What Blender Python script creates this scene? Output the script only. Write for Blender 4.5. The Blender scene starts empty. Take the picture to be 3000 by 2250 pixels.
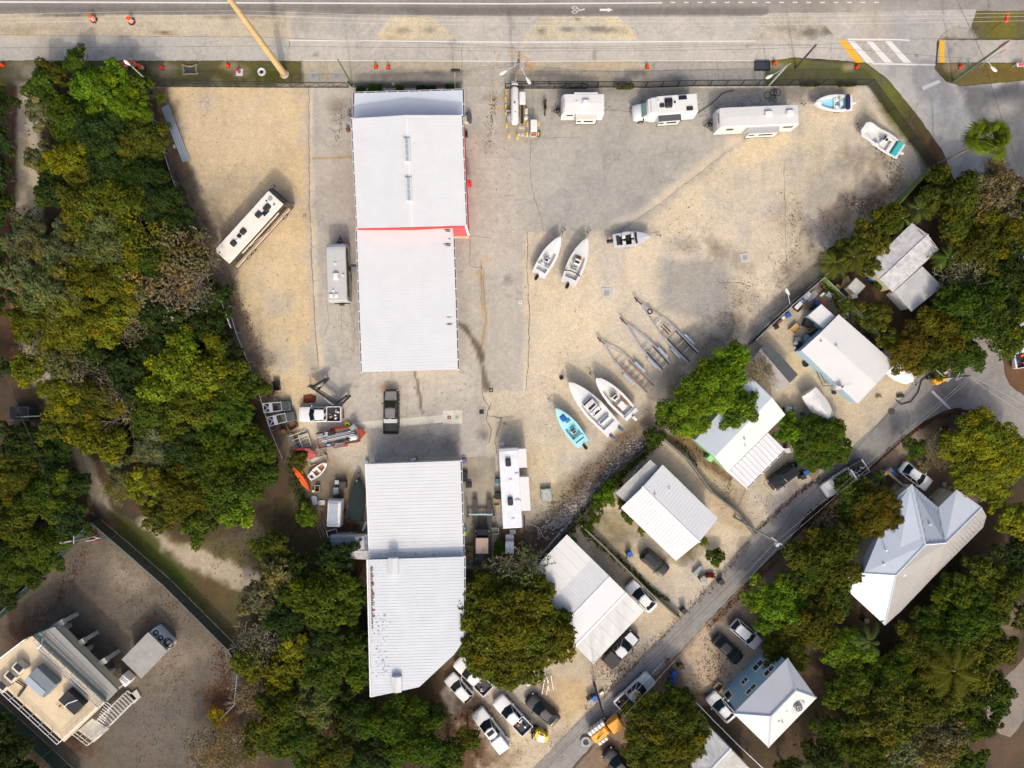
import bpy,bmesh,math,random
import numpy as np
from mathutils import Vector,Matrix
R=math.radians
random.seed(7);rng=np.random.default_rng(11)
sc=bpy.context.scene;COL=sc.collection
H=90.0;S=22.5
# ---------------------------------------------------------------- camera
cd=bpy.data.cameras.new('camera');cam=bpy.data.objects.new('camera',cd);COL.objects.link(cam)
cam.location=(0,0,H);cam.rotation_euler=(0,0,0)
cd.sensor_width=36;cd.lens=36*H*S/3000;cd.clip_end=3000
sc.camera=cam
# ---------------------------------------------------------------- world and sun
ELEV,AZ=R(40),math.atan2(-1,0.13)
w=bpy.data.worlds.new('World');sc.world=w;w.use_nodes=True
nt=w.node_tree;bg=nt.nodes['Background']
sky=nt.nodes.new('ShaderNodeTexSky');sky.sky_type='NISHITA';sky.sun_disc=False
sky.sun_elevation=ELEV;sky.sun_rotation=math.pi/2-AZ
sky.dust_density=6.0;sky.ozone_density=0.6;sky.air_density=0.8
nt.links.new(sky.outputs[0],bg.inputs[0]);bg.inputs[1].default_value=0.15
sd=bpy.data.lights.new('sun','SUN');sd.energy=1.15;sd.angle=R(2.2);sd.color=(1,.93,.80)
so=bpy.data.objects.new('sun',sd);COL.objects.link(so)
dvec=Vector((math.cos(AZ)*math.cos(ELEV),math.sin(AZ)*math.cos(ELEV),math.sin(ELEV)))
so.rotation_euler=dvec.to_track_quat('Z','Y').to_euler();so.location=dvec*120
sc.view_settings.view_transform='Standard';sc.view_settings.look='None'
sc.view_settings.exposure=0.45;sc.view_settings.gamma=1
sc.cycles.max_bounces=5;sc.cycles.diffuse_bounces=3;sc.cycles.transparent_max_bounces=4
# ---------------------------------------------------------------- helpers
def P(u,v,z=0.0):
 k=(H-z)/H/S
 return Vector(((u-1500)*k,(1125-v)*k,z))
def srgb(c):
 c=c/255
 return c/12.92 if c<=.04045 else((c+.055)/1.055)**2.4
LUM=1.25
def C(r,g,b):return tuple(min(.85,srgb(x)/LUM) for x in(r,g,b))
MATS={}
def mat(name,col,rough=.6,metal=0,var=.10,scale=3.0,spec=.4,bump=0,stretch=None,coat=0):
 if name in MATS:return MATS[name]
 m=bpy.data.materials.new(name);m.use_nodes=True;n=m.node_tree;b=n.nodes['Principled BSDF']
 b.inputs['Roughness'].default_value=rough;b.inputs['Metallic'].default_value=metal
 b.inputs['Specular IOR Level'].default_value=spec;b.inputs['Coat Weight'].default_value=coat
 b.inputs['Base Color'].default_value=(*col,1)
 if var:
  tc=n.nodes.new('ShaderNodeTexCoord');mp=n.nodes.new('ShaderNodeMapping')
  if stretch:mp.inputs['Scale'].default_value=stretch
  n.links.new(tc.outputs['Object'],mp.inputs[0])
  ns=n.nodes.new('ShaderNodeTexNoise');ns.inputs['Scale'].default_value=scale;ns.inputs['Detail'].default_value=5
  ns.inputs['Roughness'].default_value=.65
  n.links.new(mp.outputs[0],ns.inputs['Vector'])
  mr=n.nodes.new('ShaderNodeMapRange');mr.inputs[1].default_value=.3;mr.inputs[2].default_value=.7
  mr.inputs[3].default_value=1-var;mr.inputs[4].default_value=1+var
  n.links.new(ns.outputs[0],mr.inputs[0])
  vm=n.nodes.new('ShaderNodeVectorMath');vm.operation='SCALE';vm.inputs[0].default_value=col
  n.links.new(mr.outputs[0],vm.inputs['Scale']);n.links.new(vm.outputs[0],b.inputs['Base Color'])
  if bump:
   bp=n.nodes.new('ShaderNodeBump');bp.inputs['Strength'].default_value=bump;bp.inputs['Distance'].default_value=.05
   n.links.new(ns.outputs[0],bp.inputs['Height']);n.links.new(bp.outputs[0],b.inputs['Normal'])
 MATS[name]=m;return m
def tag(o,label=None,cat=None,group=None,kind=None):
 if label:o['label']=label
 if cat:o['category']=cat
 if group:o['group']=group
 if kind:o['kind']=kind
 return o
def thing(name,label,cat,loc=(0,0,0),rz=0,group=None):
 o=bpy.data.objects.new(name,None);o.empty_display_size=.3;COL.objects.link(o)
 o.location=loc;o.rotation_euler=(0,0,rz);return tag(o,label,cat,group)
class MB:
 def __init__(s):s.v=[];s.f=[];s.sm=False
 def add(s,vs,fs,M=None):
  n=len(s.v)
  s.v+=[(M@Vector(p)) if M else Vector(p) for p in vs];s.f+=[tuple(i+n for i in f) for f in fs];return s
 def box(s,c,d,rz=0,top=1.0,ry=0,rx=0):
  x,y,z=d[0]/2,d[1]/2,d[2]/2;t=top
  M=Matrix.Translation(c)@Matrix.Rotation(rz,4,'Z')@Matrix.Rotation(ry,4,'Y')@Matrix.Rotation(rx,4,'X')
  return s.add([(-x,-y,-z),(x,-y,-z),(x,y,-z),(-x,y,-z),(-x*t,-y*t,z),(x*t,-y*t,z),(x*t,y*t,z),(-x*t,y*t,z)],
     [(0,3,2,1),(4,5,6,7),(0,1,5,4),(1,2,6,5),(2,3,7,6),(3,0,4,7)],M)
 def cbox(s,c,d,ch=.06,rz=0):
  x,y,h=d[0]/2,d[1]/2,d[2];q=min(ch,x*.6,y*.6,h*.6)
  def ring(a,b,z,k):return[(a-k,b,z),(-a+k,b,z),(-a,b-k,z),(-a,-b+k,z),(-a+k,-b,z),(a-k,-b,z),(a,-b+k,z),(a,b-k,z)]
  r=[ring(x,y,-h/2,q),ring(x,y,h/2-q,q),ring(x-q,y-q,h/2,q*.6)]
  return s.loft(r,M=Matrix.Translation(c)@Matrix.Rotation(rz,4,'Z'))
 def loft(s,rings,caps=True,M=None,closed=True):
  k=len(rings[0]);vs=[p for r in rings for p in r];fs=[]
  for i in range(len(rings)-1):
   for j in range(k if closed else k-1):
    a,b=i*k+j,i*k+(j+1)%k
    fs.append((a,b,b+k,a+k))
  if caps:fs+=[tuple(range(k))[::-1],tuple(range((len(rings)-1)*k,len(rings)*k))]
  return s.add(vs,fs,M)
 def tube(s,a,b,r,r2=None,n=6):
  a,b=Vector(a),Vector(b);d=(b-a);q=d.to_track_quat('Z','Y').to_matrix();r2=r if r2 is None else r2
  rs=[[a+q@Vector((r*math.cos(t),r*math.sin(t),0)) for t in[2*math.pi*i/n for i in range(n)]],
   [b+q@Vector((r2*math.cos(t),r2*math.sin(t),0)) for t in[2*math.pi*i/n for i in range(n)]]]
  return s.loft(rs)
 def path(s,pts,r,n=5):
  for a,b in zip(pts,pts[1:]):s.tube(a,b,r,n=n)
  return s
 def ring(s,c,r,t,axis='Z',n=16,m=6):
  c=Vector(c);vs=[];fs=[]
  for i in range(n):
   a=2*math.pi*i/n
   for j in range(m):
    b=2*math.pi*j/m;q=r+t*math.cos(b);h=t*math.sin(b)
    p=(q*math.cos(a),q*math.sin(a),h) if axis=='Z' else(q*math.cos(a),h,q*math.sin(a))
    vs.append(c+Vector(p));
  for i in range(n):
   for j in range(m):
    fs.append((i*m+j,((i+1)%n)*m+j,((i+1)%n)*m+(j+1)%m,i*m+(j+1)%m))
  return s.add(vs,fs)
 def poly(s,pts,th=0):
  n=len(pts);pts=[Vector(p) for p in pts]
  if sum(pts[i].x*pts[(i+1)%n].y-pts[(i+1)%n].x*pts[i].y for i in range(n))<0:pts=pts[::-1]
  if not th:return s.add(pts,[tuple(range(n))])
  lo=[p-Vector((0,0,th)) for p in pts]
  return s.loft([lo,pts])
 def ball(s,c,r,n=10,m=6):
  rings=[]
  for i in range(1,m):
   a=math.pi*i/m
   rings.append([Vector(c)+Vector((r[0]*math.sin(a)*math.cos(t),r[1]*math.sin(a)*math.sin(t),-r[2]*math.cos(a))) for t in[2*math.pi*j/n for j in range(n)]])
  return s.loft(rings)
 def build(s,name,m,parent=None,world=False,smooth=None):
  me=bpy.data.meshes.new(name)
  off=Vector(parent.location) if(parent and world) else Vector((0,0,0))
  me.from_pydata([p-off for p in s.v],[],s.f);me.materials.append(m)
  if smooth is None:smooth=s.sm
  if smooth:me.shade_smooth();
  if smooth and smooth!='full':
   me.set_sharp_from_angle(angle=R(40))
  me.update();o=bpy.data.objects.new(name,me);COL.objects.link(o)
  if parent:o.parent=parent
  return o
def place(f,b,z=.7):
 p,q=P(*f,z),P(*b,z);c=(p+q)/2;d=p-q
 return(c.x,c.y,0),math.atan2(d.y,d.x),d.length
def ang(du,dv):return math.atan2(-dv,du)
# ---------------------------------------------------------------- ground painting (albedo variation and some painted shade stored per vertex)
def vnoise(x,y,seed):
 g=np.random.default_rng(seed).random((257,257));xi=np.floor(x).astype(int);yi=np.floor(y).astype(int)
 fx=x-xi;fy=y-yi;fx=fx*fx*(3-2*fx);fy=fy*fy*(3-2*fy)
 a=g[xi%256,yi%256];b=g[(xi+1)%256,yi%256];c=g[xi%256,(yi+1)%256];d=g[(xi+1)%256,(yi+1)%256]
 return(a*(1-fx)+b*fx)*(1-fy)+(c*(1-fx)+d*fx)*fy
def fbm(u,v,sc_,seed,o=4):
 t=0;a=.5;n=0
 for i in range(o):t=t+a*vnoise(u/sc_*2**i+31*i,v/sc_*2**i+17*i,seed+i);n+=a;a*=.55
 return t/n
def sdist(u,v,pts):
 u=u*1.0;v=v*1.0
 d=np.full(u.shape,1e9);ins=np.zeros(u.shape,bool);n=len(pts)
 for i in range(n):
  x0,y0=pts[i];x1,y1=pts[(i+1)%n];ex,ey=x1-x0,y1-y0
  t=np.clip(((u-x0)*ex+(v-y0)*ey)/(ex*ex+ey*ey+1e-9),0,1)
  d=np.minimum(d,(u-x0-t*ex)**2+(v-y0-t*ey)**2)
  c=((y0>v)!=(y1>v))&(u<(x1-x0)*(v-y0)/(y1-y0+1e-12)+x0);ins^=c
 d=np.sqrt(d);return np.where(ins,-d,d)
def paint(u,v,base,layers,spk0=0.0):
 col=np.tile(np.array(base,float),(len(u),1));spk=np.full(len(u),float(spk0))
 wob=(fbm(u,v,40,5)-.5);wob2=fbm(u,v,14,9)-.5
 for L in layers:
  if L[0]=='p':
   _,pts,c,soft,wb,sp=L
   xs=[p[0] for p in pts];ys=[p[1] for p in pts];m=soft*2+wb*2+4
   k=np.where((u>min(xs)-m)&(u<max(xs)+m)&(v>min(ys)-m)&(v<max(ys)+m))[0]
   if not len(k):continue
   d=sdist(u[k],v[k],pts)+wb*2*wob[k]+wb*wob2[k]
   a=np.clip(.5-d/(2*soft),0,1);a=a*a*(3-2*a)
   col[k]+=(np.array(c,float)-col[k])*a[:,None];spk[k]+=(sp-spk[k])*a
  else:
   _,cu,cv,ru,rv,an,c,st,sp=L
   m=max(ru,rv)*1.5
   k=np.where((abs(u-cu)<m)&(abs(v-cv)<m))[0]
   if not len(k):continue
   ca,sa=math.cos(R(an)),math.sin(R(an));x=(u[k]-cu)*ca+(v[k]-cv)*sa;y=-(u[k]-cu)*sa+(v[k]-cv)*ca
   r=np.sqrt((x/ru)**2+(y/rv)**2)+1.1*wob[k]+.9*wob2[k]
   a=np.clip(1.25-r,0,1)*st
   col[k]+=(np.array(c,float)-col[k])*a[:,None];spk[k]+=(sp-spk[k])*np.clip(a,0,1)
 gs=np.clip((fbm(u,v,75,33,5)-.5)*5,0,1)*.42;lum=col.mean(1,keepdims=True);col+=(lum*np.array([.86,.84,.80])-col)*gs[:,None]
 gs2=np.clip((fbm(u*2.2,v*.8,60,53,5)-.56)*6,0,1)*.3;col*=(1-.3*gs2)[:,None]
 big=fbm(u,v,160,3)-.5;mid=fbm(u,v,30,21)-.5
 col*=(1+.22*big+.16*mid+.10*wob2)[:,None]
 return np.concatenate([np.clip(col,0.003,.85),spk[:,None]],1)
def ground_mat(name,fine=.14,speck=1.0,scale=6.0,rough=.9,cracks=0,grit=.3):
 m=bpy.data.materials.new(name);m.use_nodes=True;n=m.node_tree;b=n.nodes['Principled BSDF'];ln=n.links.new
 b.inputs['Roughness'].default_value=rough;b.inputs['Specular IOR Level'].default_value=.2
 at=n.nodes.new('ShaderNodeAttribute');at.attribute_name='soil'
 tc=n.nodes.new('ShaderNodeTexCoord')
 def noise(s,d=6,r=.7):
  x=n.nodes.new('ShaderNodeTexNoise');x.inputs['Scale'].default_value=s;x.inputs['Detail'].default_value=d;x.inputs['Roughness'].default_value=r
  ln(tc.outputs['Object'],x.inputs['Vector']);return x
 n1=noise(scale);n2=noise(.9)
 mr=n.nodes.new('ShaderNodeMapRange');mr.inputs[1].default_value=.3;mr.inputs[2].default_value=.7;mr.inputs[3].default_value=1-fine;mr.inputs[4].default_value=1+fine
 ln(n1.outputs[0],mr.inputs[0])
 mr2=n.nodes.new('ShaderNodeMapRange');mr2.inputs[1].default_value=.3;mr2.inputs[2].default_value=.7;mr2.inputs[3].default_value=.93;mr2.inputs[4].default_value=1.06
 ln(n2.outputs[0],mr2.inputs[0])
 mu=n.nodes.new('ShaderNodeMath');mu.operation='MULTIPLY';ln(mr.outputs[0],mu.inputs[0]);ln(mr2.outputs[0],mu.inputs[1])
 vg=n.nodes.new('ShaderNodeTexVoronoi');vg.inputs['Scale'].default_value=3.2;ln(tc.outputs['Object'],vg.inputs['Vector'])
 vs_=n.nodes.new('ShaderNodeMapRange');vs_.inputs[1].default_value=.05;vs_.inputs[2].default_value=.22;vs_.inputs[3].default_value=1-grit;vs_.inputs[4].default_value=1;ln(vg.outputs['Distance'],vs_.inputs[0])
 gm_=n.nodes.new('ShaderNodeMapRange');gm_.inputs[1].default_value=.5;gm_.inputs[2].default_value=.62;n7=noise(.7,5);ln(n7.outputs[0],gm_.inputs[0])
 sm_=n.nodes.new('ShaderNodeMix');sm_.inputs[2].default_value=1.0;ln(gm_.outputs[0],sm_.inputs[0]);ln(vs_.outputs[0],sm_.inputs[3])
 m0=n.nodes.new('ShaderNodeMath');m0.operation='MULTIPLY';ln(mu.outputs[0],m0.inputs[0]);ln(sm_.outputs[0],m0.inputs[1])
 n8=noise(1.7,8,.75);mr4=n.nodes.new('ShaderNodeMapRange');mr4.inputs[1].default_value=.36;mr4.inputs[2].default_value=.62;mr4.inputs[3].default_value=.86;mr4.inputs[4].default_value=1.06;ln(n8.outputs[0],mr4.inputs[0])
 m00=n.nodes.new('ShaderNodeMath');m00.operation='MULTIPLY';ln(m0.outputs[0],m00.inputs[0]);ln(mr4.outputs[0],m00.inputs[1]);last=m00.outputs[0]
 if cracks:
  vo=n.nodes.new('ShaderNodeTexVoronoi');vo.feature='DISTANCE_TO_EDGE';vo.inputs['Scale'].default_value=.35
  ad=n.nodes.new('ShaderNodeVectorMath');ad.operation='ADD';sn=noise(1.2,5);sk=n.nodes.new('ShaderNodeVectorMath');sk.operation='SCALE';sk.inputs['Scale'].default_value=1.6
  ln(sn.outputs['Color'],sk.inputs[0]);ln(tc.outputs['Object'],ad.inputs[0]);ln(sk.outputs[0],ad.inputs[1]);ln(ad.outputs[0],vo.inputs['Vector'])
  cr=n.nodes.new('ShaderNodeMapRange');cr.inputs[1].default_value=0;cr.inputs[2].default_value=.028;cr.inputs[3].default_value=1-cracks;cr.inputs[4].default_value=1
  ln(vo.outputs['Distance'],cr.inputs[0]);cm1=n.nodes.new('ShaderNodeMapRange');cm1.inputs[1].default_value=.5;cm1.inputs[2].default_value=.6;n9=noise(.16,4);ln(n9.outputs[0],cm1.inputs[0]);cm2=n.nodes.new('ShaderNodeMix');cm2.inputs[2].default_value=1.0;ln(cm1.outputs[0],cm2.inputs[0]);ln(cr.outputs[0],cm2.inputs[3]);m3=n.nodes.new('ShaderNodeMath');m3.operation='MULTIPLY';ln(last,m3.inputs[0]);ln(cm2.outputs[0],m3.inputs[1]);last=m3.outputs[0]
 vm=n.nodes.new('ShaderNodeVectorMath');vm.operation='SCALE';ln(at.outputs['Color'],vm.inputs[0]);ln(last,vm.inputs['Scale'])
 # fallen leaves and dark grit
 n3=noise(6.5,7,.8);n4=noise(.55,4);th=n.nodes.new('ShaderNodeMath');th.operation='MULTIPLY_ADD'
 ln(at.outputs['Alpha'],th.inputs[0]);th.inputs[1].default_value=-.34;th.inputs[2].default_value=.845
 a1=n.nodes.new('ShaderNodeMath');a1.operation='MULTIPLY_ADD';ln(n4.outputs[0],a1.inputs[0]);a1.inputs[1].default_value=.35;ln(n3.outputs[0],a1.inputs[2])
 a2=n.nodes.new('ShaderNodeMath');a2.operation='SUBTRACT';ln(a1.outputs[0],a2.inputs[0]);ln(th.outputs[0],a2.inputs[1])
 a3=n.nodes.new('ShaderNodeMath');a3.operation='MULTIPLY';a3.use_clamp=True;ln(a2.outputs[0],a3.inputs[0]);a3.inputs[1].default_value=9*speck
 a4=n.nodes.new('ShaderNodeMath');a4.operation='MULTIPLY';ln(a3.outputs[0],a4.inputs[0]);a4.inputs[1].default_value=.55
 cr2=n.nodes.new('ShaderNodeValToRGB');cr2.color_ramp.elements[0].color=(.05,.035,.02,1);cr2.color_ramp.elements[1].color=(.17,.085,.04,1)
 cr2.color_ramp.elements[0].position=.4;cr2.color_ramp.elements[1].position=.65;n5=noise(.35,3);ln(n5.outputs[0],cr2.inputs[0])
 mx=n.nodes.new('ShaderNodeMix');mx.data_type='RGBA';ln(a4.outputs[0],mx.inputs['Factor']);ln(vm.outputs[0],mx.inputs['A']);ln(cr2.outputs[0],mx.inputs['B'])
 ln(mx.outputs['Result'],b.inputs['Base Color'])
 bp=n.nodes.new('ShaderNodeBump');bp.inputs['Strength'].default_value=.35;bp.inputs['Distance'].default_value=.04
 ln(n1.outputs[0],bp.inputs['Height']);ln(bp.outputs[0],b.inputs['Normal'])
 return m
def set_paint(me,base,layers,spk):
 n=len(me.vertices);co=np.empty(n*3);me.vertices.foreach_get('co',co);co=co.reshape(-1,3)
 u=co[:,0]*S+1500;v=1125-co[:,1]*S
 c=paint(u,v,base,layers,spk)
 a=me.color_attributes.new('soil','FLOAT_COLOR','POINT');a.data.foreach_set('color',c.astype(np.float32).ravel())
def rough_edges(pts,amp,step=10,seed=0):
 out=[];r=random.Random(seed)
 for(x0,y0),(x1,y1) in zip(pts,pts[1:]+pts[:1]):
  L=math.hypot(x1-x0,y1-y0);k=max(1,int(L/step))
  for i in range(k):
   t=i/k;a=r.uniform(-amp,amp)*(0 if i==0 else 1)
   out.append((x0+(x1-x0)*t-(y1-y0)/(L+1e-6)*a,y0+(y1-y0)*t+(x1-x0)/(L+1e-6)*a))
 return out
def sheet(name,pts,z,base,m,layers,cell=8.0,spk=0.0,amp=1.0,kind='structure'):
 pts=rough_edges(pts,amp,12,len(name)) if amp else pts
 pts=[(float(a),float(b)) for a,b in pts];xs=[p[0] for p in pts];ys=[p[1] for p in pts];x0,x1,y0,y1=min(xs),max(xs),min(ys),max(ys)
 nx,ny=int((x1-x0)/cell)+1,int((y1-y0)/cell)+1
 gx=x0+np.arange(nx+1)*cell;gy=y0+np.arange(ny+1)*cell
 cxs,cys=np.meshgrid(gx[:-1]+cell/2,gy[:-1]+cell/2,indexing='ij')
 d=sdist(cxs.ravel(),cys.ravel(),pts).reshape(nx,ny);lim=cell*.72
 vid={};verts=[];faces=[]
 def V(a,b):
  k=(round(a,3),round(b,3))
  if k not in vid:vid[k]=len(verts);verts.append(P(a,b)+Vector((0,0,z)))
  return vid[k]
 def clip(poly,ax,val,keep_less):
  out=[]
  for i in range(len(poly)):
   a,b=poly[i],poly[(i+1)%len(poly)];ia=(a[ax]<=val)==keep_less or a[ax]==val;ib=(b[ax]<=val)==keep_less or b[ax]==val
   if ia:out.append(a)
   if ia!=ib:
    t=(val-a[ax])/(b[ax]-a[ax]);out.append((a[0]+(b[0]-a[0])*t,a[1]+(b[1]-a[1])*t))
  return out
 for i in range(nx):
  strip=None
  for j in range(ny):
   if d[i,j]>lim:continue
   a,b,c_,e=gx[i],gx[i+1],gy[j],gy[j+1]
   if d[i,j]<-lim:faces.append((V(a,e),V(b,e),V(b,c_),V(a,c_)))
   else:
    if strip is None:strip=clip(clip(pts,0,a,False),0,b,True)
    q=clip(clip(strip,1,c_,False),1,e,True) if len(strip)>2 else[]
    if len(q)>2:
     ids=[]
     for p in q:
      k=V(*p)
      if not ids or ids[-1]!=k:ids.append(k)
     if ids[0]==ids[-1]:ids=ids[:-1]
     ar=sum(q[t][0]*q[(t+1)%len(q)][1]-q[(t+1)%len(q)][0]*q[t][1] for t in range(len(q)))
     if len(set(ids))>2 and abs(ar)>.05:faces.append(tuple(ids if ar<0 else ids[::-1]))
 me=bpy.data.meshes.new(name);me.from_pydata(verts,[],faces);me.materials.append(m)
 set_paint(me,base,layers,spk);o=bpy.data.objects.new(name,me);COL.objects.link(o);o['kind']=kind
 return o
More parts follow.
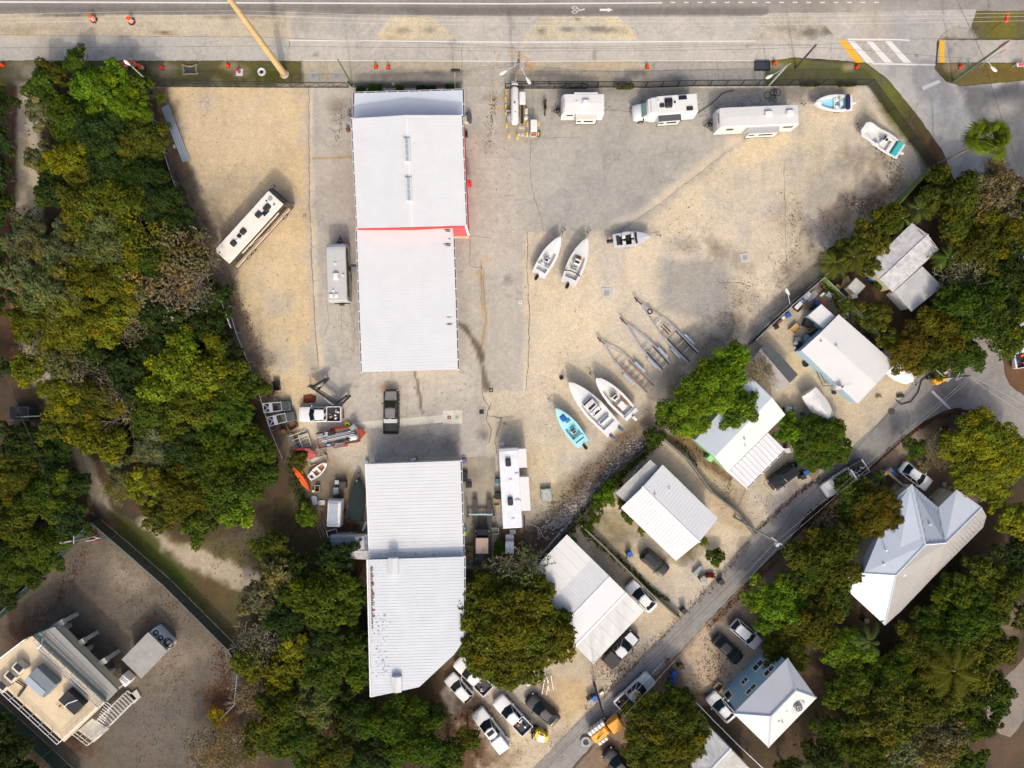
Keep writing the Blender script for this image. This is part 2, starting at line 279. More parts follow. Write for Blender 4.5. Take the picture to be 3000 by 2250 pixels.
# ================================================================ GROUND
SAND=C(218,203,178);CONC=C(194,187,175);GRAVEL=C(208,192,166);DGRASS=C(60,66,26)
DIRT=C(118,97,76);LITTER=C(116,78,52);FLOOR=C(78,67,50);GREY=C(150,143,132);ASPH=C(140,136,132);DARK=C(96,90,84);PALE=C(226,214,190)
YARD=[(448,254),(2550,250),(2733,490),(2662,556),(2557,652),(2402,812),(2250,955),(2130,1060),(2010,1195),(1945,1275),(1776,1420),(1711,1520),(1660,1560),(1560,1645),(1370,1665),(1090,1640),(1000,1560),(960,1540),(850,1350),(800,1230),(760,1120),(690,930),(600,690),(505,480)]
REG=[
('p',[(-60,40),(850,40),(850,120),(-60,120)],C(205,192,168),3,3,.1),
('p',[(-60,176),(885,178),(890,256),(-60,256)],C(100,98,54),5,6,.45),
('b',90,210,70,40,0,C(150,140,120),.9,.2),('b',480,205,40,22,0,C(160,140,105),.8,.3),('b',540,240,80,12,0,DGRASS,.8,.2),
('b',690,200,50,18,20,C(165,145,115),.8,.2),('b',800,220,60,30,0,C(88,90,30),.9,.1),('b',260,230,120,20,0,C(56,52,32),.8,.4),
('p',[(885,178),(1035,178),(1035,250),(890,256)],C(190,180,158),3,1,.1),
('p',YARD,SAND,6,4,.0),
('p',[(448,254),(905,258),(915,620),(935,1100),(860,1330),(760,1120),(690,930),(600,690),(505,480)],C(216,194,156),10,3,.12),
('b',870,640,45,330,0,C(222,198,150),.6,.0),('b',640,380,200,120,0,C(214,194,162),.8,.12),('b',800,900,80,220,0,C(220,200,162),.7,.0),
# dirty strip along the west fence
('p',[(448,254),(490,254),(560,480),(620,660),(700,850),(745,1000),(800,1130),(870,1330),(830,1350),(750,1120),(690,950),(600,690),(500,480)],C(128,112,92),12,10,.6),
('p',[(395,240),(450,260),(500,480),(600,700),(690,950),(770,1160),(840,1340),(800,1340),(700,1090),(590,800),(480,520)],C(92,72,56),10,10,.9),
('b',640,750,60,120,20,C(170,152,128),.8,.3),('b',720,1000,50,90,20,C(176,158,130),.8,.4),
('b',640,560,120,60,-35,C(176,162,140),.5,.3),('b',700,720,80,50,0,C(190,172,142),.6,.3),
# north sand verge between the fence and the path
('p',[(1035,178),(1910,180),(1912,250),(1030,256)],C(200,186,160),4,2,.25),
('p',[(1352,178),(1516,178),(1520,256),(1350,256)],C(188,180,165),3,1,.1),
('b',1140,214,60,14,0,GREY,.7,.2),('b',1270,212,90,12,3,C(130,128,122),.8,.2),('b',1620,215,70,18,0,C(150,145,135),.8,.2),('b',1865,215,50,14,0,C(130,128,120),.8,.2),
('b',1545,195,22,14,0,C(205,160,105),.8,0),('b',1760,190,60,9,0,C(215,185,150),.8,0),('p',[(1035,240),(1350,240),(1350,275),(1035,280)],C(105,100,92),5,3,.5),
('p',[(1912,180),(2240,180),(2240,250),(1912,250)],C(186,180,168),4,1,.1),
('b',1980,228,60,14,0,C(128,128,122),.8,.1),
# verge grass on the east
('p',[(2240,177),(2337,168),(2395,181),(2532,183),(2597,228),(2684,333),(2763,445),(2790,520),(2720,500),(2543,250),(2240,250)],C(112,114,54),4,3,.2),
('b',2490,200,26,14,0,C(190,168,130),.9,.2),('b',2275,195,30,14,0,C(175,155,125),.8,.3),('b',2690,380,30,100,-35,C(92,70,40),.8,.5),('b',2600,330,20,90,-35,C(86,92,30),.8,.1),('b',2740,460,40,60,-30,C(110,72,45),.9,.7),
('p',[(2861,30),(3400,30),(3400,113),(2865,113),(2835,105),(2843,90),(2792,76)],C(118,110,48),3,3,.1),
('p',[(2792,74),(2845,84),(2862,112),(2745,118),(2762,98)],C(188,180,165),4,3,.1),('b',2780,113,22,5,0,C(90,78,60),.9,.2),
('p',[(2745,184),(3400,181),(3400,237),(2860,246),(2814,253),(2771,239),(2738,203)],C(116,104,50),3,3,.2),
('b',2790,195,34,16,0,C(170,145,115),.8,.3),('b',2930,215,60,12,0,C(120,90,45),.7,.3),('b',2770,230,24,14,20,C(82,90,30),.8,.1),
# grey dirty floor strip along the north fence, where the caravans stand
('b',2330,270,60,30,0,C(150,142,126),.9,.2),('b',2420,262,90,14,0,C(140,134,120),.8,.2),('b',2290,300,40,30,0,C(168,160,146),.7,.2),
('b',2545,340,40,20,40,C(150,140,125),.8,.3),('b',2400,560,150,180,20,C(198,184,158),.6,.35),('b',2480,480,60,50,0,C(160,148,130),.7,.5),
('b',2440,640,120,40,-35,C(186,160,138),.5,.95),('b',2540,600,90,40,-45,C(176,152,126),.7,.85),('b',2330,800,90,60,-35,C(150,140,124),.8,.6),
('b',2010,720,60,30,10,C(165,155,140),.7,.3),('b',2090,730,50,24,60,C(140,130,118),.8,.4),('b',2160,760,60,30,30,C(158,148,132),.7,.4),
('p',[(1935,760),(2140,760),(2150,880),(2080,930),(1990,930),(1925,900)],C(178,172,160),22,10,.2),('b',2070,870,60,46,0,C(170,168,162),.7,.2),('b',2180,880,80,50,30,C(180,166,145),.7,.5),
('b',2060,1020,90,60,-30,C(150,138,122),.8,.6),('b',2150,960,70,60,-30,C(150,140,122),.8,.6),('b',1970,1100,60,60,-30,C(150,140,126),.8,.5),
('b',2000,1160,50,40,-30,C(110,96,82),.8,.8),('b',2560,480,60,60,0,C(150,135,115),.6,.5),('b',2620,540,50,50,0,C(140,125,105),.7,.6),
('b',2300,640,60,50,0,C(185,170,148),.6,.2),('b',1700,1080,46,26,20,C(150,142,124),.3,.1),('b',1810,1120,50,70,-30,C(128,120,92),.35,.3),
('b',1700,1010,120,150,0,C(226,208,174),.6,0),('b',1620,900,80,120,0,C(226,210,178),.6,0),('b',2250,430,160,60,-30,C(226,206,164),.7,0),('b',2020,610,130,50,-30,C(222,206,172),.6,.1),
# rocky bank on the south-east side of the yard
('p',[(1905,1170),(1960,1270),(1776,1425),(1665,1560),(1560,1640),(1380,1660),(1520,1560),(1590,1480),(1690,1360),(1800,1280)],C(158,146,126),26,16,.6),
('p',[(1935,1262),(1800,1320),(1690,1440),(1620,1540),(1655,1556),(1776,1415)],C(160,148,138),12,8,.9),
('b',1700,1410,90,16,-50,C(118,100,80),.9,.6),('b',1830,1270,70,20,-40,C(128,108,88),.9,.6),('b',1640,1450,60,30,-60,C(150,138,110),.7,.4),
('p',[(1525,1560),(1600,1520),(1650,1560),(1540,1660),(1440,1670),(1455,1540),(1530,1535)],C(104,90,74),14,8,.8),('b',1560,1440,80,80,0,C(188,174,142),.7,.2),
('b',1490,1600,30,60,0,C(78,60,44),.9,.9),('b',1580,1350,90,50,0,C(212,196,160),.7,.05),('b',1500,1270,50,40,0,C(190,178,150),.6,.1),
# gardens and drives of the houses
('p',[(1945,1275),(2010,1200),(2130,1060),(2210,1000),(2402,815),(2510,930),(2640,1060),(2700,1090),(2600,1230),(2469,1360),(2381,1411),(2204,1570),(2011,1795),(1700,2110),(1563,2260),(1400,2260),(1330,2110),(1290,2030),(1400,1900),(1560,1655),(1711,1520)],C(210,194,166),6,4,.35),
('p',[(2290,870),(2400,815),(2510,930),(2620,1050),(2560,1060),(2440,950)],C(140,125,112),12,6,.3),('b',2330,1060,60,60,30,C(206,186,150),.8,.1),('b',2300,900,60,40,-35,C(150,136,122),.8,.3),
('p',[(2185,1130),(2330,1220),(2310,1330),(2230,1320),(2210,1180)],C(150,130,108),14,10,.6),('b',2460,1200,100,60,-30,C(216,196,162),.8,.15),
('p',[(1935,1275),(2010,1260),(2150,1400),(2110,1440),(2060,1380),(1990,1320)],C(150,125,95),10,6,.7),('b',1900,1300,50,30,-40,C(92,80,48),.9,.6),
('p',[(2010,1330),(2230,1480),(2190,1600),(2130,1560),(2040,1400)],C(198,180,150),12,6,.3),
('b',2260,1480,90,60,-40,C(226,214,192),.8,.3),('p',[(1975,1660),(2110,1540),(2200,1560),(2010,1790),(1960,1750)],C(222,206,178),12,6,.4),
('b',2020,1610,50,34,-40,C(90,86,40),.8,.6),('p',[(1800,1460),(1850,1530),(1790,1560),(1750,1540)],C(214,194,160),10,5,.2),('b',1830,1620,60,60,0,C(214,196,160),.8,.2),('b',1870,1690,50,60,-30,C(216,198,164),.8,.2),
('b',1945,1600,60,20,45,C(150,136,116),.8,.2),('p',[(1700,1535),(1740,1525),(1890,1760),(1860,1780),(1740,1640)],C(176,162,140),10,4,.2),('b',1800,1560,60,90,-35,C(110,104,62),.7,.5),
('b',1760,1960,60,50,-40,C(220,198,172),.8,.7),('p',[(1560,1990),(1700,1980),(1740,2040),(1660,2120),(1590,2100)],C(206,180,140),16,8,.2),('b',1430,2220,90,50,0,C(146,124,100),.9,.5),
('b',1400,2080,90,60,0,C(176,152,124),.8,.4),('b',1380,2170,60,120,-10,C(104,70,46),.9,1.0),('b',1330,1960,60,70,-30,C(130,108,86),.9,.7),('b',1640,2160,50,30,-45,C(196,172,148),.8,.6),
# south-east side of the lane
('p',[(2304,1600),(2577,1346),(2750,1211),(2850,1207),(2870,1240),(2900,1420),(2860,1480),(2600,1500),(2300,1800),(2230,1900),(2110,2060),(2000,2080),(1760,2260),(1676,2260),(1900,2000),(2069,1823)],C(158,136,112),5,4,.7),
('p',[(2069,1825),(2150,1830),(2260,1900),(2110,2040),(2010,2010),(1985,1940)],C(206,184,156),10,6,.45),('b',2660,1300,70,50,-30,C(186,166,142),.9,.5),('p',[(2690,1250),(2740,1218),(2850,1212),(2868,1245),(2760,1262)],C(110,92,80),8,4,.8),
('b',2430,1880,70,60,0,C(124,108,92),.9,.5),('b',2740,1380,60,60,0,C(120,98,78),.8,.7),
('p',[(2935,1062),(2928,1000),(3000,880),(3300,880),(3300,1300),(3010,1165),(2957,1130)],C(118,88,62),5,4,.6),
('p',[(2880,2000),(3050,1880),(3300,1860),(3300,2260),(2900,2260),(2890,2120)],C(100,84,68),14,8,.6),
('b',2690,760,60,60,0,C(72,54,42),.9,.7),('b',2950,1820,60,60,0,C(140,125,105),.8,.4),
# west track, clearing and equipment yard
('p',[(45,240),(100,240),(130,500),(120,760),(100,980),(160,1120),(230,1260),(330,1500),(420,1560),(440,1620),(330,1540),(250,1430),(180,1250),(70,1080),(35,900),(40,600)],C(204,188,160),10,6,.25),
('p',[(25,250),(50,250),(45,620),(30,900),(60,1100),(20,1130),(-10,900),(20,600)],C(92,68,50),10,6,.8),('b',70,1160,70,50,0,C(96,80,66),.9,.7),
('p',[(290,1480),(420,1540),(560,1590),(700,1560),(860,1440),(960,1540),(1040,1600),(1060,1660),(760,1720),(700,1940),(600,1860),(500,1720),(340,1560)],C(100,92,56),12,8,.5),
('b',525,1725,50,190,-35,C(70,92,26),.98,.1),('b',380,1560,30,110,-38,C(62,68,24),.8,.2),('b',620,1720,70,60,0,C(96,80,52),.8,.5),
('p',[(440,1530),(500,1580),(600,1620),(690,1650),(750,1700),(750,1740),(700,1720),(640,1690),(540,1660),(470,1600)],C(186,172,146),14,22,.35),('b',425,1530,26,16,30,C(200,184,158),.9,.1),('b',730,1690,36,22,30,C(186,170,150),.9,.3),
('b',850,1260,30,90,-20,C(74,74,34),.9,.4),('b',880,1530,90,70,0,C(72,62,40),.9,.5),('p',[(850,1330),(960,1330),(1060,1400),(1060,1560),(960,1560),(880,1430)],C(150,134,108),18,10,.5),
('b',1010,1545,70,24,0,C(90,56,36),.9,.9),('b',1000,1645,70,14,0,C(120,66,30),.9,.8),('b',960,1330,80,40,0,C(200,178,142),.7,.1),('b',960,1480,50,60,0,C(112,98,78),.7,.5),
('p',[(296,1522),(500,1700),(700,1890),(705,2000),(640,2110),(560,2260),(210,2260),(-80,2020),(-80,1880),(160,1650)],C(114,107,96),5,4,.6),
('b',370,1690,100,60,30,C(166,152,130),.7,.4),('b',520,1930,110,60,-30,C(150,136,118),.7,.4),('b',240,1720,90,60,-30,C(84,76,68),.8,.3),('b',420,2100,110,80,0,C(116,110,104),.6,.4),
('b',640,2060,60,60,0,C(110,68,48),.9,1.0),('b',240,2180,60,40,40,C(96,62,42),.9,1.0),('b',60,1860,60,60,0,C(90,60,44),.7,.9),('b',290,1545,40,40,0,C(80,66,58),.8,.8),
('p',[(100,-60),(3000,-60),(3000,20),(100,20)],C(150,146,140),4,1,0)]
STAIN_SHADE=[
('b',990,310,34,26,10,C(150,138,122),.8,.4),('b',1010,345,22,14,30,C(140,128,112),.7,.3),('b',985,350,24,12,-20,C(158,145,128),.6,.2),
('b',1430,287,22,16,0,C(150,135,115),.6,.6),('b',1460,290,16,12,0,C(200,160,115),.6,0),('b',1425,430,20,24,0,C(160,152,142),.6,.7),('b',1487,818,14,18,0,C(150,145,136),.8,.1),
('b',1740,480,40,20,30,C(158,152,142),.7,0),('b',1890,465,24,16,0,C(155,150,140),.7,0),('b',2080,428,14,14,0,C(150,142,132),.8,0),('b',1850,500,60,30,0,C(176,170,158),.6,0),
('p',[(1600,258),(2290,258),(2280,330),(1600,325)],C(134,126,114),10,8,.45),('b',1800,300,50,26,0,C(112,106,98),.7,.5),('b',2050,290,50,26,0,C(138,128,114),.6,.4),('b',2200,275,80,14,0,C(120,118,112),.7,.3),('b',1790,262,60,12,0,C(96,92,86),.7,.4),
('p',[(1480,262),(1600,262),(1600,420),(1480,420)],C(176,166,148),10,4,.15),
('b',1470,360,16,90,0,C(178,168,154),.6,.1),('b',1500,520,60,100,0,C(192,186,174),.5,0),('b',1450,480,46,140,0,C(200,192,180),.5,0),
('p',[(1341,945),(1362,950),(1388,985),(1408,1010),(1420,1040),(1418,1070),(1424,1110),(1414,1115),(1408,1070),(1396,1030),(1372,985),(1352,962),(1340,956)],C(126,112,92),4,6,.6),
('p',[(1412,1100),(1425,1100),(1440,1150),(1470,1180),(1450,1200),(1430,1210),(1424,1160),(1410,1130)],C(130,116,98),5,8,.5),('b',1440,1200,20,40,0,C(206,198,182),.7,.1),('b',1425,1275,26,20,0,C(118,106,92),.8,.3),
('p',[(1410,760),(1416,800),(1424,900),(1426,950),(1420,1010),(1414,1010),(1418,950),(1412,880),(1404,800)],C(196,166,116),3,2,0),('b',1390,800,24,6,0,C(200,170,120),.6,0),('b',1430,765,20,6,50,C(205,178,130),.6,0),
('b',1120,1140,9,12,0,C(196,130,70),.8,0),('b',1030,1180,10,8,0,C(205,160,100),.6,0),('p',[(1213,1088),(1220,1088),(1242,1215),(1234,1215)],C(128,114,98),2,1.5,.3),
('b',985,1060,60,10,65,C(160,162,158),.7,0),('b',960,1050,40,8,40,C(160,164,160),.7,0),('b',1000,1110,14,60,0,C(168,168,162),.6,0),('b',940,866,14,8,0,C(150,142,130),.7,0),
('b',1180,1290,90,36,0,C(150,146,138),.6,.3),('b',1320,1300,30,36,0,C(112,106,98),.6,.3),  # faint shadow of the shop painted into the concrete north of it
('p',[(1540,260),(2300,260),(2300,700),(1540,700)],C(182,178,168),60,10,.03),
('b',1285,1235,9,5,0,C(120,110,98),.8,0),
# road grime and tone, with shade painted in on the side street
('p',[(-80,14),(2000,20),(2250,22),(2250,46),(1400,46),(-80,38)],C(132,127,120),6,1,.0),('b',2600,40,200,40,10,C(190,182,170),.7,0),('b',2650,110,60,120,0,C(168,170,172),.6,0),('b',2560,100,60,90,-30,C(200,184,164),.5,0),
('b',920,70,300,40,0,C(184,178,166),.6,0),('b',927,160,12,8,0,C(130,122,112),.8,.2),('b',1741,160,7,22,0,C(150,130,112),.8,0),('b',120,150,60,40,0,C(180,172,156),.6,.1),
('b',330,150,120,24,0,C(160,160,158),.7,0),('b',2560,330,30,60,-30,C(200,194,182),.5,0),('b',2780,330,60,130,-25,C(160,165,172),.6,.02),
('p',[(2815,253),(3400,240),(3400,760),(2960,700),(2870,420)],C(120,120,122),20,20,.1),('b',2930,320,60,30,-20,C(176,172,164),.7,.1),('b',2960,270,60,30,0,C(88,90,98),.7,0),('b',2990,480,30,120,0,C(88,92,102),.6,0),  # dark asphalt with shade painted into its blue-grey blotches
('b',2480,1420,60,30,-40,C(160,156,150),.6,.05),('b',2600,1250,40,50,-30,C(110,110,114),.5,0),('b',2780,1150,90,30,-20,C(120,120,120),.6,0),('b',1620,2200,60,60,0,C(160,152,142),.6,.2),('b',1980,1860,60,40,-45,C(164,158,150),.6,.1),('b',2100,1720,60,30,-45,C(156,146,136),.6,.1),
('b',1400,1420,40,60,0,C(176,168,150),.5,.1),('b',1400,1620,30,60,0,C(74,66,56),.9,.5),('b',1420,1540,40,60,0,C(110,102,90),.7,.4),('b',1385,1390,30,20,0,C(130,124,112),.7,.3)]
STAIN_SHADE+=[('p',[(2292,322),(2160,420),(1930,602),(1790,692),(1774,668),(1918,584),(2136,410),(2278,318)],SAND,12,16,.1),('p',[(900,256),(914,256),(922,600),(930,900),(950,1080),(920,1080),(900,600)],SAND,7,10,.1),('p',[(1534,680),(1552,680),(1556,1150),(1532,1150)],SAND,6,10,.1),('p',[(1420,1150),(1560,1140),(1560,1170),(1470,1180),(1465,1340),(1430,1340)],SAND,10,14,.1),('p',[(838,44),(860,44),(850,90),(860,120),(840,120)],SAND,6,6,0)]
REG+=[('p',[(2300,300),(2160,430),(1930,620),(1790,700),(1560,690),(1560,670),(1780,672),(1918,584),(2136,410),(2278,300)],C(196,186,168),12,16,.15),('p',[(898,256),(908,256),(918,600),(940,1100),(910,1100),(896,600)],C(200,188,166),6,8,.15)]
ISL=[('b',1180,90,34,12,0,GREY,.8,.2),('b',1258,88,24,12,0,C(135,132,126),.8,.2),('b',1590,90,14,12,0,C(140,135,126),.8,.1),('b',1662,88,30,10,0,C(140,135,124),.8,.1),('b',1770,88,60,12,2,C(130,125,116),.8,.2),('b',1690,56,10,6,0,C(120,112,100),.8,.2),
 ('b',2370,95,44,18,0,C(128,122,110),.9,.3),('b',2290,84,40,8,0,C(160,152,140),.7,.2),('b',2425,85,20,14,40,C(120,110,90),.8,.5),('b',1150,112,60,5,0,C(214,186,140),.8,0),('b',130,80,90,14,5,C(176,158,132),.7,.4),('b',480,97,34,7,5,C(130,108,76),.8,.9),('b',350,70,300,20,0,C(212,198,174),.6,.1),('b',60,90,60,14,0,C(160,142,112),.6,.3),('b',700,50,120,6,0,C(110,96,70),.6,.7),('b',180,44,120,4,0,C(90,80,55),.7,.7)]
gm=ground_mat('soil',.24,1.0,5.0,grit=.4)
cm=ground_mat('worn_concrete',.12,1.0,6.0,.85,.30)
am=ground_mat('asphalt',.14,.8,7.0,.85,.22)
def make_ground():
 cell=6.5/S;X,Y=70,54
 xs=np.arange(-X,X+.01,cell);ys=np.arange(-Y,Y+.01,cell);nx,ny=len(xs),len(ys)
 gx,gy=np.meshgrid(xs,ys,indexing='ij');co=np.stack([gx.ravel(),gy.ravel(),np.zeros(nx*ny)],1)
 i,j=np.meshgrid(np.arange(nx-1),np.arange(ny-1),indexing='ij');a=(i*ny+j).ravel()
 f=np.stack([a,a+ny,a+ny+1,a+1],1)
 x0,x1,y0,y1=xs[0],xs[-1],ys[0],ys[-1];B=900.0;n=len(co)
 ext=np.array([(-B,-B,0),(B,-B,0),(B,B,0),(-B,B,0)]);co=np.concatenate([co,ext])
 c00,c10,c11,c01=0,(nx-1)*ny,nx*ny-1,ny-1
 fs=[tuple(q) for q in f.tolist()]+[(n,n+1,c10,c00),(n+1,n+2,c11,c10),(n+2,n+3,c01,c11),(n+3,n,c00,c01)]
 me=bpy.data.meshes.new('ground');me.from_pydata(co.tolist(),[],fs);me.materials.append(gm)
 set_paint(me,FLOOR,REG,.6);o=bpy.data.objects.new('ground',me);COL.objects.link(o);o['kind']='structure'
make_ground()
sheet('road',[(-900,-500),(3900,-500),(3900,28),(2861,32),(2700,36),(2300,40),(1800,49),(1150,47),(700,44),(0,40),(-900,38)],.016,C(164,157,148),am,STAIN_SHADE,12)
sheet('bike_path',[(-900,104),(848,106),(848,178),(-900,176)],.012,C(193,189,180),cm,STAIN_SHADE+[('b',60,115,80,20,0,SAND,.5,.1),('b',700,120,120,14,0,C(204,194,172),.6,0),('b',240,112,200,10,0,C(190,182,166),.6,0)],10)
sheet('shoulder',[(838,44),(1800,47),(2300,38),(2550,36),(2470,118),(2545,184),(2330,168),(2240,180),(848,179),(849,106),(832,90)],.020,C(203,196,184),cm,STAIN_SHADE,9)
sheet('sand_verge',[(-400,40),(0,41),(780,46),(812,50),(832,84),(846,110),(846,117),(760,106),(-400,103)],.026,C(206,192,166),gm,ISL,8,.1,2)
sheet('sand_verge',[(1144,49),(1260,49),(1300,75),(1336,116),(1097,117)],.026,C(218,203,170),gm,ISL,6,.05,1.5)
sheet('sand_verge',[(1584,49.5),(1810,49.5),(1840,75),(1874,117.5),(1525,119)],.026,C(218,203,170),gm,ISL,6,.05,1.5)
sheet('sand_verge',[(2224,50),(2250,41),(2358,42),(2413,72),(2456,117),(2189,118)],.026,C(200,190,172),gm,ISL,6,.3,1.5)
sheet('side_street',[(2540,34),(2861,28),(2843,85),(2792,76),(2760,100),(2745,118),(2740,184),(2738,203),(2771,239),(2814,253),(3000,237),(3900,225),(3900,900),(3000,880),(2928,1000),(2850,1000),(2890,760),(2790,515),(2763,445),(2684,333),(2597,228),(2536,184),(2460,118)],.024,C(192,188,181),am,STAIN_SHADE,9)
sheet('lane',[(2204,1565),(2381,1411),(2415,1384),(2469,1345),(2511,1296),(2577,1235),(2611,1195),(2650,1155),(2690,1100),(2780,1040),(2850,990),(2932,990),(2937,1055),(2942,1092),(2957,1127),(3010,1168),(3900,1600),(3900,1900),(3000,1365),(2890,1250),(2861,1210),(2803,1194),(2750,1211),(2696,1242),(2642,1284),(2577,1346),(2477,1428),(2365,1507),(2304,1590),(2160,1728),(2069,1823),(1990,1910),(1900,2000),(1790,2120),(1676,2250),(1400,2560),(1280,2560),(1563,2250),(1700,2110),(1850,1960),(2011,1795)],.030,C(160,156,151),am,STAIN_SHADE,9,0,2)
sheet('lane',[(2890,2120),(2895,2040),(3010,1915),(3900,1200),(3900,1500),(3000,2110),(2960,2160),(2930,2150)],.030,C(150,140,128),am,[],10,.2,2)
sheet('yard_pavement',[(905,258),(1540,258),(2285,258),(2265,370),(2150,428),(2060,500),(1924,602),(1848,655),(1783,678),(1545,680),(1540,730),(1543,900),(1548,950),(1541,1145),(1500,1150),(1480,1140),(1455,1160),(1460,1240),(1440,1336),(1085,1340),(1085,1250),(1030,1250),(985,1190),(950,1120),(934,1070),(926,950),(915,760),(908,600)],.014,CONC,cm,STAIN_SHADE,8,0,1.5)
sheet('concrete_slab',[(1354,1340),(1450,1335),(1456,1540),(1452,1665),(1358,1665)],.022,C(176,166,146),cm,STAIN_SHADE,6,.25,.5)
sheet('concrete_slab',[(1030,1238),(1296,1216),(1298,1203),(1354,1201),(1354,1242),(1298,1243),(1298,1238),(1160,1250),(1040,1258)],.026,C(228,222,204),cm,[],6,0,.6)
sheet('concrete_slab',[(998,458),(1040,456),(1040,463),(915,468),(915,462)],.022,C(190,170,128),cm,[],6,.2,1)
sheet('bike_path',[(2752,118),(3900,113),(3900,181),(2745,184)],.018,C(190,184,174),cm,STAIN_SHADE,10)
def crack(pts,w_=.05,seed=1,m=None,z=.036):
 r=random.Random(seed);W=[P(*p) for p in pts];L=[];
 for a,b_ in zip(W,W[1:]):
  n=max(2,int((b_-a).length/.5));L+=[a.lerp(b_,i/n)+Vector((r.gauss(0,.05),r.gauss(0,.05),0)) for i in range(n)]
 L.append(W[-1]);mb=MB()
 for a,b_ in zip(L,L[1:]):
  d=(b_-a).normalized();o=Vector((-d.y,d.x,0))*w_*r.uniform(.3,.7);u_=Vector((0,0,z));mb.add([a-o+u_,b_-o+u_,b_+o+u_,a+o+u_],[(0,1,2,3)])
 o=mb.build('pavement_crack',m or CRK);o['kind']='structure'
CRK=mat('dark_crack',(.17,.15,.12),.95,var=.3,scale=3)
for i,(p,w_) in enumerate([([(1556,410),(1552,500),(1560,560),(1585,640),(1592,675)],.06),([(2297,480),(2300,640),(2304,800)],.03),([(1376,700),(1378,778),(1410,782),(1412,900)],.05),([(1545,680),(1545,800),(1552,930),(1547,1060),(1541,1145)],.08),([(905,262),(907,600),(922,950),(932,1070)],.07),([(2150,430),(1924,604),(1800,690)],.03),([(1343,945),(1370,965),(1395,1010),(1412,1080),(1414,1160),(1436,1200)],.09),([(1000,905),(1000,960),(990,1010)],.04),([(955,880),(965,940),(950,980)],.04),([(1020,880),(1040,960),(1035,1040)],.04),([(1214,1090),(1228,1140),(1238,1215)],.12),([(1412,1010),(1424,940),(1416,800),(1408,770)],.05),([(1700,30),(1100,22),(600,18)],.04),([(1350,700),(1390,690),(1440,700)],.035),([(1425,1215),(1470,1225),(1450,1290),(1455,1330)],.07),([(1110,1260),(1180,1290),(1260,1270),(1340,1300)],.05),([(1150,1330),(1170,1280),(1230,1250)],.05),([(1250,1335),(1270,1290),(1250,1255)],.05),([(2090,800),(2110,830),(2160,826),(2200,840)],.05),([(1440,1180),(1424,1230),(1440,1260),(1432,1300)],.1),([(1560,425),(1555,410),(1600,405),(1700,402)],.035),([(2080,105),(2100,180),(2105,245)],.03),([(1352,120),(1354,182),(1354,250)],.04),([(2433,122),(2436,182)],.04),([(2700,500),(2660,380),(2690,300)],.04),([(1560,260),(1562,330),(1545,405),(1540,420)],.05),([(1630,320),(1860,326),(2050,322)],.05),([(505,560),(580,640),(640,620),(700,660)],.03)]):crack(p,w_,i)
# painted markings, one sheet each
WHITE=mat('road_paint_white',C(238,236,230),.6,var=.07,scale=12);YEL=mat('road_paint_yellow',C(250,190,60),.6,var=.1,scale=10)
def mark(pts,m,name='road_marking',z=.038):
 mb=MB();mb.poly([P(*p)+Vector((0,0,z)) for p in pts]);o=mb.build(name,m);o['kind']='structure';return o
mark([(-400,0),(0,4),(1500,9.5),(1940,7),(1940,10.5),(1500,13.5),(0,8.5),(-400,5)],WHITE)
for k in range(16):x=1964+39.8*k;mark([(x,6),(x+14,6),(x+14,9.2),(x,9.2)],WHITE)
mark([(848,116.5),(1500,122),(1900,121),(2215,119),(2215,122),(1900,124.5),(1500,126),(848,120)],WHITE)
mark([(890,176.5),(1500,179),(2150,177),(2240,176.5),(2240,178.7),(1500,181.5),(890,179)],WHITE)
mark([(2456,118),(2478,118),(2532,183),(2505,184)],YEL);mark([(2752,118),(2767,119),(2767,184),(2751,184)],YEL)
mark([(2484,113),(2665,115),(2665,120),(2484,118)],WHITE);mark([(2555,185),(2740,188),(2740,193),(2555,189)],WHITE)
for a in(2484,2537,2592):mark([(a,121),(a+18,121),(a+78,184),(a+54,184)],WHITE,z=.044)
mark([(2700,254),(2750,234),(2756,242),(2704,265)],WHITE);mark([(2727,1148),(2733,1144),(2786,1196),(2781,1200)],WHITE)
YL=mat('faded_yellow_paint',C(222,185,100),.7,var=.15,scale=9)
mark([(1439,250),(1441,250),(1441,317),(1485,318),(1485,321),(1439,320)],YL)
def bikemark():
 mb=MB();c=lambda x,y:P(1675+(x-763)/2.765,(y)/2.765)+Vector((0,0,.040))
 for(x,y) in((787,65),(787,98)):
  pts=[c(x+24*math.cos(a),y+13*math.sin(a)) for a in np.linspace(0,2*math.pi,19)]
  inn=[c(x+17*math.cos(a),y+8*math.sin(a)) for a in np.linspace(0,2*math.pi,19)]
  for i in range(18):mb.poly([pts[i],pts[i+1],inn[i+1],inn[i]])
 def st(a,b,w=5):
  a,b=Vector(a),Vector(b);d=(b-a).normalized();n=Vector((-d.y,d.x))*w/2
  mb.poly([c(*(a+n)),c(*(b+n)),c(*(b-n)),c(*(a-n))])
 st((800,68),(826,76));st((800,95),(826,86));st((826,70),(826,92));st((826,81),(858,76));st((830,90),(858,80));st((812,78),(812,90),4)
 mb.poly([c(860+10*math.cos(a),76+7*math.sin(a)) for a in np.linspace(0,5.9,9)])
 o=mb.build('road_marking',WHITE);o['kind']='structure'
bikemark()
mark([(1757,26),(1780,26),(1780,23),(1796,29),(1780,36),(1780,32.5),(1757,32.5)],WHITE)
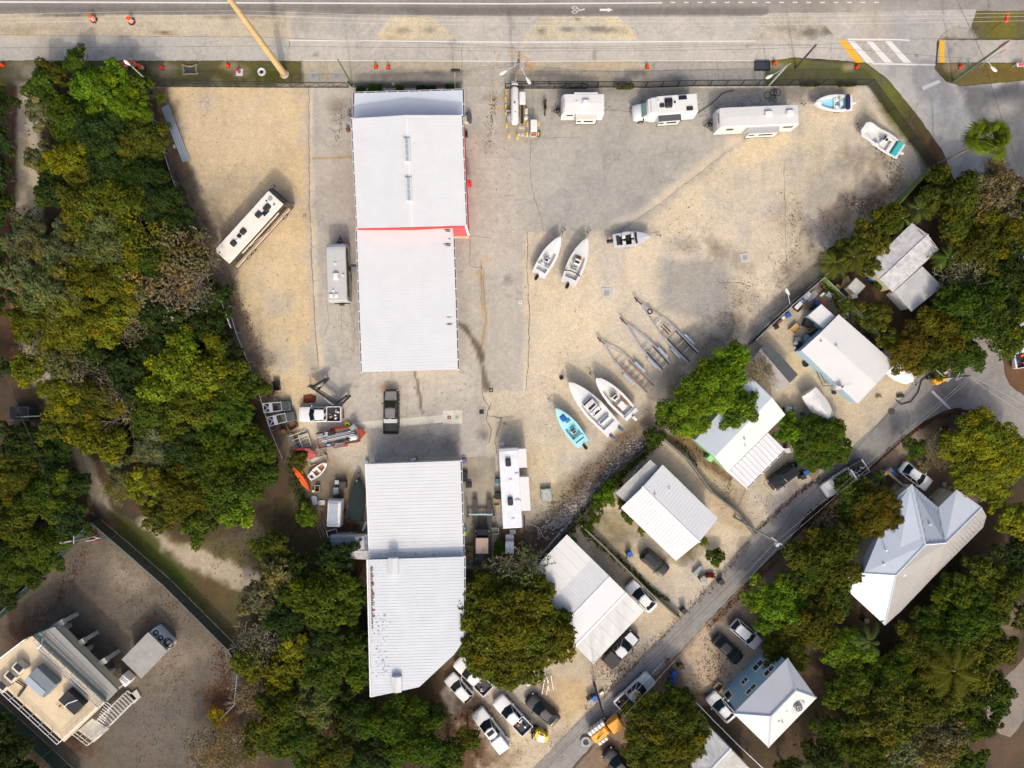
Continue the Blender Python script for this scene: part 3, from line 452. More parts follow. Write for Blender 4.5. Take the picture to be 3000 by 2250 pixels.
# ================================================================ BUILDINGS
ROOFW=mat('white_painted_metal',(.62,.63,.64),.35,var=.035,scale=.5,spec=.4)
ROOFW2=mat('chalky_white_metal',(.58,.59,.60),.45,var=.08,scale=.6)
ROOFB=mat('galvanised_roof',(.50,.54,.60),.35,var=.08,scale=.5)
ROOFT=mat('weathered_tin',(.46,.46,.46),.6,var=.30,scale=1.6)
ROOFM=mat('membrane_roof',(.62,.62,.61),.6,var=.035,scale=.35)
ROOFG=mat('dirty_grey_roof',(.40,.40,.38),.7,var=.22,scale=.7)
ROOFTAN=mat('tan_roof_coating',C(226,206,172),.7,var=.12,scale=.5)
ROOFD=mat('dark_grey_roof',(.075,.085,.09),.7,var=.15,scale=1)
TRIM=mat('white_trim',(.76,.76,.76),.4,var=.03);DKTRIM=mat('dark_trim',(.04,.04,.045),.5,var=.1)
WTAN=mat('tan_wall',(.50,.42,.30),.8,var=.1);WRED=mat('red_wall',(.62,.02,.025),.5,var=.08);WBLUE=mat('pale_blue_wall',(.36,.52,.62),.7,var=.05)
WWHITE=mat('white_wall',(.66,.66,.64),.7,var=.06);WGREEN=mat('mint_green_wall',(.28,.55,.26),.7,var=.06);WCREAM=mat('cream_wall',(.58,.50,.33),.7,var=.06)
WSKY=mat('light_blue_siding',(.27,.47,.56),.6,var=.03);GLASS=mat('window_glass',(.02,.025,.03),.08,var=0,spec=.8)
RUST=mat('rust',(.20,.07,.03),.9,var=.35,scale=3);STAINM=mat('black_mildew',(.06,.06,.06),.9,var=.3,scale=5)
GALV=mat('galvanised_steel',(.55,.57,.60),.35,.6,var=.08,scale=6);DSTEEL=mat('dark_steel',(.03,.03,.032),.5,.3,var=.2,scale=5)
WOOD=mat('bare_timber',(.42,.30,.17),.8,var=.25,scale=2,stretch=(1,8,1));CONCM=mat('cast_concrete',(.46,.44,.39),.85,var=.15,scale=1.5)
def roof(parent,pts,rib=None,spacing=.45,m=ROOFW,rh=.017,rw=.045,name='roof_panel',th=.12):
 """pts: photo pixel + height per corner; rib: pixel direction the ribs run."""
 mb=MB();W=[P(*p) for p in pts];mb.poly(W,th)
 if rib:
  d=Vector((rib[0],-rib[1])).normalized();e=Vector((-d.y,d.x));n=len(W)
  es=[w_.x*e.x+w_.y*e.y for w_ in W];k=math.ceil(min(es)/spacing)
  while k*spacing<max(es):
   c=k*spacing;hit=[]
   for i in range(n):
    a,b=W[i],W[(i+1)%n];ea,eb=es[i]-c,es[(i+1)%n]-c
    if(ea>0)!=(eb>0):hit.append(a+(b-a)*(ea/(ea-eb)))
   hit.sort(key=lambda q:q.x*d.x+q.y*d.y)
   for a,b in zip(hit[::2],hit[1::2]):
    if(b-a).length<.3:continue
    o=Vector((e.x,e.y,0))*rw/2;up=Vector((0,0,rh));dn=Vector((0,0,-.02))
    mb.add([a-o+dn,a+o+dn,b+o+dn,b-o+dn,a-o*.5+up,a+o*.5+up,b+o*.5+up,b-o*.5+up],
     [(4,5,6,7),(0,1,5,4),(2,3,7,6),(1,2,6,5),(3,0,4,7)])
   k+=1
 return mb.build(name,m,parent,True)
def walls(parent,pts,m,inset=.25,drop=.1,name='wall',z0=0,cap=True):
 W=[P(*p) for p in pts];c=sum(W,Vector())/len(W);top=[]
 for w_ in W:
  d=Vector((c.x-w_.x,c.y-w_.y,0));d=d.normalized()*inset*1.3;top.append(w_+d-Vector((0,0,drop)))
 if sum(top[i].x*top[(i+1)%len(top)].y-top[(i+1)%len(top)].x*top[i].y for i in range(len(top)))<0:top=top[::-1]
 mb=MB();mb.loft([[Vector((t.x,t.y,z0)) for t in top],top]);mb.build(name,m,parent,True);return top
def strip(parent,a,b,r,m,name,dz=0,n=4):
 mb=MB();mb.tube(P(*a)+Vector((0,0,dz)),P(*b)+Vector((0,0,dz)),r,n=n);return mb.build(name,m,parent,True)
def ridge(parent,a,b,m=None,name='ridge_cap',w=.14):
 m=m or TRIM;A,B=P(*a),P(*b);d=(B-A).normalized();o=Vector((-d.y,d.x,0))*w;up=Vector((0,0,.07));dn=Vector((0,0,-.03))
 mb=MB();mb.add([A-o+dn,A+up,A+o+dn,B-o+dn,B+up,B+o+dn],[(0,1,4,3),(1,2,5,4),(0,2,1),(3,4,5)]);return mb.build(name,m,parent,True)
def gutter(parent,a,b,gaps=True,m=None):
 A,B=P(*a),P(*b);d=B-A;L=d.length;d.normalize();rz=math.atan2(d.y,d.x);mb=MB();mb.box((A+B)/2-Vector((0,0,.12)),(L,.16,.13),rz)
 g=mb.build('gutter',DKTRIM if gaps else(m or TRIM),parent,True)
 if gaps:
  n=int(L/1.25);o=Vector((-d.y,d.x,0));mb=MB()
  for i in range(n+1):mb.box(A+d*(L*i/max(n,1))-Vector((0,0,.045)),(.12,.2,.04),rz)
  for s in(-1,1):mb.box((A+B)/2+o*.1*s-Vector((0,0,.08)),(L,.035,.10),rz)
  o_=mb.build('gutter_strap',TRIM,parent,True);o_.parent=g
 return g
def vent(parent,u,v,z,s=.25,m=GALV,name='roof_vent',h=.3):
 mb=MB();p=P(u,v,z);mb.tube(p-Vector((0,0,.15)),p+Vector((0,0,h*.7)),s*.32,n=8);mb.tube(p+Vector((0,0,h*.7)),p+Vector((0,0,h)),s*.6,s*.4,n=8);return mb.build(name,m,parent,True)
def patch(parent,pts,m,name='rust_patch',dz=.06):
 mb=MB();mb.poly([P(*p)+Vector((0,0,dz)) for p in pts],.02);return mb.build(name,m,parent,True)
def bld(name,label,cat,u,v,group=None):
 p=P(u,v);return thing(name,label,cat,(p.x,p.y,0),0,group)
def on_wall(a,b,t,z,w,h,parent,out=1,frame=TRIM,glass=GLASS,name='window',n=2):
 A,B=Vector(a),Vector(b);d=B-A;d.z=0;d.normalize();o=Vector((d.y,-d.x,0))*out;rz=math.atan2(d.y,d.x);c=A.lerp(B,t);c.z=z
 mb=MB()
 for s in(-1,1):mb.box(c+d*s*(w/2+.06)+o*.05,(.12,.12,h+.24),rz);mb.box(c+Vector((0,0,s*(h/2+.06)))+o*.05,(w,.12,.12),rz)
 if n>1:mb.box(c+o*.055,(.07,.1,h),rz)
 f=mb.build(name,frame,parent,True);mb=MB();mb.box(c+o*.03,(w,.04,h),rz);pn=mb.build('pane',glass,None);
 for vv in pn.data.vertices:vv.co-=Vector(parent.location)
 pn.parent=f;return f
# --- red-walled workshop
b=bld('workshop','big white ribbed workshop roof with two long skylights and red walls','workshop',1195,480)
EW=(321,-8)
roof(b,[(1031,347,5.5),(1190,337,6.15),(1206,664.5,6.15),(1046,668,5.5)],EW,.40)
roof(b,[(1190,337,6.15),(1353,337,5.5),(1366,660,5.5),(1206,664.5,6.15)],EW,.40)
ridge(b,(1190,337,6.17),(1206,664.5,6.17))
tw=walls(b,[(1033,349,5.5),(1190,340,6.1),(1354,338,5.5),(1367.5,661,5.5),(1206,666,6.1),(1047,669.5,5.5)],WRED,.0,.12)
gutter(b,(1030,345,5.45),(1045.5,668,5.45));gutter(b,(1354,337,5.48),(1366.5,661,5.48))
roof(b,[(1038,273,3.2),(1356,264,3.2),(1357,345,3.6),(1037,355,3.6)],(0,1),.36,mat('bluish_canopy_metal',(.66,.71,.76),.35,var=.03,scale=.4),name='canopy_roof')
gutter(b,(1037,271.5,3.15),(1357,262.5,3.15));gutter(b,(1036.5,273,3.2),(1036,343,3.55));gutter(b,(1357.5,264,3.2),(1359,345,3.55))
mb=MB()
for x,y in((1042,282),(1150,278),(1250,275),(1352,272)):q=P(x,y,3);mb.tube((q.x,q.y,0),(q.x,q.y,3.05),.1)
mb.build('canopy_post',TRIM,b,True)
for(u,v0,v1) in((1191.5,405,475),(1196.5,520,590)):
 mb=MB();A,B=P(u,v0,6.2),P(u+3,v1,6.2);c=(A+B)/2;rz=math.atan2(B.y-A.y,B.x-A.x);L=(B-A).length
 mb.box(c+Vector((0,0,.08)),(L,.75,.22),rz,top=.97);s=mb.build('skylight',ROOFW2,b,True)
 mb=MB()
 for k in range(4):mb.box(Vector(c)-Vector(b.location)+Vector((math.cos(rz),math.sin(rz),0))*(L*((k+.5)/4-.5))+Vector((0,0,.21)),(L/4-.1,.34,.05),rz)
 mb.build('glazing',mat('dusty_glass',(.32,.36,.40),.3,var=.1),s)
mb=MB();mb.poly([P(1326,664,5.2),P(1366,663,5.2),P(1372,690,4.6),P(1329,692,4.6)],.15);mb.build('side_awning',WRED,b,True)
mb=MB();A,B=P(1332,693,4.3),P(1372,690,4.3);mb.box((A+B)/2,(1.9,.5,.35),0);mb.build('awning_beam',WTAN,b,True)
patch(b,[(1362,662,5.3),(1367,661,5.3),(1376,688,4.75),(1370,690,4.75)],TRIM,'awning_trim',.04)
for(v,hh) in((537,1.6),):
 q=P(1367,v,2.5);mb=MB();mb.box((q.x+.35,q.y,2.6),(.5,.6,hh),0,top=.7);mb.build('wall_box',WRED,b,True)
# --- long white warehouse
b=bld('warehouse','long flat white ribbed warehouse roof joined to the south of the red workshop','warehouse',1193,880)
roof(b,[(1045,674,4.6),(1328,667,4.6),(1341.5,1082,4.6),(1060,1090,4.6)],(283,-8),.37)
walls(b,[(1046,675,4.6),(1327,668,4.6),(1340,1081,4.6),(1061,1088,4.6)],WTAN,.1)
gutter(b,(1044,674,4.55),(1059,1091,4.55));gutter(b,(1329.5,667,4.55),(1343,1083,4.55))
for pts in([(1299,673),(1312,671.5),(1320,673),(1311,675)],[(1302,677),(1318,676),(1320,679),(1308,679)],[(1297,715.5),(1310,713),(1324,714.5),(1312,717)],[(1303,720),(1319,718),(1320,721),(1310,721)],[(1308,929),(1325,929),(1312,931)],[(1306,950),(1318,947.5),(1327,949.5),(1316,952)],[(1312,699),(1320,698),(1319,702)]):
 patch(b,[(x,y,4.6) for x,y in pts],STAINM,'rust_patch')
# --- lower long building
b=bld('boat_shop','white corrugated shop roof with two box hatches and one cut off corner','workshop',1210,1680)
LB=mat('shop_roof_white',(.56,.59,.62),.4,var=.05,scale=.4)
roof(b,[(1073,1360,3.9),(1349,1350,3.9),(1358,1630,3.9),(1084,1637,3.9)],(276,-8),.42,ROOFW)
roof(b,[(1078,1640,4.8),(1360,1631,4.8),(1358,1880,4.8),(1330,1918,4.8),(1228,2013,4.8),(1088,2043,4.8)],(280,-8),.37,LB)
walls(b,[(1076,1362,3.7),(1347,1352,3.7),(1357,1629,3.7),(1084,1636,3.7)],WWHITE,.15,.25);walls(b,[(1080,1641,4.7),(1359,1632,4.7),(1357,1880,4.7),(1329,1914,4.7),(1227,2010,4.7),(1090,2040,4.7)],WWHITE,.12,.15)
gutter(b,(1075,1640,4.78),(1085,2043,4.78),False);gutter(b,(1351,1350,3.85),(1359.5,1629,3.85));gutter(b,(1361.5,1632,4.75),(1359.5,1880,4.75));gutter(b,(1071,1360,3.85),(1082,1637,3.85),False)
for(u0,u1,v0,v1) in((1137,1165,1636,1684),(1147,1176,1984,2029)):
 A,B=P(u0,v0,5.4),P(u1,v1,5.4);c=(A+B)/2;w_,h_=B.x-A.x,A.y-B.y;mb=MB()
 mb.loft([[(c.x+sx*w_/2,c.y+sy*h_/2,4.7) for sx,sy in((-1,-1),(0,-1),(1,-1),(1,1),(0,1),(-1,1))],[(c.x+sx*w_/2,c.y+sy*h_/2,5.35+(0.22 if sx==0 else 0)) for sx,sy in((-1,-1),(0,-1),(1,-1),(1,1),(0,1),(-1,1))]])
 mb.build('roof_hatch',ROOFW2,b,True)
random.seed(3)
mb=MB()
for k in range(60):
 y=1660+k*3.10+random.random()*3;L=random.uniform(3,12)*(1 if k<48 else.5);mb.poly([P(1084+(y-1640)*.025,y,4.86),P(1084+(y-1640)*.025+L,y-.3,4.86),P(1084+(y-1640)*.025+L*.8,y+1.8,4.86),P(1084+(y-1640)*.025,y+1.8,4.86)],.01)
mb.build('rust_streaks',RUST,b,True);b.children[-1]['kind']='stuff'
mb=MB()
for k in range(70):
 y=random.uniform(1800,1990);x=1098+(y-1800)*.04+random.gauss(10,12);s=random.uniform(1,4);mb.poly([P(x,y,4.88),P(x+s*2,y-.4,4.88),P(x+s,y+1.2,4.88)],.01)
for k in range(30):
 x=random.uniform(1090,1350);mb.poly([P(x,1622+3*math.sin(x),4.86),P(x+random.uniform(2,12),1622+3*math.sin(x),4.86),P(x+2,1624+3*math.sin(x),4.86)],.01)
mb.build('mildew_spots',STAINM,b,True);b.children[-1]['kind']='stuff'
# --- old shed west of the shop
b=bld('shed','low mildewed grey shed with two dark roof holes west of the white shop','shed',1025,1600)
roof(b,[(968,1566,2.6),(1082,1566,2.6),(1082,1612,2.8),(966,1616,2.8)],(1,0),.5,mat('mildewed_roof',(.22,.24,.26),.7,var=.35,scale=1.2,stretch=(.6,2,1)));roof(b,[(966,1617,2.7),(1082,1613,2.7),(1082,1640,2.5),(972,1634,2.5)],(1,0),.5,ROOFT)
walls(b,[(970,1568,2.6),(1080,1568,2.6),(1080,1638,2.5),(972,1632,2.5)],WTAN,.2)
patch(b,[(1052,1577,2.75),(1058,1575,2.75),(1063,1579,2.75),(1058,1586,2.75),(1052,1585,2.75)],DSTEEL,'roof_hole');patch(b,[(1050,1600,2.85),(1055,1596,2.85),(1058,1602,2.85),(1055,1609,2.85),(1047,1607,2.85)],DSTEEL,'roof_hole')
patch(b,[(1040,1572,2.7),(1066,1571,2.7),(1068,1610,2.82),(1046,1614,2.82)],ROOFT,'roof_repair',.02)
# --- house with grey deck roof
b=bld('house','square house with white gable metal roof and flat grey deck roof behind','house',1960,1510)
roof(b,[(1941,1361,3.0),(2103,1519,3.0),(2049.5,1587,3.6),(1883.5,1426.5,3.6)],(-57,66),.42);roof(b,[(1883.5,1426.5,3.6),(2049.5,1587,3.6),(1980,1643.5,3.0),(1819,1488,3.0)],(-57,66),.42)
ridge(b,(1882,1425,3.62),(2051,1588.5,3.62))
walls(b,[(1941,1362,3),(2102,1519,3),(2050,1587,3.5),(1981,1643,3),(1820,1488,3),(1884,1427,3.5)],WWHITE,.4)
roof(b,[(1905,1347,2.6),(1930,1369,2.6),(1832,1470,2.6),(1803,1445,2.6)],(-1,1),.5,ROOFG,name='deck_roof')
roof(b,[(1930,1369,2.6),(1938,1376,2.6),(1840,1475,2.6),(1832,1470,2.6)],None,.5,ROOFG,name='deck_roof')
vent(b,1918,1449,3.5);vent(b,1961,1434,3.35,.2,TRIM)
# --- mobile home with three roofs
b=bld('mobile_home','mobile home with white centre gable roof between two flat metal roofs','mobile home',1700,1756)
def mh(t,s,z):return(1661+227*t-150*s,1566+223*t+156*s,z)
roof(b,[mh(0,0,3.0),mh(.317,0,3.1),mh(.317,1,3.1),mh(0,1,3.0)],(227,223),1.2,ROOFM,rh=.03);roof(b,[mh(.317,0,3.0),mh(.55,0,3.3),mh(.55,1,3.3),mh(.317,1,3.0)],(227,223),.42,ROOFW2);roof(b,[mh(.55,0,3.3),mh(.76,0,3.05),mh(.76,1,3.05),mh(.55,1,3.3)],(227,223),.42,ROOFW)
roof(b,[mh(.765,0,2.9),mh(1,.0,2.7),mh(1,1,2.7),mh(.765,1,2.9)],(227,223),1.4,mat('carport_roof',(.60,.60,.58),.6,var=.16,scale=.5,stretch=(1,.3,1)),rh=.03,name='carport_roof')
ridge(b,mh(.55,0,3.32),mh(.55,1,3.32));ridge(b,mh(.762,0,3.06),mh(.762,1,3.06),w=.22)
walls(b,[mh(.02,.02,3),mh(.76,.02,3),mh(.76,.98,3),mh(.02,.98,3)],WWHITE,.2,.15)
mb=MB()
for s in(.03,.5,.97):q=P(*mh(.985,s,2.7));mb.tube((q.x,q.y,0),(q.x,q.y,2.65),.07)
mb.build('carport_post',TRIM,b,True)
patch(b,[(1737,1940,2.75),(1741,1940,2.75),(1741,1944,2.75),(1737,1944,2.75)],GALV,'roof_vent')
# --- blue-walled house with flag
b=bld('house','pale blue house with smooth white membrane roof and a small flag','house',2480,1050)
roof(b,[(2457.5,921,2.5),(2622.5,1065.5,2.5),(2568,1125,2.8),(2402,977,2.8)],None,m=ROOFM);roof(b,[(2402,977,2.8),(2568,1125,2.8),(2513,1183,2.5),(2347.5,1026.5,2.5)],None,m=ROOFM)
walls(b,[(2457,922,2.5),(2622,1066,2.5),(2513,1182,2.5),(2348,1027,2.5)],WBLUE,.1,.12)
mb=MB();mb.poly([P(2406,891,2.0),P(2447,927,2.0),P(2413,963,2.0),P(2368.5,924,2.0)],.12);mb.build('lean_to_roof',ROOFM,b,True);walls(b,[(2406,892,1.95),(2447,927,1.95),(2413,962,1.95),(2369,924,1.95)],WBLUE,.1,.12,'lean_to_wall')
vent(b,2404,1001,2.7,.22);vent(b,2448,1013,2.75,.22);vent(b,2450,1015,2.75,.15)
q=P(2465,1130,2.6);mb=MB();mb.tube((q.x-1.2,q.y-.4,2.5),(q.x+1.4,q.y-.3,3.2),.03);fp=mb.build('flag_pole',TRIM,b,True)
F=[P(2461,1132,3.0),P(2470,1130.5,3.1),P(2473,1139,2.8),P(2451,1142,2.6)];loc=Vector(b.location)
def flagstrips():
 a,bb,c,d=P(2452,1131,3.0),P(2472,1130,3.3),P(2470,1141,2.6),P(2450,1142,2.4)
 r_,w_,bl=MB(),MB(),MB()
 for k in range(7):
  t0,t1=k/7,(k+1)/7;tgt=r_ if k%2==0 else w_
  tgt.poly([a.lerp(d,t0),bb.lerp(c,t0),bb.lerp(c,t1),a.lerp(d,t1)],.015)
 bl.poly([a.lerp(bb,.6)+Vector((0,0,.03)),bb+Vector((0,0,.03)),bb.lerp(c,.5)+Vector((0,0,.03)),a.lerp(bb,.6).lerp(d.lerp(c,.6),.5)+Vector((0,0,.03))],.01)
 f=w_.build('flag',mat('flag_white',(.8,.8,.8),.8,var=0),b,True)
 for m_,mm in((r_,mat('flag_red',(.6,.03,.05),.8,var=0)),(bl,mat('flag_blue',(.03,.05,.2),.8,var=0))):
  o=m_.build('flag_stripe' if m_ is r_ else 'flag_canton',mm,None)
  for vv in o.data.vertices:vv.co-=loc
  o.parent=f
flagstrips()
mb=MB();A=[P(2394,1091,0),P(2418,1132,0)];
for(x0,y0,x1,y1) in((2394,1090,2410,1130),(2403,1092,2418,1122),(2410,1130,2480,1131)):mb.tube(P(x0,y0,1),P(x1,y1,1),.04);mb.tube(P(x0,y0,.5),P(x1,y1,.5),.03)
for(x,y) in((2394,1090),(2410,1130),(2445,1131),(2403,1092),(2418,1122)):q=P(x,y);mb.tube(q,q+Vector((0,0,1)),.04)
mb.build('stair_railing',DSTEEL,b,True)
# --- green-walled house
b=bld('house','mint green house with white roof and corrugated patio cover','house',2160,1270)
roof(b,[(2036,1290,3.0),(2200,1105,3.0),(2262,1165,3.9),(2094,1339,3.9)],(1,1),.9,mat('bluish_membrane',(.58,.64,.68),.5,var=.04,scale=.4),rh=.03);roof(b,[(2094,1339,3.9),(2262,1165,3.9),(2301,1215,3.2),(2132,1384,3.2)],None,m=ROOFM)
roof(b,[(2250,1268,2.9),(2299,1317,2.6),(2187,1431,2.6),(2133,1384,2.9)],(1,1),.62,ROOFW,rh=.09,rw=.16,name='patio_roof')
gutter(b,(2300,1318,2.55),(2188,1432,2.55))
walls(b,[(2038,1291,3.0),(2200,1107,3.0),(2300,1215,3.1),(2133,1382,3.1)],WGREEN,.15,.12);vent(b,2180,1286,3.6,.22);vent(b,2183,1307,3.5,.14)
mb=MB();q=P(2075,1345,1);mb.box((q.x+.3,q.y+.3,.8),(1.1,.7,1.6),R(45));mb.build('entry_porch',WGREEN,b,True)
# --- tin house in the trees
b=bld('house','old house under trees with rust streaked ribbed roof and flat white annex','house',2640,780)
roof(b,[(2672,653,3.0),(2718,687,3.35),(2578,818,3.35),(2540,782,3.0)],(1,1),.45,ROOFT);roof(b,[(2718,687,3.35),(2751,731,3.0),(2616,855,3.0),(2578,818,3.35)],(1,1),.45,ROOFT)
ridge(b,(2719,686,3.37),(2578,818,3.37),ROOFT);roof(b,[(2702,780,2.7),(2760.5,839,2.7),(2671,913,2.7),(2619,855,2.7)],None,m=mat('stained_membrane',(.46,.46,.45),.6,var=.2,scale=.9),name='annex_roof')
walls(b,[(2672,655,3),(2750,731,3),(2616,854,3),(2541,782,3)],WCREAM,.3,.15);walls(b,[(2702,782,2.65),(2758,839,2.65),(2671,910,2.65),(2621,856,2.65)],WWHITE,.25,.12,'annex_wall')
for pts in([(2688,672),(2692,674),(2704,686),(2700,686)],[(2725,705),(2733,712),(2744,724),(2738,722)],[(2700,683),(2708,689),(2704,690)],[(2734,722),(2742,732),(2736,731)]):patch(b,[(x,y,3.5) for x,y in pts],RUST)
patch(b,[(2655,812,2.75),(2669,803,2.75),(2664,811,2.75),(2656,817,2.75)],RUST);patch(b,[(2637,830,2.75),(2641,828,2.75),(2641,833,2.75)],RUST)
# --- small shed with timber deck
b=bld('shed','small flat grey roofed shed with a timber deck beside the fence','shed',2500,840)
roof(b,[(2508,813,2.3),(2536,838,2.3),(2511,865,2.3),(2484,840,2.3)],(1,1),.8,ROOFG,rh=.02);walls(b,[(2508,815,2.3),(2534,838,2.3),(2511,863,2.3),(2486,840,2.3)],WTAN,.15)
mb=MB();mb.poly([P(2470,820,.3),P(2484,806,.3),P(2512,866,.3),P(2490,878,.3),P(2462,850,.3)],.3);mb.build('timber_deck',mat('fresh_timber',(.58,.40,.20),.8,var=.2,scale=3),b,True)
# --- big hip-roofed house
b=bld('house','large house with blue grey standing seam hip roof among the trees','house',2690,1610)
e,r_=3.2,5.0
RB=mat('pale_blue_seam_roof',(.50,.55,.62),.35,var=.04,scale=.4);RBD=mat('shaded_seam_roof',(.30,.34,.40),.35,var=.04,scale=.4);RBG=mat('beige_shaded_seam_roof',(.34,.33,.31),.45,var=.06,scale=.4)  # shade painted into the slate slope, tree shadow into the beige one
A_,B_,C_,D_,E_,F_,G_,Hh,I_=(2671,1419,e+.9),(2749,1487,e),(2711,1595,r_),(2771,1590,r_-.2),(2803,1434,e),(2876,1486,r_-1.2),(2890,1512,e),(2625,1685,r_),(2530,1679,r_-.4)
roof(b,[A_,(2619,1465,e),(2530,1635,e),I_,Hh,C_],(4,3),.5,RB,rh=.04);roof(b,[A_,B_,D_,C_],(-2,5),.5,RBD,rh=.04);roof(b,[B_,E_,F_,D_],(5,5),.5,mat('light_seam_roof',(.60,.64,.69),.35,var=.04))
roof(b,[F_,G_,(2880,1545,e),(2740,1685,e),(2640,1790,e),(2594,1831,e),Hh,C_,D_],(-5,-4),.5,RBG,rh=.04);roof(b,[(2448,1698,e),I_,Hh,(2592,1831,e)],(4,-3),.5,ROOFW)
for p_,q_ in((A_,C_),(C_,D_),(D_,F_),(C_,Hh),(Hh,I_),(Hh,(2592,1831,e)),(I_,(2448,1698,e))):ridge(b,(p_[0],p_[1],p_[2]+.03),(q_[0],q_[1],q_[2]+.03),mat('seam_cap',(.52,.57,.64),.35,var=0))
walls(b,[(2671,1420,e),(2749,1488,e),(2803,1437,e),(2874,1486,e),(2888,1512,e),(2878,1545,e),(2640,1788,e),(2592,1828,e),(2450,1698,e),(2530,1640,e),(2620,1467,e)],WCREAM,.3,.15)
mb=MB();mb.poly([P(2608,1440,.6),P(2626,1415,.6),P(2665,1420,.6),P(2640,1460,.6),P(2615,1470,.6)],.6);mb.build('porch',WCREAM,b,True)
mb=MB();mb.poly([P(2735,1462,1.2),P(2768,1432,1.2),P(2795,1440,1.2),P(2752,1485,1.2)],1.2);mb.build('rear_porch',WCREAM,b,True)
for u,v in((2723,1536),(2687,1599),(2698,1590),(2595,1611),(2587,1652)):vent(b,u,v,4.6,.24,TRIM)
mb=MB()
for k in range(5):mb.tube(P(2576+k*4,1830-k*3.2,e+.12),P(2583+k*4,1820-k*3.2,e+.12),.03)
mb.build('louvre',DSTEEL,b,True)
mb=MB();q=P(2648,1684,4.5);mb.box(q,(.4,.35,.25),.3);mb.build('roof_vent',TRIM,b,True)
# --- two-storey light blue house
b=bld('house','two storey light blue house with white hip roof and small framed windows','house',2260,2060)
z=6.0;zr=7.4;pT,pB,pL,pR=(2308,1928,z),(2252,2190,z),(2149,2090,z),(2392,2045,z);h1,h2=(2259,2098,zr),(2331,2023,zr)
roof(b,[pL,pT,h2,h1],(4,5),.45,ROOFW);roof(b,[pL,h1,pB],(5,4),.45,ROOFW);roof(b,[pB,h1,h2,pR],(4,5),.45,mat('off_white_roof',(.62,.60,.56),.5,var=.08));roof(b,[pT,pR,h2],(5,-4),.45,ROOFW2)
for p_,q_ in((pL,h1),(h1,pB),(h1,h2),(h2,pT),(h2,pR)):ridge(b,(p_[0],p_[1],p_[2]+.03),(q_[0],q_[1],q_[2]+.03),ROOFB)
tw=walls(b,[pL,pB,pR,pT],WSKY,.35,.1)
nw=[P(*pL),P(*pT)];cc=sum([P(*x) for x in(pL,pB,pR,pT)],Vector())/4
a_,b_=min(tw,key=lambda q:(q-P(*pL)).length),min(tw,key=lambda q:(q-P(*pT)).length)
for t,zc,ww,hh in((.36,4.7,1.5,.75),(.73,4.7,1.5,.9),(.36,2.3,.9,.9),(.66,2.0,1.5,1.1)):on_wall(a_,b_,t,zc,ww,hh,b,-1)
on_wall(a_,b_,.04,1.9,.8,1.7,b,-1,n=1)
mb=MB();q=P(2332,2068,6.5);mb.box(q,(1.9,1.2,.5),R(45));s=mb.build('equipment_platform',ROOFW2,b,True);mb=MB();q=P(2338,2072,6.9)-Vector(b.location);mb.cbox(q,(.95,.95,.5),.15,R(30));ac=mb.build('air_conditioner',ROOFG,s);
mb=MB();mb.ring(q+Vector((0,0,.26)),.36,.04,n=14);mb.box(q+Vector((0,0,.27)),(.7,.06,.03),.3);mb.box(q+Vector((0,0,.27)),(.06,.7,.03),.3);mb.build('fan_grille',DSTEEL,s)
for u,v in((2281,2113),(2292,2116),(2319,2052),(2303,2083)):vent(b,u,v,6.7,.24,TRIM)
# --- house at the bottom edge
b=bld('house','grey ribbed gable roofed house cut by the bottom edge of the view','house',2110,2215)
roof(b,[(2073,2124,3.4),(2140,2194,4.4),(2040,2300,4.4),(1975,2230,3.4)],(-1,-1),.5,ROOFT);roof(b,[(2140,2194,4.4),(2215,2270,3.4),(2115,2375,3.4),(2040,2300,4.4)],(-1,-1),.5,ROOFG);ridge(b,(2141,2193,4.43),(2040,2300,4.43))
walls(b,[(2073,2127,3.3),(2212,2270,3.3),(2112,2372,3.3),(1978,2230,3.3)],WWHITE,.3);mb=MB();mb.poly([P(2022,2106,2.6),P(2050,2100,2.6),P(2064,2128,2.6),P(2036,2152,2.6)],.1);mb.build('porch_roof',ROOFW2,b,True)
# --- grey shed
b=bld('storage_shed','narrow shed with half black and half grey roof beside the trees','shed',2280,1075)
roof(b,[(2228,1022,2.6),(2250,1002,2.4),(2338,1098,2.4),(2314,1122,2.6)],(1,1.1),.6,ROOFD,rh=.02);roof(b,[(2228,1022,2.6),(2314,1122,2.6),(2292,1146,2.4),(2210,1052,2.4)],(1,1.1),.6,mat('beige_grey_roof',(.36,.33,.31),.7,var=.08),rh=.02);walls(b,[(2250,1004,2.4),(2336,1098,2.4),(2292,1144,2.4),(2212,1052,2.4)],WWHITE,.2)
# --- equipment building in the fenced compound
b=bld('equipment_building','raised tan roofed utility building with cooling units, railings and an outside stair','utility building',180,2000)
z=4.6
roof(b,[(94,1863,z),(307,2059,z),(188,2174,z),(-45,1960,z)],None,m=ROOFTAN,th=.3);walls(b,[(94,1863,z),(307,2059,z),(188,2174,z),(-45,1960,z)],WCREAM,.1,.32,z0=2.3)
roof(b,[(159,1836,z-.5),(345,2022,z-.5),(315,2053,z-.5),(104,1860,z-.5)],(1,1),2.4,mat('grey_roof_coating',(.29,.285,.26),.7,var=.1),rh=.03,name='lower_roof',th=.3);walls(b,[(159,1838,z-.5),(343,2022,z-.5),(315,2051,z-.5),(106,1860,z-.5)],WCREAM,.1,.35,'lower_wall',z0=2.6)
for u,v in((110,1880),(170,1850),(235,1915),(300,1985),(335,2020),(290,2055),(240,2000),(190,2150),(90,2070),(20,1990)):q=P(u,v,2.4);mb=MB();mb.box((q.x,q.y,1.2),(.5,.5,2.4));mb.build('column',CONCM,b,True)
TEAL=mat('teal_fascia',(.12,.20,.19),.5,var=.08)
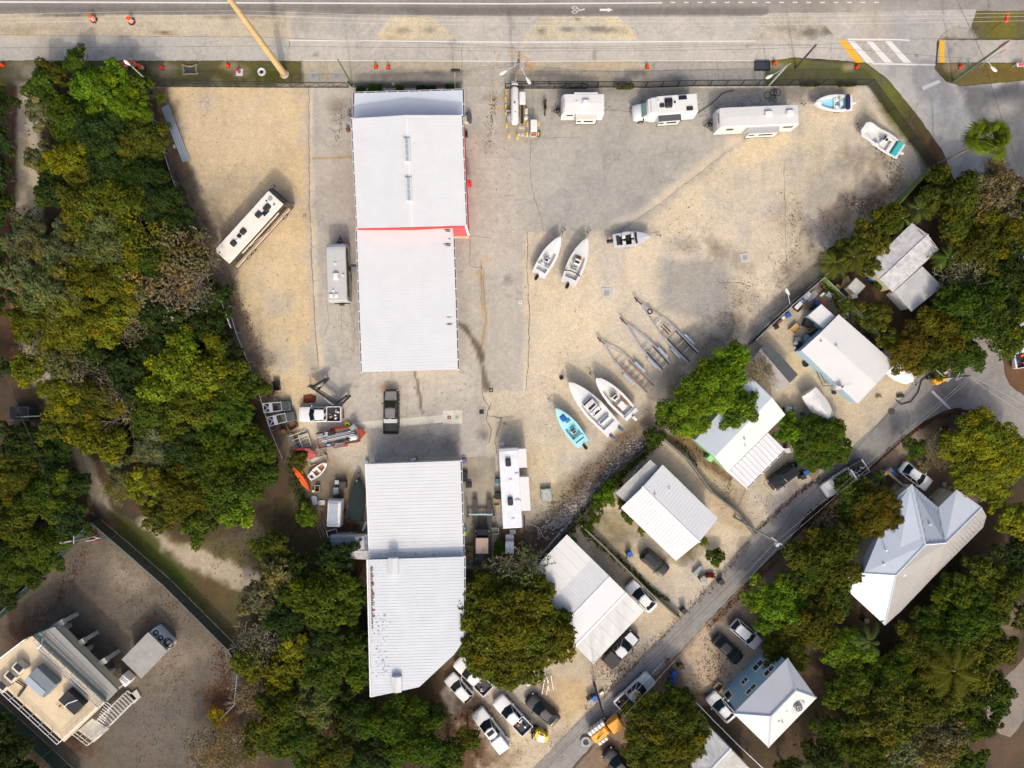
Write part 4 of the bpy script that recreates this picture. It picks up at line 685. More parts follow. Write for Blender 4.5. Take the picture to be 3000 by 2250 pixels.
for a,c in(((104,1860,z),(312,2056,z)),((160,1834,z-.85),(346,2021,z-.85)),((102,1860,z-.5),(158,1835,z-.85))):strip(b,a,c,.12,TEAL,'fascia')
def railing(pts,zt,parent,n=5,name='railing'):
 mb=MB()
 for(x0,y0),(x1,y1) in zip(pts,pts[1:]):
  for h in(1.05,.55):mb.tube(P(x0,y0,zt)+Vector((0,0,h)),P(x1,y1,zt)+Vector((0,0,h)),.045)
  for k in range(n+1):q=P(x0+(x1-x0)*k/n,y0+(y1-y0)*k/n,zt);mb.tube(q,q+Vector((0,0,1.05)),.04)
 return mb.build(name,TRIM,parent,True)
railing([(88,1865),(-40,1962),(183,2168),(300,2060)],z,b,8)
railing([(112,1870),(305,2050)],z,b,9)
def unit(u,v,w_,l_,h_,m,rz,fan=True,name='cooling_unit'):
 q=P(u,v,z);mb=MB();mb.cbox(q+Vector((0,0,h_/2+.1)),(l_,w_,h_),.04,rz);s=mb.build(name,m,b,True)
 if fan:
  mb=MB();mb.box(Vector(q)-Vector(b.location)+Vector((.1,.1,h_+.12)),(l_*.7,w_*.7,.04),rz);mb.build('fan_panel',DSTEEL,s)
 return s
BG=mat('beige_metal',(.60,.54,.46),.5,var=.08)
a45=R(-43)
unit(70,1948,1.0,1.4,1.0,BG,a45);unit(47,1972,1.0,1.4,1.0,BG,a45);unit(22,2000,1.0,1.4,1.0,BG,a45)
s=unit(137,1987,2.2,3.2,1.1,mat('slate_unit',(.16,.19,.21),.5,var=.08),a45,False,'air_handler');q=P(122,1998,z)-Vector(b.location);mb=MB();mb.box(q+Vector((0,0,1.24)),(2.9,.85,.04),a45);mb.build('unit_panel',mat('light_slate',(.34,.40,.45),.4,var=.05),s)
s=unit(224,2047,1.7,2.7,1.0,mat('black_unit',(.02,.02,.024),.5,var=.25),a45,False,'condenser');q=P(224,2047,z)-Vector(b.location);mb=MB();mb.path([q+Vector((-.8,-.5,1.2)),q+Vector((-.1,.1,1.45)),q+Vector((.9,.4,1.2))],.05);mb.build('refrigerant_pipe',TRIM,s)
mb=MB();mb.path([P(45,1995,z+.2),P(72,2012,z+.2),P(50,2040,z+.2)],.07);mb.path([P(48,1990,z+.2),P(78,2010,z+.2),P(54,2042,z+.2)],.07);mb.build('pipe_run',DSTEEL,b,True)
mb=MB();mb.path([P(110,1900,z+.25),P(130,1925,z+.25),P(290,2075,z+.25)],.07);mb.path([P(116,1897,z+.25),P(296,2068,z+.25)],.05);mb.path([P(110,1900,z+.3),P(122,1888,z+.3),P(125,1870,z+.1)],.1);mb.build('pipe_run',GALV,b,True)
for(u,v) in((169,2056),(200,2073),(178,2064)):patch(b,[(u,v,z),(u+12,v+8,z),(u+6,v+16,z),(u-8,v+6,z)],mat('patched_coating',C(206,180,140),.8,var=.1),'roof_repair',.01)
for(u,v) in((172,1830),(232,1886),(297,1942)):
 q=P(u,v,3.0);mb=MB();mb.box(q,(1.7,.7,.5),R(32));mb.box((q.x+.4,q.y+.3,1.4),(.5,.5,2.8),R(32));mb.build('concrete_buttress',CONCM,b,True)
mb=MB();A,B=P(386,2036,.2),P(296,2126,2.6);n=13;dd=Vector((1,1,0)).normalized()
for k in range(n):q=A.lerp(B,k/(n-1));mb.box(q,(.28,1.5,.1),ang(-1,1))
mb.build('stair_tread',CONCM,b,True)
for s in(-1,1):
 mb=MB();o=Vector((.55,-.55,0))*s;mb.tube(A+o,B+o,.08);mb.tube(A+o+Vector((0,0,1)),B+o+Vector((0,0,1)),.04);mb.build('stair_rail',TRIM,b,True)
mb=MB();mb.poly([P(270,2105,2.6),P(320,2135,2.6),P(275,2175,2.6),P(228,2140,2.6)],.2);mb.build('stair_landing',CONCM,b,True)
mb=MB();mb.poly([P(400,2020,.25),P(412,2042,.25),P(392,2062,.25),P(378,2036,.25)],.25);mb.build('stair_foot',CONCM,b,True)
railing([(228,2140),(270,2172),(316,2136)],2.6,b,3)
mb=MB()
for k in range(9):mb.tube(P(310-k*3.5,2055+k*7,4.2),P(330-k*3.5,2070+k*7,3.6),.04)
mb.build('stair_canopy',GALV,b,True)
# generator shelter
b=bld('generator_shelter','grey flat roofed equipment shelter with a white tank carrying coiled hoses','shed',425,1920)
roof(b,[(434,1852,2.6),(491,1908,2.6),(414,1988,2.6),(356,1932,2.6)],None,m=mat('grey_deck',(.30,.29,.27),.8,var=.14,scale=1));walls(b,[(434,1853,2.5),(489,1908,2.5),(414,1986,2.5),(358,1932,2.5)],CONCM,.2)
t=P(474,1870,1);mb=MB();mb.cbox((t.x,t.y,.8),(1.3,3.2,1.6),.2,R(45));mb.build('fuel_tank',TRIM,b,True)
for(u,v,rr) in((457,1854,.3),(471,1869,.28),(491,1880,.45),(496,1885,.5)):mb=MB();q=P(u,v,1.7);mb.ring(q,rr,.09,n=14);mb.build('coiled_hose',DSTEEL,b,True)
b=bld('electrical_cabinet','white ribbed cabinet on a plate beside the grey shelter','cabinet',369,1990);q=P(369,1990,1)
mb=MB();mb.cbox((q.x,q.y,.75),(1.3,1.1,1.5),.06,R(-40));mb.build('cabinet_body',TRIM,b,True);mb=MB();mb.box((q.x,q.y,1.53),(1.1,.06,.05),R(-40));mb.box((q.x+.15,q.y+.2,1.53),(1.1,.06,.05),R(-40));mb.build('cabinet_rib',GALV,b,True)
mb=MB();mb.box((q.x+.9,q.y+.7,.04),(1.8,1.3,.08),R(40));mb.build('base_plate',RUST,b,True)
# ================================================================ VEHICLES
def paintm(name,col,rough=.25):return mat('paint_'+name,col,rough,var=.03,scale=2,coat=.25)
PW=paintm('white',(.68,.68,.68));PB=paintm('black',(.012,.012,.014),.15);PG=paintm('graphite',(.014,.015,.017),.35);PS=paintm('silver',(.60,.61,.63));PDG=mat('faded_grey_paint',(.16,.16,.155),.45,var=.22,scale=2)
TYRE=mat('tyre_rubber',(.02,.02,.02),.85,var=.1);RIM=mat('alloy',(.5,.5,.5),.3,.8,var=0);CARGL=mat('car_glass',(.008,.016,.017),.12,var=0,spec=.25);LENS=mat('lamp_lens',(.55,.55,.52),.1,var=0);RLENS=mat('red_lens',(.4,.01,.01),.2,var=0)
BLKPL=mat('black_plastic',(.025,.025,.027),.6,var=.1)
def wheel(t,x,y,r=.34,w=.24,rim=True):
 mb=MB();s=1 if y>0 else-1;mb.tube((x,y-w/2,r),(x,y+w/2,r),r,n=16);o=mb.build('wheel',TYRE,t)
 if rim:mb=MB();mb.tube((x,y+s*w/2,r),(x,y+s*(w/2+.015),r),r*.62,n=12);mb.build('rim',RIM,o)
 return o
def quadwin(t,name,q,gl,shrink=.06,off=.012):
 q=[Vector(p) for p in q];n=len(q);c=sum(q,Vector())/n;nn=(q[1]-q[0]).cross(q[-1]-q[0]).normalized()
 if nn.dot(c-Vector((c.x*.5,0,.5)))<0:nn=-nn
 mb=MB();r=[p+(c-p).normalized()*shrink+nn*off for p in q];lo=[p-nn*(off+.02) for p in r]
 fs=[(0,1,4,5),(1,2,3,4)] if n==6 else[tuple(range(n))]
 mb.add(r,fs);mb.add(lo,[f[::-1] for f in fs]);return mb.build(name,gl,t)
CARKIND={
'sedan':(.23,-.40,.02,-.24,.90,1.42,.86,.90),'hatch':(.22,-.485,.03,-.37,.92,1.48,.88,.92),'suv':(.23,-.485,.06,-.43,1.0,1.68,.97,1.0),'pickup':(.22,-.14,.075,-.118,1.10,1.80,1.07,.82)}
def car(name,label,cat,f,bk,kind='sedan',col=None,W=1.86,bed=None,roofcol=None,hoodcol=None,glass=None,group=None,L=None,z0=0,sunroof=False):
 col=col or PW;loc,rz,L0=place(f,bk,.8);L=L or L0;t=thing(name,label,cat,(loc[0],loc[1],z0),rz,group)
 a,b_,c,d,zb,zr,zh,zt=CARKIND[kind];h=W/2;pk=kind=='pickup'
 def ring(x,w_,z_,lo=.30,cr=.02):return[(x,-w_*.90,lo),(x,-w_,lo+.18),(x,-w_,z_-.20),(x,-w_*.955,z_-.05),(x,-w_*.84,z_),(x,-w_*.4,z_+cr),(x,0,z_+cr*1.2),(x,w_*.4,z_+cr),(x,w_*.84,z_),(x,w_*.955,z_-.05),(x,w_,z_-.20),(x,w_,lo+.18),(x,w_*.90,lo)]
 k=.6 if pk else 1
 st=[(.5,1-.52*k,zh-.40,.42),(.497,1-.42*k,zh-.24,.38),(.488,1-.28*k,zh-.12,.34),(.472,1-.16*k,zh-.06,.3),(.45,1-.075*k,zh-.03,.3),(.41,1-.02,zh-.01,.3),(.34,1,zh,.3),(a,1,zb,.3)]
 if pk:st+=[(-.14,1,zh+.02,.3),(-.155,1,zt,.3),(-.485,.98,zt,.3),(-.5,.95,zt-.05,.34)]
 else:st+=[(-.28,1,zb,.3),(b_ if kind=='sedan' else-.43,.985,zt,.3),(-.455,.94,zt-.03,.3),(-.478,.86,zt-.08,.33),(-.492,.74,zt-.18,.36),(-.5,.58,zt-.34,.42)]
 mb=MB();mb.loft([ring(x*L,w_*h,z_,lo) for x,w_,z_,lo in st]);body=mb.build('body',col,t,smooth=True)
 bw=.035*L;ca=[(a*L,-h*.88,zb-.02),(a*L+bw,0,zb-.01),(a*L,h*.88,zb-.02),(b_*L,h*.84,zb-.02),(b_*L-bw*.6,0,zb-.02),(b_*L,-h*.84,zb-.02)]
 ct=[(c*L,-h*.66,zr),(c*L+bw*.7,0,zr+.02),(c*L,h*.66,zr),(d*L,h*.62,zr-.03),(d*L-bw*.5,0,zr-.01),(d*L,-h*.62,zr-.03)]
 mx_=(c+d)/2*L;cap=[(mx_+(p[0]-mx_)*.9,p[1]*.82,p[2]+.05) for p in ct]
 mb=MB();mb.loft([ca,ct,cap]);mb.build('roof',roofcol or col,t,smooth=False)
 G=glass or CARGL
 quadwin(t,'windshield',[ca[0],ca[1],ca[2],ct[2],ct[1],ct[0]],G,.05);quadwin(t,'rear_window',[ca[3],ca[4],ca[5],ct[5],ct[4],ct[3]],G,.07)
 for i,j in((2,3),(5,0)):
  m0=Vector(ca[i]).lerp(Vector(ca[j]),.52);m1=Vector(ct[i]).lerp(Vector(ct[j]),.5)
  quadwin(t,'side_window',[ca[i],m0,m1,ct[i]],G);quadwin(t,'side_window',[m0,ca[j],ct[j],m1],G)
 if sunroof:mb=MB();mb.cbox((c*L-.45,0,zr+.065),(.55,h*.95,.02),.01);mb.build('sunroof',G,t)
 for s in(-1,1):
  mb=MB();mb.cbox((a*L-.25,s*(h+.10),zb+.02),(.14,.22,.14),.04);mb.build('mirror',col,t)
  mb=MB();mb.box((.462*L,s*h*.74,zh-.12),(.10,.34,.12),-s*.55);mb.build('headlight',LENS,t);mb=MB();mb.box((-.476*L,s*h*.76,zt-.14),(.07,.24,.14),s*.4);mb.build('tail_light',RLENS,t)
  for x in(.31,-.29):wheel(t,x*L,s*(h-.09),.33 if not pk and kind!='suv' else.38)
  mb=MB();mb.box((0,s*h*.985,.42),(L*.44,.06,.2));mb.build('sill',BLKPL,t)
 if hoodcol:mb=MB();mb.loft([[(.45*L,-h*.72,zh+.0),(.45*L,h*.72,zh)],[(a*L+.2,-h*.78,zb+.01),(a*L+.2,h*.78,zb+.01)]],caps=False,closed=False);mb.v=[p+Vector((0,0,.045)) for p in mb.v];mb.build('hood',hoodcol,t)
 if pk:
  if bed in('open','tools'):
   mb=MB();x0,x1=-.165*L,-.49*L
   for s in(-1,1):mb.box(((x0+x1)/2,s*(h-.05),zt+.16),(x0-x1,.10,.42))
   mb.box((x1,0,zt+.16),(.09,W-.22,.42));mb.box((x0,0,zt+.16),(.07,W-.22,.42));bd=mb.build('bed',col,t)
   mb=MB();mb.box(((x0+x1)/2,0,zt+.03),(x0-x1-.1,W-.24,.03));mb.build('bed_liner',BLKPL,bd)
  elif bed=='cover':
   mb=MB();mb.cbox((-.325*L,0,zt+.22),(.33*L,W*.97,.45),.07);bd=mb.build('bed',col,t);mb=MB();mb.cbox((-.325*L,0,zt+.47),(.31*L,W*.86,.06),.03);mb.build('bed_cover',BLKPL,bd)
  elif bed=='topper':
   mb=MB();mb.cbox((-.325*L,0,zt+.22),(.34*L,W*.98,.45),.05);bd=mb.build('bed',col,t);mb=MB();mb.cbox((-.325*L,0,zt+.72),(.335*L,W*.86,.72),.12);tp=mb.build('bed_topper',col,t)
   for s in(-1,1):mb=MB();mb.box((-.325*L,s*W*.432,zt+.72),(.26*L,.02,.36));mb.build('topper_window',CARGL,tp)
 return t
def place2(u,v,z=0):p=P(u,v,z);return(p.x,p.y,0)
def tools(t,x0,x1,w_,z,n,seed,cols):
 r=random.Random(seed)
 for i in range(n):
  x,y=r.uniform(x0,x1),r.uniform(-w_,w_);mb=MB();k=r.random()
  if k<.4:mb.cbox((x,y,z+.12),(r.uniform(.2,.5),r.uniform(.15,.35),.22),.04,r.random()*3)
  elif k<.7:mb.tube((x,y,z+.06),(x+r.uniform(-.6,.6),y+r.uniform(-.3,.3),z+.12),.04)
  else:mb.tube((x,y,z),(x,y,z+.3),.14,.12,n=8)
  cc=r.choice(cols);o=mb.build('tool_box' if k<.4 else 'pole' if k<.7 else 'bucket',cc,None);p=Vector(t.location)+Matrix.Rotation(t.rotation_euler.z,3,'Z')@Vector((0,0,0));o.location=p;o.rotation_euler=t.rotation_euler
  yield o
RED=mat('red_plastic',(.55,.03,.02),.5,var=.1);BLUE=mat('blue_plastic',(.02,.10,.38),.5,var=.12);ORANGE=mat('orange_plastic',(.85,.16,.02),.5,var=.06);YELLOW=mat('yellow_machine_paint',(.80,.55,.02),.4,var=.08);AMBER=mat('amber_machine_paint',(.80,.36,.02),.45,var=.10)
GRYPL=mat('grey_plastic',(.28,.30,.31),.6,var=.1);WPL=mat('white_plastic',(.66,.66,.64),.4,var=.05);TEALP=mat('teal_vinyl',(.05,.42,.42),.5,var=.08)
def bedload(t,label,name,x0,x1,w_,z,n,seed,cols,place_word):
 for i,o in enumerate(tools(t,x0,x1,w_,z,n,seed,cols)):
  kind={'tool_box':'box','pole':'pipe','bucket':'bucket'}[o.name.split('.')[0]]
  o.name={'box':'tool_box','pipe':'pipe','bucket':'bucket'}[kind];tag(o,f'loose {kind} in the bed of {label}',kind,f'loose gear carried by {label}')
c1=car('pickup_truck','sun faded charcoal pickup truck parked nose north between the two white workshops','pickup truck',(1146,1140),(1146,1272),'pickup',PG,1.98,'open',roofcol=PDG,hoodcol=PDG)
mb=MB();mb.cbox((-1.15,0,1.32),(.55,1.75,.35),.06);mb.build('tool_chest',mat('pale_aluminium',(.62,.62,.58),.4,.3,var=.05),c1)
c2=car('pickup_truck','white crew cab pickup with scrap in its bed beside the black lifting frame','pickup truck',(875,1214),(1001,1213),'pickup',PW,2.0,'open');bedload(c2,'the white west yard pickup','scrap',-2.4,-1.2,.6,.9,9,4,[WOOD,GALV,WPL,DSTEEL],'')
car('parked_car','glossy black sedan parked on gravel below the corrugated patio cover','car',(2258,1425),(2333,1368),'suv',PB,1.9)
car('parked_car','cream white sedan half hidden by a bush beside the big blue grey house','car',(2724,1425),(2642,1364),'sedan',PW)
car('parked_car','white sedan parked against the three roofed mobile home','car',(1842,1710),(1917,1786),'sedan',PW)
c7=car('pickup_truck','silver hooded pickup with black bed cover beside the carport roof','pickup truck',(1862,1856),(1776,1945),'pickup',PG,1.98,'cover',roofcol=PS,hoodcol=PS)
car('parked_car','dark grey estate car with green windscreen shade below the square house','car',(1952,1678),(1884,1618),'suv',PG,1.86,glass=CARGL)
car('parked_car','dark green grey saloon parked beside the two storey blue house','car',(2169,1938),(2096,1866),'sedan',PG)
car('parked_car','white compact car nearest the trees above the two storey blue house','car',(2224,1892),(2148,1825),'hatch',PW)
car('parked_car','white sedan parked against the wall of the two storey blue house','car',(2080,2036),(2146,2110),'sedan',PW)
car('parked_car','white hatchback with large dark rear glass beside the shop corner','car',(1314,1982),(1376,2050),'hatch',PW)
c14=car('pickup_truck','white pickup with open bed partly under the big round tree','pickup truck',(1340,1934),(1432,2024),'pickup',PW,1.98,'open');bedload(c14,'the white pickup under the round tree','',-2.4,-1.2,.6,.9,5,8,[WOOD,WPL,GALV],'')
car('pickup_truck','white pickup with white bed topper and dark sunroof, lowest in the parking row','pickup truck',(1396,2082),(1480,2190),'pickup',PW,2.0,'topper',sunroof=True)
c16=car('pickup_truck','white pickup with black open bed of gear, next to the yellow forklift','pickup truck',(1456,2046),(1546,2141),'pickup',PW,2.0,'open');bedload(c16,'the white pickup next to the forklift','',-2.5,-1.2,.6,.9,8,15,[RED,BLUE,GALV,WOOD],'')
car('parked_car','matt black coupe in the gravel lot between white pickups and the lane','car',(1547,2044),(1632,2118),'sedan',PG,1.92)
car('parked_car','black sport utility car at the bottom edge beside the lane','car',(1775,2200),(1850,2275),'suv',PB,1.95)
def workcab(name,label,f,bk,boards,seed):
 t=car(name,label,'work truck',f,bk,'pickup',PW,2.05,'open');L=place(f,bk,.8)[2]
 mb=MB()
 for s in(-1,1):mb.tube((-.13*L,s*.95,1.2),(-.13*L,s*.95,2.3),.05);
 mb.tube((-.13*L,-1.05,2.3),(-.13*L,1.05,2.3),.06);mb.tube((-.06*L,-1.0,2.2),(-.06*L,1.0,2.2),.05);mb.build('ladder_rack',TRIM,t);mb=MB();mb.cbox((.02*L,0,1.95),(.3,1.0,.14),.04);mb.build('light_bar',AMBER,t)
 [MB().box((-.33*L,s*1.08,1.05),(.3*L,.22,.5)).build('side_box',PW if boards==0 else PG,t) for s in(-1,1)]
 return t
c4=workcab('work_truck','white utility truck with ladder rack stopped on the lane beside the leafy tree',(2412,1442),(2534,1362),1,1);bedload(c4,'the truck at the upper lane','',-3.2,-1.2,.7,.95,14,21,[BLUE,GRYPL,WOOD,WPL,RED,DSTEEL],'')
c9=workcab('work_truck','white utility truck with cluttered bed stopped on the lane in front of the amber machine',(1908,1982),(1812,2072),0,2);bedload(c9,'the truck before the amber machine','',-2.9,-1.2,.75,.95,14,25,[BLUE,GRYPL,ORANGE,WPL,DSTEEL],'')
c21=workcab('work_truck','white work truck with cones and a barrel in its bed at the right edge',(2975,945),(2995,1078),0,3);bedload(c21,'the work truck at the right edge','',-2.9,-1.2,.75,.95,10,28,[ORANGE,RED,BLUE,GRYPL],'')
# open off-road car on the drive-on lift
def jeep():
 loc,rz,L=place((1413,1560),(1413,1634),1.5);t=thing('offroad_car','black open off road car with tan soft top standing on the ramp lift','car',(loc[0],loc[1],.72),rz)
 mb=MB();mb.cbox((.3,0,.75),(3.6,1.5,.6),.1);mb.build('body',PB,t);mb=MB();mb.cbox((.15,0,1.75),(2.0,1.6,.12),.05);mb.build('soft_top',mat('tan_canvas',(.40,.30,.24),.9,var=.06),t)
 mb=MB();mb.box((-1.3,0,1.1),(1.5,1.4,.1));mb.build('cargo_floor',CARGL,t)
 for x in(1.2,-1.2):
  for s in(-1,1):wheel(t,x+.1,s*.72,.4,.3)
 for x in(1.75,-1.75):mb=MB();mb.box((x,0,.6),(.14,1.7,.2));mb.build('bumper',TRIM if x<0 else GALV,t)
 for s in(-1,1):mb=MB();mb.path([(.6*1.9,s*.75,1.0),(1.1,s*.75,1.7),(-.85,s*.75,1.7),(-1.9,s*.7,1.0)],.04);mb.build('roll_bar',DSTEEL,t)
jeep()
def golf():
 loc,rz,L=place((1493,1568),(1493,1624),1.2);t=thing('golf_cart','small white golf cart behind the long white trailer home','golf cart',loc,rz)
 mb=MB();mb.cbox((0,0,.5),(2.3,1.1,.4),.12);mb.cbox((.85,0,.75),(.5,1.0,.3),.1);mb.build('body',WPL,t);mb=MB();mb.cbox((-.25,0,1.85),(1.55,1.1,.08),.05);mb.build('roof',mat('pale_grey_plastic',(.55,.58,.60),.5,var=.08),t)
 mb=MB();mb.cbox((-.3,0,.85),(.5,1.0,.3),.06);mb.build('seat',BLKPL,t)
 mb=MB();[mb.tube((x,s*.5,.6),(x-.1*(x>0),s*.5,1.83),.03) for x in(.5,-.9) for s in(-1,1)];mb.build('roof_frame',DSTEEL,t)
 for x in(.8,-.75):
  for s in(-1,1):wheel(t,x,s*.48,.23,.18,False)
golf()
def motorbike():
 loc,rz,L=place((1597,334),(1598,292),.6);t=thing('motorcycle','black motorcycle with a yellow panel standing alone on dirty concrete','motorcycle',loc,rz)
 for x in(.75,-.7):mb=MB();mb.ring((x,0,.33),.27,.07,'Y',16);mb.tube((x,-.03,.33),(x,.03,.33),.2,n=10);mb.build('wheel',TYRE,t)
 mb=MB();mb.cbox((-.05,0,.55),(.9,.34,.4),.1);mb.tube((.3,0,.6),(.75,0,.33),.05);mb.build('frame',PB,t);mb=MB();mb.cbox((-.45,0,.85),(.8,.30,.12),.05);mb.build('seat',BLKPL,t)
 mb=MB();mb.cbox((.15,0,.9),(.45,.3,.2),.08);mb.build('fuel_tank',PB,t);mb=MB();mb.tube((.4,-.38,1.05),(.4,.38,1.05),.025);mb.build('handlebar',DSTEEL,t);mb=MB();mb.box((-.35,.2,.75),(.4,.06,.25));mb.build('side_panel',YELLOW,t)
motorbike()
def forklift():
 loc,rz,L=place((1552,2135),(1602,2164),.9);t=thing('forklift','small yellow forklift with black mast and white overhead plate','forklift',loc,rz)
 mb=MB();mb.cbox((-.35,0,.75),(1.7,1.1,.8),.15);mb.build('body',YELLOW,t);mb=MB();mb.cbox((-1.05,0,.8),(.55,1.15,.9),.25);mb.build('counterweight',YELLOW,t)
 mb=MB()
 for s in(-1,1):mb.box((.75,s*.35,1.2),(.16,.14,2.2));mb.box((1.15,s*.25,.12),(.9,.12,.06))
 mb.box((.75,0,.5),(.1,1.0,.5));mb.box((.75,0,2.2),(.12,.8,.1));mb.build('mast',DSTEEL,t)
 mb=MB();mb.box((-.3,-.1,2.05),(.9,.85,.06),.2);mb.build('overhead_guard',WPL,t);mb=MB();[mb.tube((x,s*.45,1.1),(x*.7,s*.4,2.02),.04) for x in(.3,-.9) for s in(-1,1)];mb.build('guard_post',DSTEEL,t);mb=MB();mb.cbox((-.45,0,1.2),(.5,.5,.2),.06);mb.build('seat',BLKPL,t)
 for x in(.5,-.9):
  for s in(-1,1):wheel(t,x,s*.52,.27,.2)
forklift()
def cutter():
 loc,rz,L=place((1812,2106),(1738,2162),1.0);t=thing('directional_drill','amber and white drilling machine with side tanks on the lane','drilling machine',loc,rz)
 mb=MB();mb.cbox((1.35,-.1,1.3),(1.7,1.5,1.2),.12);mb.build('engine_hood',AMBER,t);mb=MB();mb.cbox((-1.0,0,1.1),(2.3,1.2,.9),.15);mb.build('deck',AMBER,t)
 for k in range(5):mb=MB();mb.cbox((-1.9+k*.5,.95,1.2),(.46,.6,.8),.08);mb.build('side_tank',WPL,t)
 for k in range(3):mb=MB();mb.cbox((-1.7+k*.5,-.92,1.1),(.46,.5,.6),.08);mb.build('side_tank',WPL,t)
 mb=MB();mb.box((0,0,.5),(4.6,.9,.25));mb.tube((2.3,0,.5),(3.1,.1,.5),.07);mb.tube((-1.6,-.2,1.6),(-.4,.2,1.9),.06);mb.build('chassis',DSTEEL,t)
 for x in(.45,-.5):
  for s in(-1,1):wheel(t,x,s*.85,.38,.28)
cutter()
def chipper():
 loc,rz,L=place((2775,1098),(2735,1120),.8);t=thing('compressor_trailer','small amber machine on wheels at the lane junction below the pole','machine',loc,rz)
 mb=MB();mb.cbox((-.2,0,.85),(1.6,1.0,.8),.2);mb.build('engine_hood',AMBER,t);mb=MB();mb.box((.9,-.5,.6),(.7,.5,.5),.3);mb.box((1.0,.4,.7),(.5,.4,.3));mb.build('white_box',WPL,t)
 mb=MB();mb.tube((.6,0,.5),(1.7,.2,.5),.05);mb.box((0,0,.4),(1.9,.7,.12));mb.build('chassis',DSTEEL,t);[wheel(t,-.2,s*.6,.3,.2) for s in(-1,1)]
chipper()
# ---------------------------------------------------------------- caravans and motorhomes
def rv_body(t,L,W,zt,m,nose=.5,z0=.55,name='body',slope=.06):
 h=W/2;st=[(.5,z0+.35,zt-nose*1.6),(.495,z0,zt-nose),(.47,z0,zt-nose*.35),(.43,z0,zt-.05),(.38,z0,zt),(-.49,z0,zt),(-.5,z0,zt-.08)]
 mb=MB();mb.loft([[(x*L,-h,a),(x*L,-h,b-.08),(x*L,-h+.07,b),(x*L,0,b+slope),(x*L,h-.07,b),(x*L,h,b-.08),(x*L,h,a)] for x,a,b in st]);return mb.build(name,m,t)
def rv_bits(t,L,W,zt,ac=(),vents=(),fans=(),dark=(),solar=()):
 for x,y in ac:mb=MB();mb.cbox((x,y,zt+.2),(.95,.7,.32),.12);mb.build('air_conditioner',WPL if not dark else BLKPL,t)
 for x,y in vents:mb=MB();mb.cbox((x,y,zt+.1),(.5,.5,.14),.05);mb.build('roof_vent',BLKPL if dark else WPL,t)
 for x,y in fans:mb=MB();mb.tube((x,y,zt),(x,y,zt+.16),.14,n=10);mb.build('vent_cap',DSTEEL if dark else WPL,t)
 for x,y,a,b_ in solar:mb=MB();mb.box((x,y,zt+.1),(a,b_,.05));mb.build('solar_panel',mat('solar_cells',(.015,.018,.035),.2,var=.1),t)
def rv_win(t,x,y,z,w_,h_,s):
 mb=MB();mb.box((x,y+s*.012,z),(w_,.03,h_));mb.build('side_window',CARGL,t)
def hitch(t,x0,W,L=1.2,z=.5):
 mb=MB()
 for s in(-1,1):mb.tube((x0,s*W*.3,z),(x0+L,0,z),.05)
 mb.tube((x0+L,0,z),(x0+L+.3,0,z),.05);mb.tube((x0+L*.9,0,.05),(x0+L*.9,0,.9),.04);mb.cbox((x0+.35,0,z+.2),(.5,.5,.4),.1);return mb.build('tow_hitch',DSTEEL,t)
# bus-like motorhome
loc,rz,L=place((819,565),(645,757),3.3)
t=thing('motorhome','long old white motorhome parked diagonally on the sand beside the west fence','motorhome',loc,rz);W=2.75;L=10.9
OLDW=mat('chalky_rv_roof',(.70,.66,.58),.6,var=.10,scale=1);BRN=mat('bronze_side',(.06,.05,.04),.35,var=.15);CRM=mat('cream_side',(.60,.50,.38),.4,var=.1)
mb=MB();h=W/2;st=[(.5,.45,2.4),(.485,.4,3.0),(.46,.4,3.15),(-.49,.4,3.15),(-.5,.4,3.0)]
mb.loft([[(x*L,-h,a),(x*L,-h,b*.5),(x*L,-h,b-.1),(x*L,h,b-.1),(x*L,h,b*.5),(x*L,h,a)] for x,a,b in st]);mb.build('body',BRN,t)
mb=MB();mb.cbox((-.02*L,0,3.22),(.93*L,W-.22,.16),.08);rf=mb.build('roof',OLDW,t)
mb=MB();mb.box((.497*L,0,2.35),(.06,W*.85,1.1),ry=-.1);mb.build('windshield',CARGL,t)
for s in(-1,1):
 mb=MB();mb.box((-.02*L,s*(h+.012),.95),(.93*L,.03,.45));mb.box((-.02*L,s*(h+.012),1.5),(.93*L,.03,.12));mb.build('side_stripe',CRM,t)
 for x in(.36,.1,-.15,-.35):rv_win(t,x*L,s*h,2.3,1.5,.7,s)
 for x in(.34,-.22,-.30):wheel(t,x*L,s*(h-.12),.48,.3)
 mb=MB();mb.path([(.5*L,s*(h-.1),2.4),(.53*L,s*(h+.25),2.3)],.03);mb.cbox((.53*L,s*(h+.25),2.1),(.12,.25,.4),.04);mb.build('mirror',BLKPL,t)
mb=MB();mb.tube((-.3*L,-h-.1,2.95),(.33*L,-h-.1,2.95),.1);mb.tube((-.2*L,-h-.12,2.9),(.12*L,-h-.16,1.2),.04);mb.build('awning_roll',CRM,t)
for x,y,a in((-3.0,0,.75),(-1.1,.1,.75),(1.75,.1,.8),(3.1,-.1,.95)):mb=MB();mb.cbox((x,y,3.4),(a,.72,.26),.1);mb.build('air_conditioner',BLKPL,rf)
mb=MB();mb.box((2.55,-.35,3.36),(.9,.55,.05));mb.box((-1.85,.1,3.36),(.5,.5,.05));mb.build('solar_panel',mat('solar_cells',(.015,.018,.035),.2,var=.1),rf);mb=MB();mb.tube((4.2,.3,3.3),(4.2,.3,3.48),.26,n=12);mb.build('satellite_dome',GALV,rf);mb=MB();mb.cbox((-2.3,-.15,3.36),(.6,.4,.14),.05);mb.build('roof_vent',WPL,rf)
for x,y in((4.0,-.5),(3.7,.5)):mb=MB();mb.tube((x,y,3.3),(x,y,3.42),.1,n=8);mb.build('vent_cap',DSTEEL,rf)
